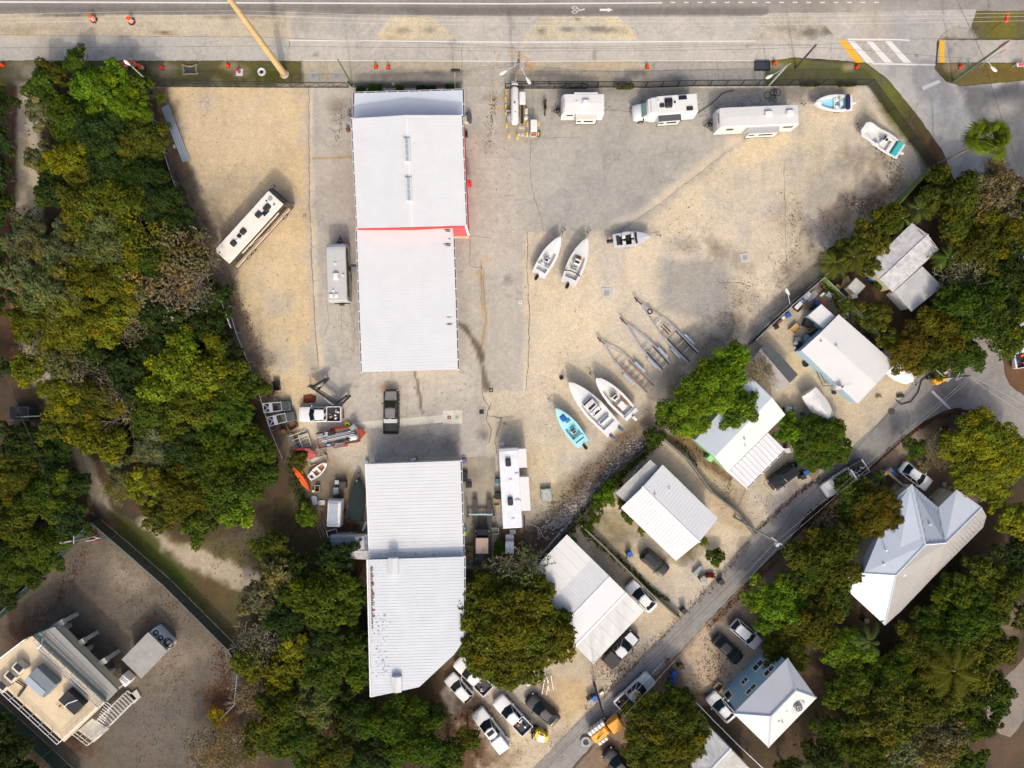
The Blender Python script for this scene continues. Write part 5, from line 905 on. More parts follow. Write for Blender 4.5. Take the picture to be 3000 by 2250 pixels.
# grey travel trailer (vertical)
loc,rz,L=place((983,712),(989,880),3.0);t=thing('travel_trailer','grey roofed travel trailer beside the warehouse with a fold out step','caravan',loc,rz);W=2.45;L=7.3
rv_body(t,L,W,3.0,mat('grey_trailer_skin',(.47,.47,.46),.5,var=.05),.75);mb=MB();mb.loft([[(.43*L+.0,-W/2+.05,2.97),(.43*L,W/2-.05,2.97)],[(.47*L,-W/2+.05,2.76),(.47*L,W/2-.05,2.76)],[(.497*L,-W/2+.05,2.28),(.497*L,W/2-.05,2.28)]],caps=False,closed=False);mb.v=[p+Vector((.03,0,.04)) for p in mb.v];mb.build('front_cap',mat('silver_cap',(.55,.60,.68),.3,var=.02),t)
rv_bits(t,L,W,3.05,ac=[(-.6,.05)],vents=[(-3.0,.75),(-3.0,.1)],fans=[(1.0,.1),(-.5,-.8),(-2.4,.5)])
for x,w_ in((2.4,.7),(.9,1.2),(-2.6,1.0),(-1.0,1.5)):rv_win(t,x,-W/2,2.0,w_,.6,-1)
mb=MB();mb.box((.6,-W/2-.02,1.6),(.65,.04,1.9));mb.build('door',BLKPL,t);mb=MB();mb.box((.6,-W/2-.35,.35),(.8,.6,.06));mb.box((.6,-W/2-.8,.2),(.8,.3,.06));mb.build('step',GALV,t);mb=MB();mb.box((3.47,0,2.55),(.04,1.0,.18),ry=.6);mb.build('name_strip',BLKPL,t)
mb=MB();mb.tube((-3.2,-W/2-.1,2.7),(2.9,-W/2-.1,2.7),.09);mb.build('awning_roll',BLKPL,t);mb=MB();mb.box((-3.72,0,.55),(.12,2.0,.2));mb.tube((-3.85,.3,.8),(-3.85,-.3,.8),.2,n=10);mb.build('rear_bumper',DSTEEL,t)
hitch(t,L/2,W);[wheel(t,x,s*(W/2-.1),.36,.25) for x in(-.45,.45) for s in(-1,1)]
def slideout(t,x,y,w_,d,z0,z1,m,topm=None,win=True,s=-1):
 mb=MB();mb.box((x,y+s*d/2,(z0+z1)/2),(w_,d,z1-z0));o=mb.build('slide_out',m,t);mb=MB();mb.box((x,y+s*d/2,z1+.03),(w_+.06,d+.06,.06));mb.build('slide_out_roof',topm or m,o)
 if win:mb=MB();mb.box((x-w_*.12,y+s*(d+.01),(z0+z1)/2+.2),(w_*.45,.03,.4));mb.box((x+w_*.34,y+s*(d+.01),(z0+z1)/2+.2),(w_*.2,.03,.35));mb.build('side_window',CARGL,o);mb=MB();mb.box((x,y+s*(d+.008),z0+.1),(w_,.025,.12));[mb.box((x+q*w_/2,y+s*(d+.008),(z0+z1)/2),(.08,.025,z1-z0)) for q in(-1,1)];mb.build('edge_trim',BLKPL,o)
# white trailer with slide-out
loc,rz,L=place((1650,303),(1766,303),2.9);t=thing('travel_trailer','short white travel trailer with one slide out beside the motorcycle','caravan',loc,rz);W=2.4;L=5.35
RVW=mat('white_fibreglass',(.66,.655,.64),.35,var=.03);rv_body(t,L,W,2.95,RVW,.7);rv_bits(t,L,W,3.0,ac=[(-.35,-.05)],fans=[(.75,-.1)]);
mb=MB();mb.tube((-1.9,-W/2-.12,2.8),(1.1,-W/2-.12,2.8),.12);mb.build('awning_roll',WPL,t)
slideout(t,-.45,W/2,2.6,.75,1.0,2.7,RVW,mat('beige_slide_top',(.62,.60,.55),.5,var=.05),s=1);rv_win(t,1.6,W/2,2.1,.8,.35,1)
mb=MB();mb.box((2.3,0,2.86),(.04,1.1,.3),ry=.9);mb.build('name_strip',mat('blue_grey_decal',(.12,.25,.30),.5,var=.2),t);hitch(t,L/2,W,.9);[wheel(t,x,s*(W/2-.1),.34,.22) for x in(-.6,.2) for s in(-1,1)]
# class C motorhome
loc,rz,L=place((1857,322),(2037,308),2.0);t=thing('motorhome','white and silver camper van motorhome with roof solar panels and green windscreen','motorhome',loc,rz);W=2.4;L=7.9
mb=MB();h=1.0;mb.loft([[(x*L,-w_,.5),(x*L,-w_,z_-.15),(x*L,-w_*.8,z_),(x*L,w_*.8,z_),(x*L,w_,z_-.15),(x*L,w_,.5)] for x,w_,z_ in((.5,.55,.95),(.485,.85,1.15),(.44,.98,1.3),(.36,1.0,1.45),(.25,1.0,1.5),(.2,1.0,1.5))]);mb.build('hood',PS,t,smooth=True)
mb=MB();mb.loft([[(x*L,-w_,.5),(x*L,-w_,z_-.2),(x*L,-w_+.12,z_),(x*L,w_-.12,z_),(x*L,w_,z_-.2),(x*L,w_,.5)] for x,w_,z_ in((.30,.75,2.45),(.28,.98,2.75),(.22,1.15,2.9),(.12,1.2,2.95),(-.495,1.2,2.95),(-.5,1.18,2.9))]);mb.build('body',RVW,t,smooth=True)
mb=MB();mb.add([(.365*L,-.85,1.46),(.365*L,.85,1.46),(.295*L,.72,2.35),(.295*L,-.72,2.35)],[(0,1,2,3)]);mb.add([(.36*L,-.85,1.4),(.36*L,.85,1.4),(.29*L,.72,2.3),(.29*L,-.72,2.3)],[(3,2,1,0)]);mb.build('windshield',mat('green_glass',(.16,.30,.27),.12,var=0),t)
mb=MB();mb.cbox((.19*L,0,3.0),(.9,1.9,.1),.05);mb.build('cab_roof',PS,t)
slideout(t,-.05*L,1.2,2.8,.75,.9,2.6,PS,ROOFD,s=1)
rv_bits(t,L,W,3.0,solar=[(-.3,-.45,1.0,.5),(-2.1,-.65,1.0,.5)],fans=[(-.25,.25),(-.75,.25),(1.0,-.4)])
for x,y,a,c_ in((.55,.1,.6,.5),(-2.9,.75,.8,.5),(-1.1,.1-.3,.2,.3)):mb=MB();mb.cbox((x,y,3.05),(a,c_,.12),.05);mb.build('roof_vent',BLKPL,t)
mb=MB();mb.cbox((-.6+.3,.1,3.08),(.95,.7,.26),.1);mb.build('air_conditioner',BLKPL,t)
for s in(-1,1):
 mb=MB();mb.cbox((.34*L,s*1.2,1.6),(.15,.25,.35),.05);mb.build('mirror',BLKPL,t);[wheel(t,x*L,s*(1.0 if x>0 else 1.06),.38,.25) for x in(.36,-.28)];mb=MB();mb.box((.49*L-.1,s*.72,1.0),(.15,.3,.2),-s*.4);mb.build('headlight',LENS,t)
# long fifth wheel trailer
loc,rz,L=place((2103,345),(2340,335),3.0);t=thing('travel_trailer','longest grey white travel trailer with an underside slide out near the street lamp','caravan',loc,rz);W=2.5;L=10.1
rv_body(t,L,W,3.1,mat('pale_trailer_skin',(.58,.58,.57),.5,var=.04),.8);mb=MB();mb.loft([[(x*L+.03,-W/2+.05,z_+.04),(x*L+.03,W/2-.05,z_+.04)] for x,z_ in((.43,3.05),(.47,2.82),(.497,2.3))],caps=False,closed=False);mb.build('front_cap',RVW,t)
rv_bits(t,L,W,3.15,ac=[(.0-1.2,-.15),(-3.9,-.15)]);slideout(t,-.7,W/2,3.9,.8,1.0,2.7,RVW,mat('grey_slide_top',(.40,.40,.39),.5,var=.05),s=1);rv_win(t,3.4,W/2,2.2,.9,.5,1);rv_win(t,-4.0,W/2,2.2,1.2,.4,1)
mb=MB();mb.box((4.95,0,2.75),(.04,1.3,.16),ry=.6);mb.build('name_strip',BLKPL,t);hitch(t,L/2,W,1.0);[wheel(t,x,s*(W/2-.1),.36,.25) for x in(-.9,0) for s in(-1,1)]
# long white park trailer
loc,rz,L=place((1489,1315),(1502,1548),3.2);t=thing('trailer_home','long white park trailer with two slide out rooms on its right side','trailer home',loc,rz);W=2.45;L=10.0;LR=mat('grimy_white_roof',(.66,.68,.72),.5,var=.10,scale=1.2)
rv_body(t,L,W,3.1,LR,.2,.5);slideout(t,3.7,-W/2,2.3,1.0,.8,2.95,RVW,s=-1);slideout(t,-.8,-W/2+.02,4.2,1.15,.8,2.9,RVW,s=-1)
for x in(3.3,-1.6):mb=MB();mb.cbox((x,.1,3.35),(1.0,.68,.32),.12);mb.build('air_conditioner',BLKPL,t)
for x,y in((1.7,-.9),(1.0,-.05),(-3.9,-.1)):mb=MB();mb.cbox((x,y,3.2),(.42,.42,.1),.04);mb.build('roof_vent',WPL,t)
mb=MB();mb.box((4.95,0,3.25),(.2,2.4,.15));mb.build('roof_rack',GALV,t);[wheel(t,x,s*(W/2-.1),.38,.25) for x in(-.9,0,.9) for s in(-1,1)];mb=MB();mb.cbox((5.5,.8,1.0),(.5,.6,.5),.05);mb.build('front_box',GALV,t)
mb=MB();mb.path([(-1.5,-.5,3.25),(-1.45,-.9,3.3),(-1.6,-1.2,3.1)],.06);mb.build('torn_awning',ROOFG,t)
# small box trailer
loc,rz,L=place((980,1468),(977,1540),2.0);t=thing('box_trailer','small white box trailer with grey roof beside the dark covered boat','trailer',loc,rz)
rv_body(t,3.4,1.7,2.1,WPL,.4,.4,slope=.02);mb=MB();mb.box((-.1,.1,2.16),(2.8,1.15,.05));mb.build('roof_panel',mat('slate_roof_panel',(.34,.38,.44),.5,var=.15,scale=3),t);hitch(t,1.7,1.6,.8);[wheel(t,-.1,s*.95,.3,.2) for s in(-1,1)]
# LPG station
t=thing('gas_tank','long white cylindrical gas tank with rounded ends on supports near the gate','gas tank',place2(1508,322));mb=MB();rings=[]
for y,r_ in((-2.45,.12),(-2.4,.3),(-2.25,.44),(-2.05,.5),(2.05,.5),(2.25,.44),(2.4,.3),(2.45,.12)):rings.append([(r_*math.cos(a),y,1.35+r_*math.sin(a)) for a in np.linspace(0,2*math.pi,17)[:-1]])
mb.loft(rings);mb.build('tank_shell',WPL,t,smooth='full');mb=MB();[mb.box((0,y,.45),(.9,.3,.9)) for y in(-1.4,1.4)];mb.build('cradle',CONCM,t);mb=MB();mb.tube((0,.2,1.8),(0,.2,2.0),.1,n=8);mb.tube((.05,-1,1.8),(.05,-1,1.95),.06,n=8);mb.build('valve',DSTEEL,t);mb=MB();mb.cbox((0,2.9,1.3),(.85,.45,.5),.05);mb.build('pump_box',GALV,t)
t=thing('filling_rack','narrow white canopied dispenser with a black chute beside the gas tank','dispenser',place2(1530,328));mb=MB();mb.cbox((0,1.2,1.5),(.8,1.6,.5),.12);mb.build('canopy',WPL,t);mb=MB();mb.box((-.05,-.8,1.3),(.42,2.4,.1));mb.build('chute',BLKPL,t);mb=MB();[mb.box((-.05+s*.24,-.5,1.32),(.05,3.0,.16)) for s in(-1,1)];[mb.box((x,y,.6),(.08,.08,1.2)) for x in(-.2,.2) for y in(-1.6,1.8)];mb.build('side_rail',YL,t);mb=MB();mb.cbox((.5,-.3,.7),(.4,.75,.7),.05);mb.build('meter_box',BG,t)
def bottle(u,v,label,m,s=1.0):
 t=thing('gas_bottle',label,'gas bottle',place2(u,v));mb=MB();mb.loft([[(r_*s*math.cos(a),r_*s*math.sin(a),z_*s) for a in np.linspace(0,2*math.pi,13)[:-1]] for r_,z_ in((.3,0),(.34,.1),(.34,.8),(.25,1.0),(.08,1.08))]);mb.build('bottle_shell',m,t,smooth=True);mb=MB();mb.ring((0,0,1.12*s),.16*s,.03,n=10);mb.build('collar',GALV,t)
bottle(1541,350,'tall white gas bottle right of the black chute',WPL,.9);bottle(1539,342,'smaller grey gas bottle just above the tall white one',GRYPL,.7);bottle(1493,350,'round grey barrel left of the long gas tank',GRYPL,1.25)
t=thing('ice_machine','white upright cabinet with red brown front panels near the gas tank','cabinet',place2(1563,383));mb=MB();mb.cbox((0,0,.95),(.85,1.5,1.9),.04);mb.build('cabinet_body',WPL,t);mb=MB();mb.box((0,-.77,1.35),(.7,.04,.5));mb.box((0,-.77,.6),(.7,.04,.6));mb.build('front_panel',mat('dull_red_panel',(.22,.05,.05),.5,var=.3),t)
for i,(u,v,lb) in enumerate([(1484,273,'nearest the gate'),(1481,296,'second from the gate'),(1482,318,'where the yellow ground line ends'),(1485,372,'left of the lower end of the gas tank'),(1491,402,'furthest down on the left'),(1545,368,'right of the black chute'),(1544,398,'lower right of the chute'),(1516,405,'below the end of the gas tank'),(1577,366,'top right beside the white cabinet'),(1577,398,'bottom right beside the white cabinet'),(1483,340,'beside the round grey barrel')]):
 t=thing('bollard',f'yellow steel bollard {lb}','bollard',place2(u,v),0,'yellow bollards round the gas tank');mb=MB();mb.tube((0,0,0),(0,0,1.1),.09,n=8);mb.ball((0,0,1.1),(.09,.09,.06),8,5);mb.build('post',YELLOW,t);mb=MB();mb.box((0,0,.03),(.34,.34,.06));mb.build('footing',CONCM,t)
for i,(u,v) in enumerate([(1524,373),(1533,374),(1520,394),(1531,395)]):
 t=thing('paver',f'square concrete step paver, number {"one two three four".split()[i]} clockwise below the chute','paver',place2(u,v));mb=MB();mb.cbox((0,0,.06),(.4,.4,.12),.02);mb.build('slab',CONCM,t)
t=thing('planter','small planter of pale drums beside the left bollards','drum rack',place2(1487,338));[MB().tube((x,y,0),(x,y,.8),.16,n=10).build('drum',WPL,t) for x,y in((-.1,.25),(.2,.25),(-.1,-.15),(.2,-.15))]
# ================================================================ BOATS AND TRAILERS
GEL=mat('white_gelcoat',(.67,.67,.66),.3,var=.03,coat=.3);GELD=mat('deck_gelcoat',(.60,.60,.58),.5,var=.05);GELC=mat('cream_deck',(.62,.60,.54),.5,var=.06);AQUA=mat('aqua_gelcoat',(.36,.66,.74),.3,var=.03);AQUAD=mat('aqua_deck',(.28,.62,.66),.5,var=.05);BLUED=mat('sky_blue_deck',(.30,.60,.72),.5,var=.04)
SILV=mat('silver_hull',(.55,.57,.59),.3,.2,var=.04);NAVY=mat('navy_canvas',(.015,.02,.06),.8,var=.1);TEAK=mat('teak',(.32,.12,.04),.7,var=.2)
def hw(t,fine=.8,tr=.86):
 return(math.sin(min(1,t/.62)*math.pi/2)**fine)*(1-(1-tr)*max(0,(t-.55)/.45)**1.6)
def boat(name,label,f,bk,W,hull=GEL,deck=GELD,floor=GELC,z0=.45,zg=1.45,fore=.34,aft=.93,inset=.22,fd=.55,cat='boat',L=None,fine=.68,sq=0.0,tr=.86):
 loc,rz,L0=place(f,bk,zg);L=L or L0;t=thing(name,label,cat,loc,rz);t['_']=0;del t['_'];N=18;h=W/2
 ts=[i/N for i in range(N+1)];X=lambda q:(.5-q)*L
 def HW(q):return max(h*max(hw(q,fine,tr),sq*min(1,.55+q*6)),.03)
 def zz(q):return zg+.28*(1-q)**2
 rings=[]
 for q in ts:
  w_=HW(q);kz=z0+.5*max(0,1-q/.25)**2
  rings.append([(X(q),0,kz),(X(q)*1.0-.0,w_*.72,kz+.32),(X(q),w_,zz(q)-.08),(X(q),w_*.98,zz(q)),(X(q),max(w_-.1,.0),zz(q)+.01),(X(q),-max(w_-.1,.0),zz(q)+.01),(X(q),-w_*.98,zz(q)),(X(q),-w_,zz(q)-.08),(X(q),-w_*.72,kz+.32)])
 mb=MB()
 for i in range(N):
  k=len(mb.v);mb.v+=[Vector(p) for p in rings[i]]+[Vector(p) for p in rings[i+1]]
  for j in range(9):
   if j==4:continue
   a,b_=j,(j+1)%9;mb.f.append((k+a,k+a+9,k+b_+9,k+b_))
 mb.add(rings[-1],[tuple(range(9))]);mb.add(rings[0],[tuple(range(8,-1,-1))]);mb.build('hull',hull,t)
 # deck: side decks, foredeck and aft deck with cockpit opening
 mb=MB()
 for i in range(N):
  q0,q1=ts[i],ts[i+1];a0,a1=max(HW(q0)-.1,0),max(HW(q1)-.1,0);open_=fore<=q0 and q1<=aft
  b0,b1=(max(a0-inset,.05),max(a1-inset,.05)) if open_ else(0,0)
  for s in(-1,1):
   p=[(X(q0),s*a0,zz(q0)+.01),(X(q1),s*a1,zz(q1)+.01),(X(q1),s*b1,zz(q1)+.01+(.05 if not open_ else 0)),(X(q0),s*b0,zz(q0)+.01+(.05 if not open_ else 0))]
   mb.add(p,[(0,1,2,3) if s<0 else(3,2,1,0)])
   if open_:mb.add([p[3],p[2],(X(q1),s*b1,zz(q1)-fd),(X(q0),s*b0,zz(q0)-fd)],[(0,1,2,3)])
 qs=[q for q in ts if fore<=q<=aft];qa,qb=(ts[math.ceil(fore*N)],ts[math.floor(aft*N)])
 for q in(qa,qb):w_=max(HW(q)-.1-inset,.05);mb.add([(X(q),-w_,zz(q)+.04),(X(q),w_,zz(q)+.04),(X(q),w_,zz(q)-fd),(X(q),-w_,zz(q)-fd)],[(0,1,2,3)])
 mb.build('deck',deck,t)
 mb=MB();qs=np.linspace(qa,qb,10);up=[(X(q),max(HW(q)-.1-inset,.05),zz(q)-fd+.01) for q in qs];mb.add(up+[(x,-y,z_) for x,y,z_ in up[::-1]],[tuple(range(20))[::-1]]);mb.build('cockpit_floor',floor,t)
 t['_L']=L;del t['_L'];return t,L,zg
def outboard(t,L,zg,ys=(0,),m=None,big=1.0):
 for y in ys:
  mb=MB();mb.cbox((-L/2-.38*big,y,zg+.12),(.75*big,.42*big,.5),.14);o=mb.build('outboard_motor',m or PB,t);mb=MB();mb.box((-L/2-.42*big,y,zg-.55),(.22,.12,1.0));mb.box((-L/2-.12,y,zg-.1),(.35,.25,.4));mb.build('motor_leg',DSTEEL,o)
def console(t,x,zf,w_=.8,l_=.7,m=GEL,screen=True,h_=.95):
 mb=MB();mb.cbox((x,0,zf+h_/2),(l_,w_,h_),.1);c=mb.build('console',m,t)
 if screen:mb=MB();mb.box((x+l_*.4,0,zf+h_+.12),(.05,w_*.9,.3),ry=-.5);mb.build('windscreen',CARGL,c);mb=MB();mb.ring((x-l_*.5-.05,0,zf+h_-.1),.17,.025,n=12);mb.build('steering_wheel',DSTEEL,c);mb=MB();mb.box((x-.1,0,zf+h_+.015),(.3,w_*.7,.02));mb.build('dashboard',BLKPL,c)
def seat(t,x,y,zf,w_=.5,l_=.5,m=None):
 mb=MB();mb.cbox((x,y,zf+.28),(l_,w_,.3),.07);mb.cbox((x-l_*.45,y,zf+.6),(.12,w_,.5),.05);mb.build('seat',m or WPL,t)
def btrailer(f,bk,W,label,tongue=1.3,axles=1,m=GALV,zz=.45,L=None):
 loc,rz,L0=place(f,bk,zz);L=L or L0;t=thing('boat_trailer',label,'trailer',loc,rz);h=W/2
 mb=MB()
 for s in(-1,1):mb.tube((-.45*L,s*h*.62,zz),(.22*L,s*h*.58,zz),.05);mb.tube((.22*L,s*h*.58,zz),(.5*L,0,zz),.05);mb.tube((-.45*L,s*h*.3,zz+.16),(.15*L,s*h*.26,zz+.16),.06)
 for x in(-.42,-.2,0,.2):mb.tube((x*L,-h*.62,zz-.06),(x*L,h*.62,zz-.06),.045)
 mb.tube((.5*L,0,zz),(.5*L+tongue,0,zz),.055);mb.build('frame',m,t);mb=MB();mb.cbox((.5*L+tongue,0,zz+.04),(.25,.14,.12),.03);mb.tube((.5*L+tongue*.7,.1,0),(.5*L+tongue*.7,.1,zz+.4),.04);mb.build('coupler',DSTEEL,t)
 mb=MB();mb.box((.5*L-.1,0,zz+.45),(.1,.1,.9),ry=-.2);mb.build('winch_post',m,t)
 xs=[-.16*L] if axles==1 else[-.16*L-.4,-.16*L+.4]
 for s in(-1,1):
  for x in xs:wheel(t,x,s*(h*.92-.02),.32,.2)
  x0,x1=min(xs)-.42,max(xs)+.42;mb=MB();y=s*(h*.92-.02)
  mb.loft([[(x,y-.13,z_),(x,y+.13,z_),(x,y+.13,z_+.03),(x,y-.13,z_+.03)] for x,z_ in((x0,.45),(x0+.15,.66),(x0+.35,.7),(x1-.35,.7),(x1-.15,.66),(x1,.45))]);mb.build('fender',m,t)
 return t
# two white centre-console boats
t,L,zg=boat('motorboat','plain white open motorboat, left of the pair in the middle of the yard',(1642,694),(1576,806),2.15,deck=GEL,floor=GEL);btrailer((1640,698),(1582,800),2.15,'galvanised trailer carrying the left boat of the middle pair');zf=zg-.5;console(t,-.6,zf,.6,.6);seat(t,-1.3,.5,zf);seat(t,-1.3,-.5,zf);outboard(t,L,zg)
t,L,zg=boat('motorboat','white centre console boat with brown seat box, right of the middle pair',(1720,699),(1665,830),2.35,zg=1.5);btrailer((1718,702),(1670,822),2.3,'galvanised trailer carrying the right boat of the middle pair');zf=zg-.5;console(t,-.15,zf,.85,.9);mb=MB();mb.cbox((.65,0,zf+.25),(.5,.6,.5),.06);mb.build('seat_box',TEAK,t);seat(t,-1.1,0,zf,.8);outboard(t,L,zg);mb=MB();mb.path([(-1.75,1.05,zg+.1),(-1.6,.4,zg+.5),(-1.6,-.4,zg+.5),(-1.75,-1.05,zg+.1)],.07);mb.build('folded_canopy',NAVY,t)
# grey ski boat
t,L,zg=boat('motorboat','silver grey bowrider boat with four white seats and black interior',(1905,693),(1796,706),1.95,SILV,SILV,mat('black_carpet',(.02,.02,.02),.9,var=.1),fore=.4,aft=.9,zg=1.25,inset=.18);btrailer((1905,693),(1800,706),2.2,'black and galvanised trailer under the silver grey bowrider',1.3);zf=zg-.4
for x in(.2,-1.0):
 for y in(-.4,.4):seat(t,x,y,zf,.5,.45)
mb=MB();mb.box((-1.75,0,zg+.05),(.45,1.2,.05));mb.build('engine_cover',BLKPL,t);outboard(t,L,zg-.1,big=1.1);mb=MB();mb.loft([[(.75,-.72,zg+.1),(.75,.72,zg+.1)],[(.35,-.7,zg+.45),(.35,.7,zg+.45)]],caps=False,closed=False);mb.build('windscreen',CARGL,t)
# aqua skiff
t,L,zg=boat('motorboat','aqua blue open fishing boat with a blue bag in the bow',(1628,1196),(1709,1302),2.1,AQUA,AQUA,AQUAD,fore=.45,zg=1.4);btrailer((1624,1192),(1700,1290),2.0,'trailer under the aqua blue fishing boat');zf=zg-.5;console(t,-.8,zf,.6,.6,WPL);outboard(t,L,zg);mb=MB();mb.cbox((1.35,0,zg+.2),(.95,.75,.3),.14);mb.build('storage_bag',BLUE,t);mb=MB();mb.cbox((.75,-.25,zg+.15),(.5,.7,.2),.1);mb.build('folded_tarp',mat('teal_tarp',(.02,.25,.32),.7,var=.2),t);mb=MB();mb.box((-1.9,0,zg+.06),(.4,1.5,.1));mb.build('stern_bench',AQUAD,t)
# big white boat
t,L,zg=boat('motorboat','largest white sport fishing boat with two grey outboard motors',(1666,1120),(1800,1262),2.75,zg=1.9,z0=.55,fore=.36,floor=GEL,deck=GEL,fd=.4,fine=.62);btrailer((1664,1118),(1780,1240),2.6,'tandem trailer under the largest white fishing boat',1.0,2);zf=zg-.5;console(t,.1,zf,1.5,1.9,GEL,h_=1.1);mb=MB();mb.path([(-.3,-.7,zf+1.2),(-.3,-.7,zg+1.6),(-.3,.7,zg+1.6),(-.3,.7,zf+1.2)],.05);mb.path([(-.9,-.6,zf+.6),(-.9,-.6,zg+1.5),(-.9,.6,zg+1.5),(-.9,.6,zf+.6)],.05);mb.build('tower_frame',DSTEEL,t);mb=MB();mb.cbox((-.85,0,zg+.4),(.5,.75,.3),.1);mb.build('helm_cover',NAVY,t);seat(t,-2.2,0,zf,1.6,.5);outboard(t,L,zg,(-.75,.75),mat('blue_grey_cowling',(.12,.15,.19),.3,var=.05),1.1);mb=MB();mb.cbox((1.6,0,zf+.35),(1.5,1.2,.5),.2);mb.build('bow_cushion',GELC,t)
# third white boat
t,L,zg=boat('motorboat','white open boat with brown trimmed seats and single white outboard motor',(1746,1108),(1853,1218),2.35,zg=1.6,fore=.25,deck=GEL,floor=GELC,fine=.55);btrailer((1744,1108),(1840,1205),2.3,'trailer under the white boat with brown trimmed seats',1.0);zf=zg-.5;console(t,.0,zf,.8,.8);mb=MB();mb.cbox((-1.5,0,zf+.3),(1.1,.9,.4),.08);mb.build('engine_box',WPL,t)
for y in(-.62,.62):mb=MB();mb.box((-1.3,y,zf+.25),(1.5,.14,.3));mb.build('side_bench',TEAK,t)
outboard(t,L,zg,m=WPL);mb=MB();mb.tube((-L/2+.5,-1.0,zg+.1),(-L/2+.5,1.0,zg+.1),.1);mb.build('stern_rail',GALV,t)
# blue-decked boat
t,L,zg=boat('motorboat','white boat with sky blue deck and navy folded canopy near the north fence corner',(2386,303),(2497,301),2.25,GEL,GEL,BLUED,fore=.14,zg=1.4,fine=.6,fd=.4);btrailer((2380,303),(2490,302),2.2,'trailer under the sky blue decked boat',1.4);zf=zg-.4;mb=MB();mb.box((-.15,0,zf+.2),(.12,1.3,.4));mb.cbox((-1.0,0,zf+.3),(.45,.5,.4),.06);mb.build('console',WPL,t);mb=MB();mb.cbox((-1.75,0,zg+.35),(.5,1.9,.3),.12);mb.build('folded_canopy',NAVY,t);outboard(t,L,zg-.2,m=WPL,big=.6);seat(t,-.5,.5,zf);seat(t,-.5,-.5,zf)
# white deck boat with teal cushion
t,L,zg=boat('deck_boat','white deck boat with turquoise rear sun pad in the north east corner',(2527,373),(2640,445),2.5,GEL,GEL,GELD,fore=.08,zg=1.35,sq=.86,inset=.16,fd=.4);btrailer((2535,378),(2630,438),2.4,'tandem trailer under the deck boat with turquoise pad',1.2,2);zf=zg-.4
mb=MB();mb.cbox((-2.25,0,zf+.5),(.75,2.0,.3),.08);mb.build('sun_pad',TEALP,t)
for x,y,a,c_ in((1.9,.65,1.3,.45),(1.9,-.65,1.3,.45),(.6,.85,.6,.4),(-1.4,0,.5,1.9),(-.7,-.75,1.0,.45)):mb=MB();mb.cbox((x,y,zf+.25),(a,c_,.4),.08);mb.build('seat',WPL,t)
console(t,-.3,zf,.6,.7);mb=MB();mb.cbox((.3,.75,zf+.35),(.5,.5,.6),.08);mb.build('side_console',GALV,t);outboard(t,L,zg-.3,m=WPL,big=.6)
# covered boats
def covered(label,f,bk,W,m,zg,ridgez,trail,seam=8,flat=False,fine=.8):
 loc,rz,L=place(f,bk,zg);t=thing('covered_boat',label,'boat',loc,rz);N=16;h=W/2;mb=MB();hull=MB()
 r1=[];r0=[]
 for i in range(N+1):
  q=i/N;w_=max(h*hw(q,fine),.04);x=(.5-q)*L;zr=zg+(ridgez-zg)*math.sin(math.pi*min(1,q*1.1+.05)*.9)**.6 if not flat else zg+.12
  r1.append([(x,-w_*1.02,zg-.25),(x,-w_*1.0,zg),(x,-w_*.5,(zg+zr)/2+.05),(x,0,zr+(.03 if i%3==0 else 0)),(x,w_*.5,(zg+zr)/2+.05),(x,w_,zg),(x,w_*1.02,zg-.25)]);r0.append([(x,0,.5),(x,w_*.8,.8),(x,w_*.98,zg-.2),(x,-w_*.98,zg-.2),(x,-w_*.8,.8)])
 mb.loft(r1);hull.loft(r0);hull.build('hull',GEL if not flat else DSTEEL,t);mb.build('cover',m,t,smooth=True);btrailer(f,bk,W*.92,trail,.7,L=L*.95);return t,L
COV=mat('cream_boat_cover',(.70,.68,.65),.8,var=.06,scale=1.5);t,L=covered('boat under a cream fabric cover parked beside the green house',(2437,1240),(2370,1148),2.5,COV,1.5,2.1,'trailer under the cream covered boat',fine=.45)
t,L=covered('boat shrink wrapped in white beside the blue walled house',(2674,1118),(2586,1036),3.0,mat('white_wrap',(.72,.72,.72),.5,var=.05),1.7,2.2,'trailer under the white wrapped boat',fine=.4)
t,L=covered('narrow boat under a dark green ribbed cover against the shop wall',(1050,1398),(1041,1527),2.15,mat('dark_green_cover',(.013,.023,.023),.9,var=.3,scale=2,stretch=(.5,5,1)),1.2,1.25,'trailer under the dark green covered boat',flat=True)
# orange kayak-like hull, dinghy, red hull
loc,rz,L=place((860,1370),(905,1436),.6);t=thing('kayak','long bright orange kayak lying at the edge of the trees','kayak',loc,rz);mb=MB();mb.loft([[(x*3.8,-w_,.35),(x*3.8,-w_*.7,.6),(x*3.8,0,.68),(x*3.8,w_*.7,.6),(x*3.8,w_,.35),(x*3.8,0,.1)] for x,w_ in((.5,.04),(.42,.22),(.25,.40),(0,.46),(-.25,.38),(-.42,.2),(-.5,.04))]);mb.build('hull',mat('orange_gelcoat',(.85,.13,.015),.4,var=.05),t,smooth=True);mb=MB();mb.tube((-1.7,0,.69),(1.7,0,.69),.03);mb.build('keel_strip',mat('dark_orange',(.5,.07,.01),.5,var=.1),t)
t,L,zg=boat('dinghy','small white dinghy with brown floor lying beside the orange kayak',(958,1356),(906,1402),1.25,GEL,GEL,TEAK,z0=.1,zg=.6,fore=.12,aft=.95,inset=.06,fd=.35,cat='dinghy',fine=.5,tr=.6);mb=MB();mb.box((.1,0,.55),(.3,1.0,.05));mb.box((-.8,0,.55),(.3,.9,.05));mb.build('thwart',WPL,t)
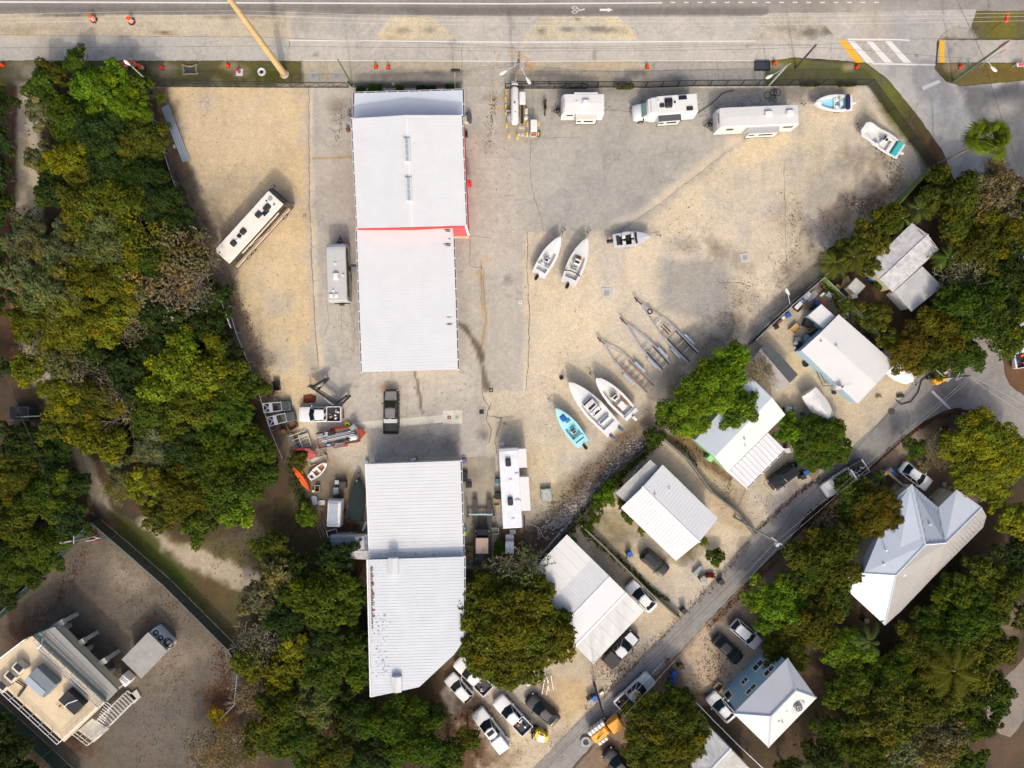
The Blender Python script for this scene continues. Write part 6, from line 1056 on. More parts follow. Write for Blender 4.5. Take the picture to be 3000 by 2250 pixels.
t,L,zg=boat('boat_hull','faded red bare boat hull half hidden by a bush',(930,1330),(860,1330),1.6,mat('faded_red_hull',(.38,.06,.06),.6,var=.2),mat('faded_red_deck',(.42,.09,.08),.7,var=.2),mat('dark_red_floor',(.10,.02,.02),.8,var=.2),z0=.3,zg=1.0,fore=.35,cat='boat hull');btrailer((940,1330),(880,1330),1.5,'thin grey trailer under the faded red boat hull',.7)
# three empty boat trailers
def empty_trailer(label,tip,tail,W,m,bunk,axl,Lf,n=5,plank=False,wheelring=False,bunks2=False):
 loc,rz,L=place(tip,tail,.5);t=thing('boat_trailer',label,'trailer',loc,rz,'empty boat trailers in the middle of the yard');h=W/2;xb=-L/2;xf=xb+Lf*L;xt=L/2;z=.55
 for s in(-1,1):
  mb=MB();mb.box(((xb+xf)/2,s*h*.74,z),(xf-xb,.17,.14));mb.build('side_rail',m,t);mb=MB();mb.tube((xf,s*h*.74,z),(xt-1.2,0.04*s,z),.095);mb.build('draw_beam',m,t)
  mb=MB();mb.box((xb+(xf-xb)*.42,s*h*.55,z+.22),((xf-xb)*.85,.14 if not plank else.2,.1));mb.build('bunk',bunk,t)
  xc=xb+(xf-xb)*axl
  for dx in(-.42,.42):wheel(t,xc+dx,s*(h-.03),.33,.22)
  mb=MB();y=s*(h-.03);mb.loft([[(xc+x,y-.15,z_),(xc+x,y+.15,z_),(xc+x,y+.15,z_+.03),(xc+x,y-.15,z_+.03)] for x,z_ in((-1.0,.45),(-.85,.7),(.85,.7),(1.0,.45))]);mb.build('fender',mat('fender_blue_grey',(.45,.50,.54),.4,.3,var=.08),t)
 for k in range(n):mb=MB();x=xb+.15+(xf-xb-.2)*k/(n-1);mb.box((x,0,z-.09),(.1,W*.74,.07));mb.build('cross_bar',m,t)
 mb=MB();mb.box((xt-.65,0,z),(1.3,.12,.12));mb.cbox((xt,0,z+.05),(.3,.16,.14),.03);mb.tube((xt-.5,.1,0),(xt-.5,.1,1.0),.05);mb.tube((xt-.3,-.2,.8),(xt-.3,.2,.8),.04);mb.build('coupler',DSTEEL,t)
 if bunks2:
  for s in(-.18,.18):mb=MB();mb.box((xf+.35,s,z+.2),(1.5,.12,.1),0);mb.build('front_bunk',BLKPL,t)
 if wheelring:mb=MB();mb.ring((xt-2.6,-.15,z+.15),.3,.08,n=16);mb.build('spare_tyre',TYRE,t);mb=MB();mb.box((xf+1.6,0,z),(.1,1.1,.1));mb.build('cross_bar',WPL,t)
 return t
OLDWD=mat('reddish_timber',(.26,.14,.09),.9,var=.2,scale=2,stretch=(1,6,1))
empty_trailer('empty boat trailer with black bunks and a loose spare tyre, right of three',(1860,873),(2030,1047),2.6,GALV,BLKPL,.42,.44,5,wheelring=True,bunks2=True)
empty_trailer('small empty galvanised boat trailer, middle of three',(1818,932),(1950,1075),2.0,GALV,DSTEEL,.45,.42,5)
empty_trailer('empty boat trailer with long reddish timber bunks, left of three',(1752,990),(1905,1140),2.2,GALV,OLDWD,.55,.58,7,plank=True)
# loaded red utility trailer
loc,rz,L=place((1065,1268),(925,1292),.8);t=thing('utility_trailer','long red flatbed trailer piled with pipes, boxes and scrap','trailer',loc,rz);L=5.4;REDP=mat('worn_red_paint',(.34,.05,.025),.6,var=.25)
mb=MB();mb.box((-.2,0,.62),(L,2.0,.06));mb.build('deck',mat('grey_deck_boards',(.20,.17,.14),.9,var=.3,scale=2),t)
mb=MB()
for s in(-1,1):mb.box((-.2,s*1.02,.68),(L,.08,.16));mb.box((-.2,s*1.02,1.0),(L,.06,.06));[mb.box((x,s*1.02,.82),(.06,.06,.34)) for x in(-2.8,-1.9,-.9,.1,1.1,2.4)]
mb.box((2.5,0,.7),(.08,2.0,.2));mb.box((-2.9,0,.7),(.08,2.0,.2));mb.build('frame',REDP,t)
mb=MB();mb.add([(2.5,-.8,.7),(2.5,.8,.7),(3.5,0,.7),(2.5,-.8,.6),(2.5,.8,.6),(3.5,0,.6)],[(0,2,1),(3,4,5),(0,1,4,3),(1,2,5,4),(2,0,3,5)]);mb.build('drawbar',REDP,t)
for s in(-1,1):
 [wheel(t,x,s*1.2,.34,.22) for x in(-.5,.3)];mb=MB();mb.box((-.1,s*1.2,.75),(1.9,.3,.06));mb.build('fender',REDP,t)
def on(t,name,label,cat,shape,m,group='scrap piled on the red trailer'):
 mb=MB();shape(mb);o=mb.build(name,m);o.location=t.location;o.rotation_euler=t.rotation_euler;tag(o,label,cat,group)
for i,(y0,y1,m_) in enumerate(((.1,.3,GALV),(-.15,.05,WPL),(-.35,-.1,GALV),(.45,.5,WPL),(-.5,-.45,DSTEEL),(.3,.45,GALV))):
 on(t,'pipe',f'{"thin thick long bent short dark".split()[i]} pipe lying lengthways on the red trailer','pipe',lambda mb:mb.tube((-2.5+.2*i,y0,1.0+.06*i),(2.1-.15*i,y1,1.06+.05*i),.06),m_)
on(t,'equipment_box','dark grey box at the tail of the red trailer','box',lambda mb:(mb.cbox((-2.4,.6,.95),(.9,.55,.6),.06),mb.box((-2.4,.6,1.27),(.8,.06,.04))),GRYPL);on(t,'equipment_box','black square box in the middle of the red trailer','box',lambda mb:(mb.cbox((-.9,.7,1.0),(.85,.6,.7),.06),mb.tube((-.9,.7,1.35),(-.9,.7,1.42),.15)),BLKPL)
on(t,'engine_block','pale machine part between the two dark boxes on the red trailer','machine part',lambda mb:(mb.cbox((-1.5,.7,.95),(.5,.5,.5),.08),mb.tube((-1.5,.5,1.2),(-1.3,.9,1.3),.08)),GALV);on(t,'plastic_tub','white upturned tub at the front of the red trailer','tub',lambda mb:(mb.cbox((1.75,-.35,1.1),(1.1,.7,.35),.18),),WPL);on(t,'equipment_box','black bag behind the white tub on the red trailer','bag',lambda mb:mb.cbox((1.05,-.35,1.0),(.5,.7,.4),.18),BLKPL)
on(t,'toolbox','grey lidded chest at the front left of the red trailer','chest',lambda mb:(mb.cbox((2.0,.95,1.1),(.8,.6,.5),.05,.5),mb.box((2.0,.95,1.37),(.7,.05,.03),.5)),GRYPL);on(t,'battery_box','small blue and white box low on the red trailer','box',lambda mb:(mb.cbox((-1.5,-.75,.9),(.5,.3,.3),.05),mb.box((-1.5,-.75,1.06),(.3,.06,.03))),mat('pale_blue_plastic',(.25,.4,.6),.5,var=.1));on(t,'sheet_metal','crumpled dark sheet beside the wheels of the red trailer','sheet',lambda mb:mb.add([(-.9,-1.2,.95),(.3,-1.3,.95),(.6,-.8,1.05),(-.6,-.7,1.1)],[(0,1,2,3)]),mat('dark_sheet',(.10,.11,.11),.5,.4,var=.2))
q=place2(1019,1244);t=thing('wheel_tyre','yellow painted tyre beside the red trailer','tyre',q);mb=MB();mb.ring((0,0,.3),.27,.13,n=16);mb.build('tyre',mat('yellow_rubber',(.75,.62,.02),.6,var=.08),t);mb=MB();mb.tube((0,0,.2),(0,0,.3),.2,n=12);mb.build('rim',DSTEEL,t)
# black boat-lift frame
t=thing('boat_lift','black steel frame with two pairs of forks and a long connecting beam','lifting frame',place2(965,1150));
def wp(px,z):return P(760+px[0]/6.144,1080+px[1]/6.144,z)-Vector(t.location)
for nm,a,b_,r_,z_ in(('beam',(920,320),(1420,660),.14,1.3),('beam',(960,300),(1440,620),.06,1.5),('fork',(960,330),(1200,180),.13,1.2),('fork',(1060,370),(1250,170),.13,1.2),('fork',(1350,640),(1590,480),.13,1.2),('fork',(1450,670),(1640,480),.13,1.2),('post',(890,300),(1020,300),.07,1.8)):
 mb=MB();A,B=wp(a,z_),wp(b_,z_);d=B-A;mb.box((A+B)/2,(d.length,r_*2,r_*2),math.atan2(d.y,d.x));mb.build(nm,DSTEEL,t)
for a in((930,320),(1060,380),(1400,660),(1230,190),(1620,500)):mb=MB();q=wp(a,0);mb.box((q.x,q.y,.65),(.18,.18,1.3));mb.build('post',DSTEEL,t)
for k in range(5):mb=MB();mb.tube(wp((915+25*k,300-4*k),1.7),wp((930+25*k,275-4*k),2.1),.03);mb.build('spike',DSTEEL,t)
mb=MB();mb.path([wp((1060,320),1.5),wp((1110,310),1.5),wp((1150,265),1.5)],.04);mb.path([wp((1170,520),1.5),wp((1230,590),1.5),wp((1330,650),1.5)],.04);mb.build('strap',WPL,t)
# rack of two ramps: drive-on lift
t=thing('ramp_lift','four post drive on ramp lift with dark runways and blue cross beam','car lift',place2(1412,1560))
for x in(1391,1432):
 mb=MB();A,B=P(x-1,1462,.7),P(x+4,1655,.7);mb.box((A+B)/2-Vector(t.location),(.62,(A-B).length,.14));mb.build('runway',mat('worn_dark_steel',(.075,.065,.055),.7,.2,var=.2),t)
mb=MB();A,B=P(1372,1508,.75)-Vector(t.location),P(1446,1506,.75)-Vector(t.location);mb.box((A+B)/2,((B-A).length,.2,.2));mb.build('cross_beam',mat('pale_blue_steel',(.35,.50,.55),.5,var=.2),t)
for u,v in((1372,1508),(1447,1506),(1374,1650),(1447,1650)):mb=MB();q=P(u,v)-Vector(t.location);mb.box((q.x,q.y,1.0),(.22,.22,2.0));mb.build('corner_post',mat('rusty_blue',(.22,.18,.16),.7,var=.3),t)
# galvanised sheets
loc,rz,L=place((482,309),(546,473),.2);t=thing('sheet_stack','bundle of four long galvanised metal channels lying by the west fence','metal channels',(loc[0],loc[1],0),rz);L=7.75
for k in range(4):mb=MB();y=-.39+k*.26;mb.box((0,y,.12),(L-k*.06,.2,.1));mb.box((0,y-.09,.2),(L-k*.06,.03,.1));mb.box((0,y+.09,.2),(L-k*.06,.03,.1));mb.build('channel',mat('bluish_galvanised',(.46,.54,.64),.35,.4,var=.06),t)
# ================================================================ FENCES, POLES, WIRES, SMALL THINGS
def screen(name,col,alpha):
 m=mat(name,col,.8,var=.15,scale=1.5);m.node_tree.nodes['Principled BSDF'].inputs['Alpha'].default_value=alpha;return m
MESHB=screen('black_chain_mesh',(.02,.022,.022),.42);MESHG=screen('green_privacy_mesh',(.02,.055,.045),.93);MESHL=screen('light_chain_mesh',(.25,.25,.25),.22);BAMBOO=mat('green_board',(.16,.22,.05),.8,var=.2,scale=2);BLOCKW=mat('block_wall',(.20,.19,.17),.9,var=.2)
def fence(label,pts,h,fab,rail,sp=3.0,cat='fence',name='fence',post_r=.045,top=True,mid=False,th=0,group=None):
 c=P(*pts[len(pts)//2]);t=thing(name,label,cat,(c.x,c.y,0),0,group);W=[P(*p)-Vector((c.x,c.y,0)) for p in pts];up=Vector((0,0,h))
 for a,b_ in zip(W,W[1:]):
  mb=MB();d=(b_-a).normalized();L=(b_-a).length
  if th:mb.box((a+b_)/2+up/2,(L,th,h),math.atan2(d.y,d.x));mb.build('fence_panel',fab,t)
  else:mb.add([a+Vector((0,0,.05)),b_+Vector((0,0,.05)),b_+up,a+up],[(0,1,2,3)]);mb.build('fence_mesh',fab,t)
  if top:
   mb=MB();mb.tube(a+up,b_+up,post_r);mb.build('top_rail',rail,t)
   if mid:mb=MB();mb.tube(a+Vector((0,0,.12)),b_+Vector((0,0,.12)),post_r);mb.build('bottom_rail',rail,t)
   n=max(1,round(L/sp))
   for k in range(n):q=a.lerp(b_,k/n);mb=MB();mb.tube(q,q+up+Vector((0,0,.06)),post_r*1.2);mb.build('post',rail,t)
 return t
fence('black mesh fence along the grass verge at the top left of the yard',[(448,254),(700,256),(815,257)],1.8,MESHB,DSTEEL,3.0,mid=True)
fence('black mesh fence along the top of the yard from the gate to the east corner',[(1515,256),(1890,257),(2030,253),(2540,250)],1.8,MESHB,DSTEEL,2.0,mid=True,post_r=.06)
fence('black mesh fence running down the east verge beside the side street',[(2540,250),(2600,330),(2665,415),(2724,490)],1.8,MESHB,DSTEEL,3.2)
fence('solid green boarded fence between the yard and the north east trees',[(2724,490),(2662,552),(2600,620),(2553,655),(2400,812)],2.1,BAMBOO,DSTEEL,3.0,top=False,th=.12)
fence('low dark wall with rail between the yard and the blue walled house',[(2398,818),(2310,895),(2245,955),(2200,1000)],1.9,screen('dark_screen',(.03,.035,.04),.96),GALV,2.4)
fence('green fence panel line beside the tin roofed house',[(2400,820),(2460,878),(2500,920),(2560,985)],1.8,BAMBOO,GALV,2.5)
fence('grey chain link fence along the west side of the sand yard',[(430,248),(447,310),(462,360),(478,400),(497,455),(525,540),(565,640),(605,705),(645,800)],1.7,MESHL,GALV,3.2,post_r=.05)
fence('lower stretch of grey chain link fence beside the white metal frame',[(685,900),(705,975),(740,1060),(775,1160),(805,1260),(840,1340)],1.7,MESHL,GALV,3.2,post_r=.05)
t=fence('white metal barrier standing on the west fence line',[(666,874),(700,966)],2.6,MESHL,TRIM,4.5,name='barrier',cat='barrier',post_r=.07)
fence('tall green screened fence on the right side of the utility compound',[(294,1521),(400,1612),(500,1700),(600,1800),(688,1888),(712,1930)],2.1,MESHG,TEAL,3.0)
fence('tall green screened fence on the upper left side of the utility compound',[(294,1521),(210,1605),(120,1695),(20,1795),(-100,1910)],2.1,MESHG,TEAL,3.0)
fence('tall green screened fence on the lower left side of the utility compound',[(-100,1965),(0,2056),(110,2155),(240,2275)],2.1,MESHG,TEAL,3.0)
fence('thin wire fence below the yellow bush in the compound corner',[(712,1935),(700,2050),(660,2090)],1.6,MESHL,GALV,3.0)
fence('low grey wall between the square house and the green walled house',[(1940,1285),(2010,1345),(2080,1440),(2150,1495),(2210,1570)],1.3,BLOCKW,GALV,3,top=False,th=.15)
fence('dark timber wall behind the mobile home along the rocky bank',[(1950,1272),(1850,1345),(1772,1410),(1720,1490),(1650,1560),(1570,1645)],.9,mat('dark_boards',(.07,.06,.045),.9,var=.3),DSTEEL,2.5,top=False,th=.12)
fence('mossy low wall between the mobile home and the square house',[(1700,1535),(1760,1590),(1850,1680),(1900,1730),(1990,1810)],1.1,mat('mossy_wall',(.20,.18,.11),.9,var=.3),GALV,3,top=False,th=.2)
fence('grey rail fence left of the two storey blue house',[(2016,2028),(2080,2095),(2150,2165),(2230,2240)],1.2,MESHL,GALV,2.5,post_r=.06)
fence('wooden garden fence beside the porch of the big blue grey house',[(2540,1425),(2583,1378),(2630,1420)],1.5,WOOD,GALV,3,top=False,th=.3)
fence('white edged kerb wall behind the white wrapped boat',[(2560,985),(2600,1030),(2640,1065)],1.2,MESHL,TRIM,2.5)
def gate(label,a,b_,h=1.5):
 c=P(*a);t=thing('sliding_gate',label,'gate',(c.x,c.y,0));A,B=Vector((0,0,0)),P(*b_)-c;L=(B-A).length;mb=MB()
 for z_ in(.15,h):mb.tube(A+Vector((0,0,z_)),B+Vector((0,0,z_)),.06)
 mb.build('gate_rail',DSTEEL,t);n=int(L/1.8)
 for k in range(n+1):q=A.lerp(B,k/n);mb=MB();mb.tube(q+Vector((0,0,.15)),q+Vector((0,0,h)),.045);mb.build('gate_bar',DSTEEL,t)
 for k in range(n):mb=MB();mb.tube(A.lerp(B,k/n)+Vector((0,0,.15)),A.lerp(B,(k+1)/n)+Vector((0,0,h)),.035);mb.build('gate_brace',DSTEEL,t)
 mb=MB();mb.add([A+Vector((0,0,.15)),B+Vector((0,0,.15)),B+Vector((0,0,h)),A+Vector((0,0,h))],[(0,1,2,3)]);mb.build('gate_mesh',MESHL,t)
gate('black sliding gate with zigzag braces west of the red workshop',(815,257),(1022,257));gate('black sliding gate with zigzag braces in front of the gas tank',(1481,260),(1718,260))
t=thing('gate_post','black leaning gate post at the corner of the red workshop','post',place2(1035,262));mb=MB();mb.tube((-.7,1.0,0),(.05,0,.9),.1);mb.build('post',DSTEEL,t)
# hedge strips
# poles
def pole(label,base,tip,h,r=.16,m=None,name='utility_pole',cat='utility pole',r2=None):
 a,b_=P(*base),P(*tip,h);t=thing(name,label,cat,tuple(a));mb=MB();mb.tube((0,0,0),b_-a,r,r2 or r*.7,n=10);mb.build('shaft',m or mat('weathered_pole',(.20,.17,.12),.85,var=.2,scale=2,stretch=(4,4,.5)),t);return t,b_-a
POLEG=mat('greenish_pole',(.10,.13,.09),.8,var=.25,scale=2)
t,tp=pole('huge tapering concrete power pole leaning across the top left verge',(833,217),(610,-88),19.5,.44,mat('ochre_concrete_pole',(.50,.37,.18),.8,var=.10,scale=1),r2=.26);
t2=thing('power_pole_base','bare soil pad round the foot of the concrete pole','pole base',place2(833,217));mb=MB();mb.tube((0,0,0),(0,0,.12),.6,.5,n=12);mb.build('footing',CONCM,t2)
t,tp=pole('thin green pole at the workshop gate leaning up left',(1033,250),(990,175),8.0,.11,POLEG)
t,tp=pole('short steel lamp pole with dark box above the workshop canopy',(1332,258),(1332,206),5.2,.09,GALV,'lamp_post','lamp post');mb=MB();mb.cbox(tp+Vector((.1,0,0)),(1.1,.38,.2),.05);lamp=mb.build('lamp_head',DSTEEL,t);mb=MB();mb.tube(tp*.75,tp+Vector((.4,-.3,-.1)),.04);mb.build('bracket',GALV,t)
def lampheads(t,root,tips):
 for tip in tips:
  mb=MB();mb.tube(root,tip,.045);arm=mb.build('lamp_arm',GALV,t);d=(tip-root).normalized();rz=math.atan2(d.y,d.x);mb=MB();c=tip+d*.3
  mb.loft([[Vector(c)+Matrix.Rotation(rz,3,'Z')@Vector((x,w_*s,z_)) for s,z_ in((-1,0),(-.6,.1),(.6,.1),(1,0),(.5,-.08),(-.5,-.08))] for x,w_ in((-.4,.07),(-.1,.16),(.2,.22),(.45,.16),(.55,.05))]);mb.build('lamp_head',WPL,t)
t,tp=pole('weathered timber pole with crossarm and two street lamps by the gas tank gate',(1508,252),(1522,154),9.6,.19);
mb=MB()
for off in(0,.35):mb.box(tp+Vector((0,-.1-off,-.2-off*.3)),(3.0,.1,.12),R(-27))
mb.build('crossarm',WOOD,t);mb=MB();mb.tube(tp+Vector((.3,-1.0,-.8)),tp+Vector((.3,-1.0,-1.8)),.3,n=10);mb.build('transformer',GALV,t);o=Vector(t.location);lampheads(t,P(1520,185,8)-o,[P(1482,208,7.8)-o,P(1543,228,7.2)-o])
t,tp=pole('short dark timber pole leaning right above the grass verge',(2331,200),(2391,131),6.6,.15,mat('dark_pole',(.07,.06,.05),.8,var=.2))
t,tp=pole('pale lamp pole with one street lamp at the top of the long trailer',(2252,250),(2304,194),5.8,.14,mat('pale_lamp_pole',(.38,.42,.36),.6,var=.1),'street_lamp','street lamp');o=Vector(t.location);lampheads(t,P(2300,200,5.6)-o,[P(2262,220,5.4)-o]);mb=MB();mb.box(tp,(1.2,.1,.1),.6);mb.build('crossarm',GALV,t)
t3=thing('cable_coil','tangle of black cable coils at the foot of the pale lamp pole','cable coil',place2(2262,282));r5=random.Random(5)
for k in range(6):mb=MB();mb.ring((r5.uniform(-.7,.7),r5.uniform(-.6,.8),.1+.06*k),r5.uniform(.25,.45),.035,n=14);mb.build('coil',DSTEEL,t3)
t,tp=pole('long green pole leaning over the path near the right edge',(2792,239),(2955,120),10.3,.17,POLEG);o=Vector(t.location);lampheads(t,P(2893,178,6.5)-o,[P(2906,196,6.2)-o]);mb=MB();mb.box(P(2900,172,6.6)-o,(.9,.07,.07),R(35));mb.build('lamp_bracket',GALV,t)
t2=thing('road_sign','back of a pale sign with dark red edge hanging beside the long green pole','sign',place2(2870,196));o=Vector(t2.location);mb=MB();mb.tube((0,0,0),P(2935,148,4.2)-o,.04);mb.build('sign_post',GALV,t2);mb=MB();mb.box(P(2922,152,4.0)-o,(.95,.05,.7),R(35));mb.build('sign_panel',WPL,t2);mb=MB();mb.box(P(2938,150,4.1)-o,(.75,.08,.35),R(35));mb.box(P(2936,128,4.4)-o,(.85,.08,.3),R(40));mb.build('red_panel',RED,t2)
t2=thing('street_name_sign','green street name sign on a short post on the right verge','sign',place2(2800,215));o=Vector(t2.location);mb=MB();mb.tube((0,0,0),P(2836,186,2.8)-o,.035);mb.build('sign_post',GALV,t2);mb=MB();mb.box(P(2838,182,2.8)-o,(.8,.04,.22),R(-60));mb.build('name_plate',mat('sign_green',(.08,.40,.28),.5,var=0),t2);mb=MB();mb.box(P(2853,173,2.9)-o,(.7,.04,.3),R(35));mb.build('back_plate',WPL,t2)
t2=thing('warning_sign','red diamond sign seen edge on above the right grass island','sign',place2(2905,86));o=Vector(t2.location);mb=MB();mb.tube((0,0,0),P(2938,62,2.6)-o,.03);mb.build('sign_post',DSTEEL,t2);mb=MB();mb.box(P(2949,54,2.7)-o,(.25,.95,.4),R(-8));mb.build('sign_panel',mat('sign_orange',(.85,.06,.01),.5,var=0),t2)
t2=thing('sale_sign','low red and white sign board on the right grass verge','sign',place2(2982,196));mb=MB();mb.box((0,0,.7),(1.3,.5,.06),R(8));mb.build('sign_board',WPL,t2);mb=MB();[mb.box((.0,y,.75),(.9,.09,.03),R(8)) for y in(-.15,0,.15)];mb.build('lettering',mat('sign_red',(.6,.03,.06),.5,var=0),t2);mb=MB();[mb.tube((x,0,0),(x*.9,0,.7),.04) for x in(-.7,.7)];mb.build('leg',WPL,t2)
t,tp=pole('timber pole crossing the lane beside the square house drive',(2150,1515),(2283,1592),6.6,.15,mat('lichened_pole',(.30,.31,.26),.8,var=.25));mb=MB();mb.box(tp+Vector((-.2,.2,-.3)),(1.6,.1,.1),R(-35));mb.cbox(tp+Vector((-.1,-.2,-.4)),(.5,.5,.5),.1);mb.build('insulator_bracket',GALV,t)
t,tp=pole('dark timber pole leaning across the lower lane',(1740,2000),(1771,2104),9.0,.16,mat('dark_pole',(.07,.06,.05),.8,var=.2));
t,tp=pole('green pole with bracing bars above the lane junction',(2715,1110),(2842,1101),8.9,.15,POLEG);o=Vector(t.location);mb=MB();[mb.box(P(u,v,7.5)-o,(1.0,.07,.07),R(a)) for u,v,a in((2752,1092,-40),(2812,1108,30),(2806,1102,60))];mb.build('crossarm',GALV,t)
t,tp=pole('short street lamp leaning over the corner wall of the blue walled house',(2316,898),(2308,860),4.0,.06,TRIM,'street_lamp','street lamp');o=Vector(t.location);lampheads(t,P(2314,890,3.0)-o,[P(2309,862,4.0)-o])
t,tp=pole('timber pole with crossarm standing over the compound fence corner',(282,1568),(180,1592),8.0,.15,mat('weathered_pole',(.2,.17,.12),.85));mb=MB();mb.box(tp+Vector((.3,.1,-.3)),(1.4,.1,.1),R(10));mb.box(tp+Vector((.9,.2,-.9)),(.1,1.0,.1),0);mb.build('crossarm',GALV,t);t2=thing('cable_reel','heap of blue white cable gear at the foot of the compound corner pole','cable gear',place2(278,1580));[MB().box((x,y,z_),(1.2,.08,.08),a).build('bar',m_,t2) for x,y,z_,a,m_ in((0,0,.2,.3,WPL),(.3,.3,.3,-.2,GALV),(-.4,-.1,.35,.1,mat('pale_blue_steel',(.35,.5,.55),.5)),(.2,-.4,.3,.2,RED),(-.3,.5,.5,.1,GALV))]
t,tp=pole('green crossarm pole above the dark hut at the left edge',(30,1222),(118,1218),7.5,.1,POLEG)
t,tp=pole('thin lamp arm pole leaning over the orange barrels',(446,250),(390,198),7.5,.1,mat('pale_lamp_pole',(.38,.42,.36),.6),'street_lamp','street lamp');o=Vector(t.location);lampheads(t,P(400,206,7.2)-o,[P(380,190,7.2)-o])
# wires
WIRE=mat('black_wire',(.03,.03,.03),.6,var=0);WIREL=mat('bright_wire',(.50,.48,.43),.6,var=0)
WIREG=mat('grey_wire',(.16,.16,.15),.6,var=0)
def wire(label,pts,r=.022,m=WIRE,name='power_line'):
 mb=MB();W=[P(*p) for p in pts];mb.path(W,r,4);o=mb.build(name,m,smooth=True);tag(o,label,'power line','overhead wires')
def sag(a,b_,n=14,s=1.6,h=9):
 out=[]
 for i in range(n+1):
  t_=i/n;z_=h-s*4*t_*(1-t_);out.append((a[0]+(b_[0]-a[0])*t_,a[1]+(b_[1]-a[1])*t_,z_))
 return out
for nm,dy0,dy1,dy2,dy3 in(('uppermost',41.6,31,51,37),('middle',55,43,63,47),('lowest',67,57,75,60)):
 wire(f'{nm} of three pale wires crossing above the main road',[(-200,dy0+2,13.2),(0,dy0,13.4),(350,(dy0+dy1)/2-1,13.8),(700,dy1,14.5),(1050,(dy1+dy2)/2+2,13.6),(1400,dy2-2,13),(1700,dy2,12.8),(2000,dy2,12.8),(2400,dy2-5,13.2),(2700,(dy2+dy3)/2-1,13.6),(3050,dy3,14),(3200,dy3,14)],.013,WIREL)
for i,(nm,p) in enumerate([('upper dark wire over the path',[(-200,99),(0,101),(350,106),(750,108),(1100,122),(1250,124),(1524,141),(1800,136),(2150,129),(2391,131),(2700,114),(3100,106)]),('middle dark wire over the path',[(-200,138),(0,140),(400,138),(750,134.5),(1150,139),(1524,141),(1800,143),(2150,134),(2391,133)]),('lower dark wire over the path',[(1330,148),(1524,150),(1900,148),(2150,145),(2391,138),(2600,152),(2780,168),(2850,172)]),
  ('sloping dark wire from the lamp pole to the timber pole',[(1334,208),(1430,196),(1524,182)]),('second sloping dark wire from the lamp pole',[(1334,212),(1430,202),(1524,190)]),('wire running right from the timber pole above the fence',[(1524,190),(1650,202),(1800,210),(1980,206),(2200,200),(2300,196)])]):
 wire(nm,[(u,v,8.5-1.0*math.sin(k*.9)) for k,(u,v) in enumerate(p)],.014)
wire('diagonal wire crossing the right grass island',[(2798,-10,9),(2828,52,9),(2883,172,9),(2896,225,9),(2940,365,9),(3010,560,8)],.022)
wire('left pale wire along the lane',sag((1640,2262),(2270,1590),h=7)+sag((2270,1590),(2840,1104),h=8)[1:],.011,WIREL);wire('right pale wire along the lane',sag((1680,2262),(2283,1598),h=7)+sag((2283,1598),(2848,1106),h=8)[1:],.011,WIREL);wire('pale wire from the junction pole to the right edge',[(2842,1101,8.9),(2900,1130,8.4),(3050,1215,8.5)],.011,WIREL);wire('second pale wire from the junction pole to the right edge',[(2842,1105,8.9),(2890,1140,8.3),(3050,1245,8.4)],.011,WIREL)
wire('pair of dark cables along the lower lane',sag((1560,2290),(2262,1588),h=6.2),.018);wire('thick dark cable above the upper lane',[(2262,1588,6),(2320,1500,5.6),(2480,1345,5.4),(2600,1215,5.6),(2690,1120,6.2),(2720,1095,7)],.022);wire('second dark cable beside the lower lane pole',sag((1580,2262),(2250,1580),h=6),.014);wire('thin wires crossing the left woods',[(0,1090,8),(25,1120,8),(60,1215,7.5),(115,1350,7.5),(155,1470,7.5),(178,1590,8)],.007,WIREG);wire('second thin wire crossing the left woods',[(62,1222,7.5),(100,1300,7.5),(125,1355,7.5)],.007,WIREG)
# traffic drums and marker cones
def drum(u,v,label,tilt=True,u2=None,v2=None):
 t=thing('traffic_drum',label,'traffic drum',place2(u,v),0,'orange traffic drums');WS=mat('reflective_white',(.75,.72,.68),.4,var=0)
 OR=mat('drum_orange',(.85,.09,.01),.5,var=.04)
 mb=MB();mb.tube((0,0,0),(0,0,.12),.48,n=14);mb.build('rubber_base',TYRE,t);mb=MB();mb.tube((0,0,.1),(0,0,1.05),.33,.24,n=14);mb.build('barrel',OR,t)
 for z_ in(.35,.65):r_=.33-.09*(z_-.1)/.95+.012;mb=MB();mb.tube((0,0,z_),(0,0,z_+.13),r_,r_-.012,n=14);mb.build('reflective_band',WS,t)
for u,v,l in((276,58,'orange drum on the sand shoulder, left of the pair by the road'),(387,64,'orange drum on the sand shoulder, right of the pair by the road'),(372,195,'orange drum on the grass, left of the three under the lamp'),(397,192,'orange drum on the grass, middle of the three under the lamp'),(418,202,'orange drum on the grass, right of the three under the lamp')):drum(u,v,l)
def cone(u,v,label,pad=False):
 t=thing('marker_cone',label,'marker cone',place2(u,v),0,'small red marker cones');mb=MB();mb.cbox((0,0,.04),(.5,.5,.08),.02);mb.build('cone_base',TYRE if not pad else WPL,t);mb=MB();mb.tube((0,0,.05),(0,0,.8),.25,.06,n=12);mb.build('cone_body',mat('cone_red',(.80,.05,.01),.5,var=.04),t)
for u,v,l in((10,192,'at the far left edge of the grass'),(178,205,'in the dirt gap beside the tree tops'),(476,199,'left of the dark drain inlet'),(669,194,'right of the dark drain inlet'),(1102,196,'left of the pair above the workshop canopy'),(1138,197,'right of the pair above the workshop canopy'),(1524,196,'at the foot of the timber pole with lamps'),(1896,197,'on the sand strip above the camper van'),(2268,186,'at the left end of the east grass verge'),(2509,198,'beside the yellow crossing strip'),(2812,197,'on the right verge below the street name sign')):cone(u,v,'red marker cone '+l)
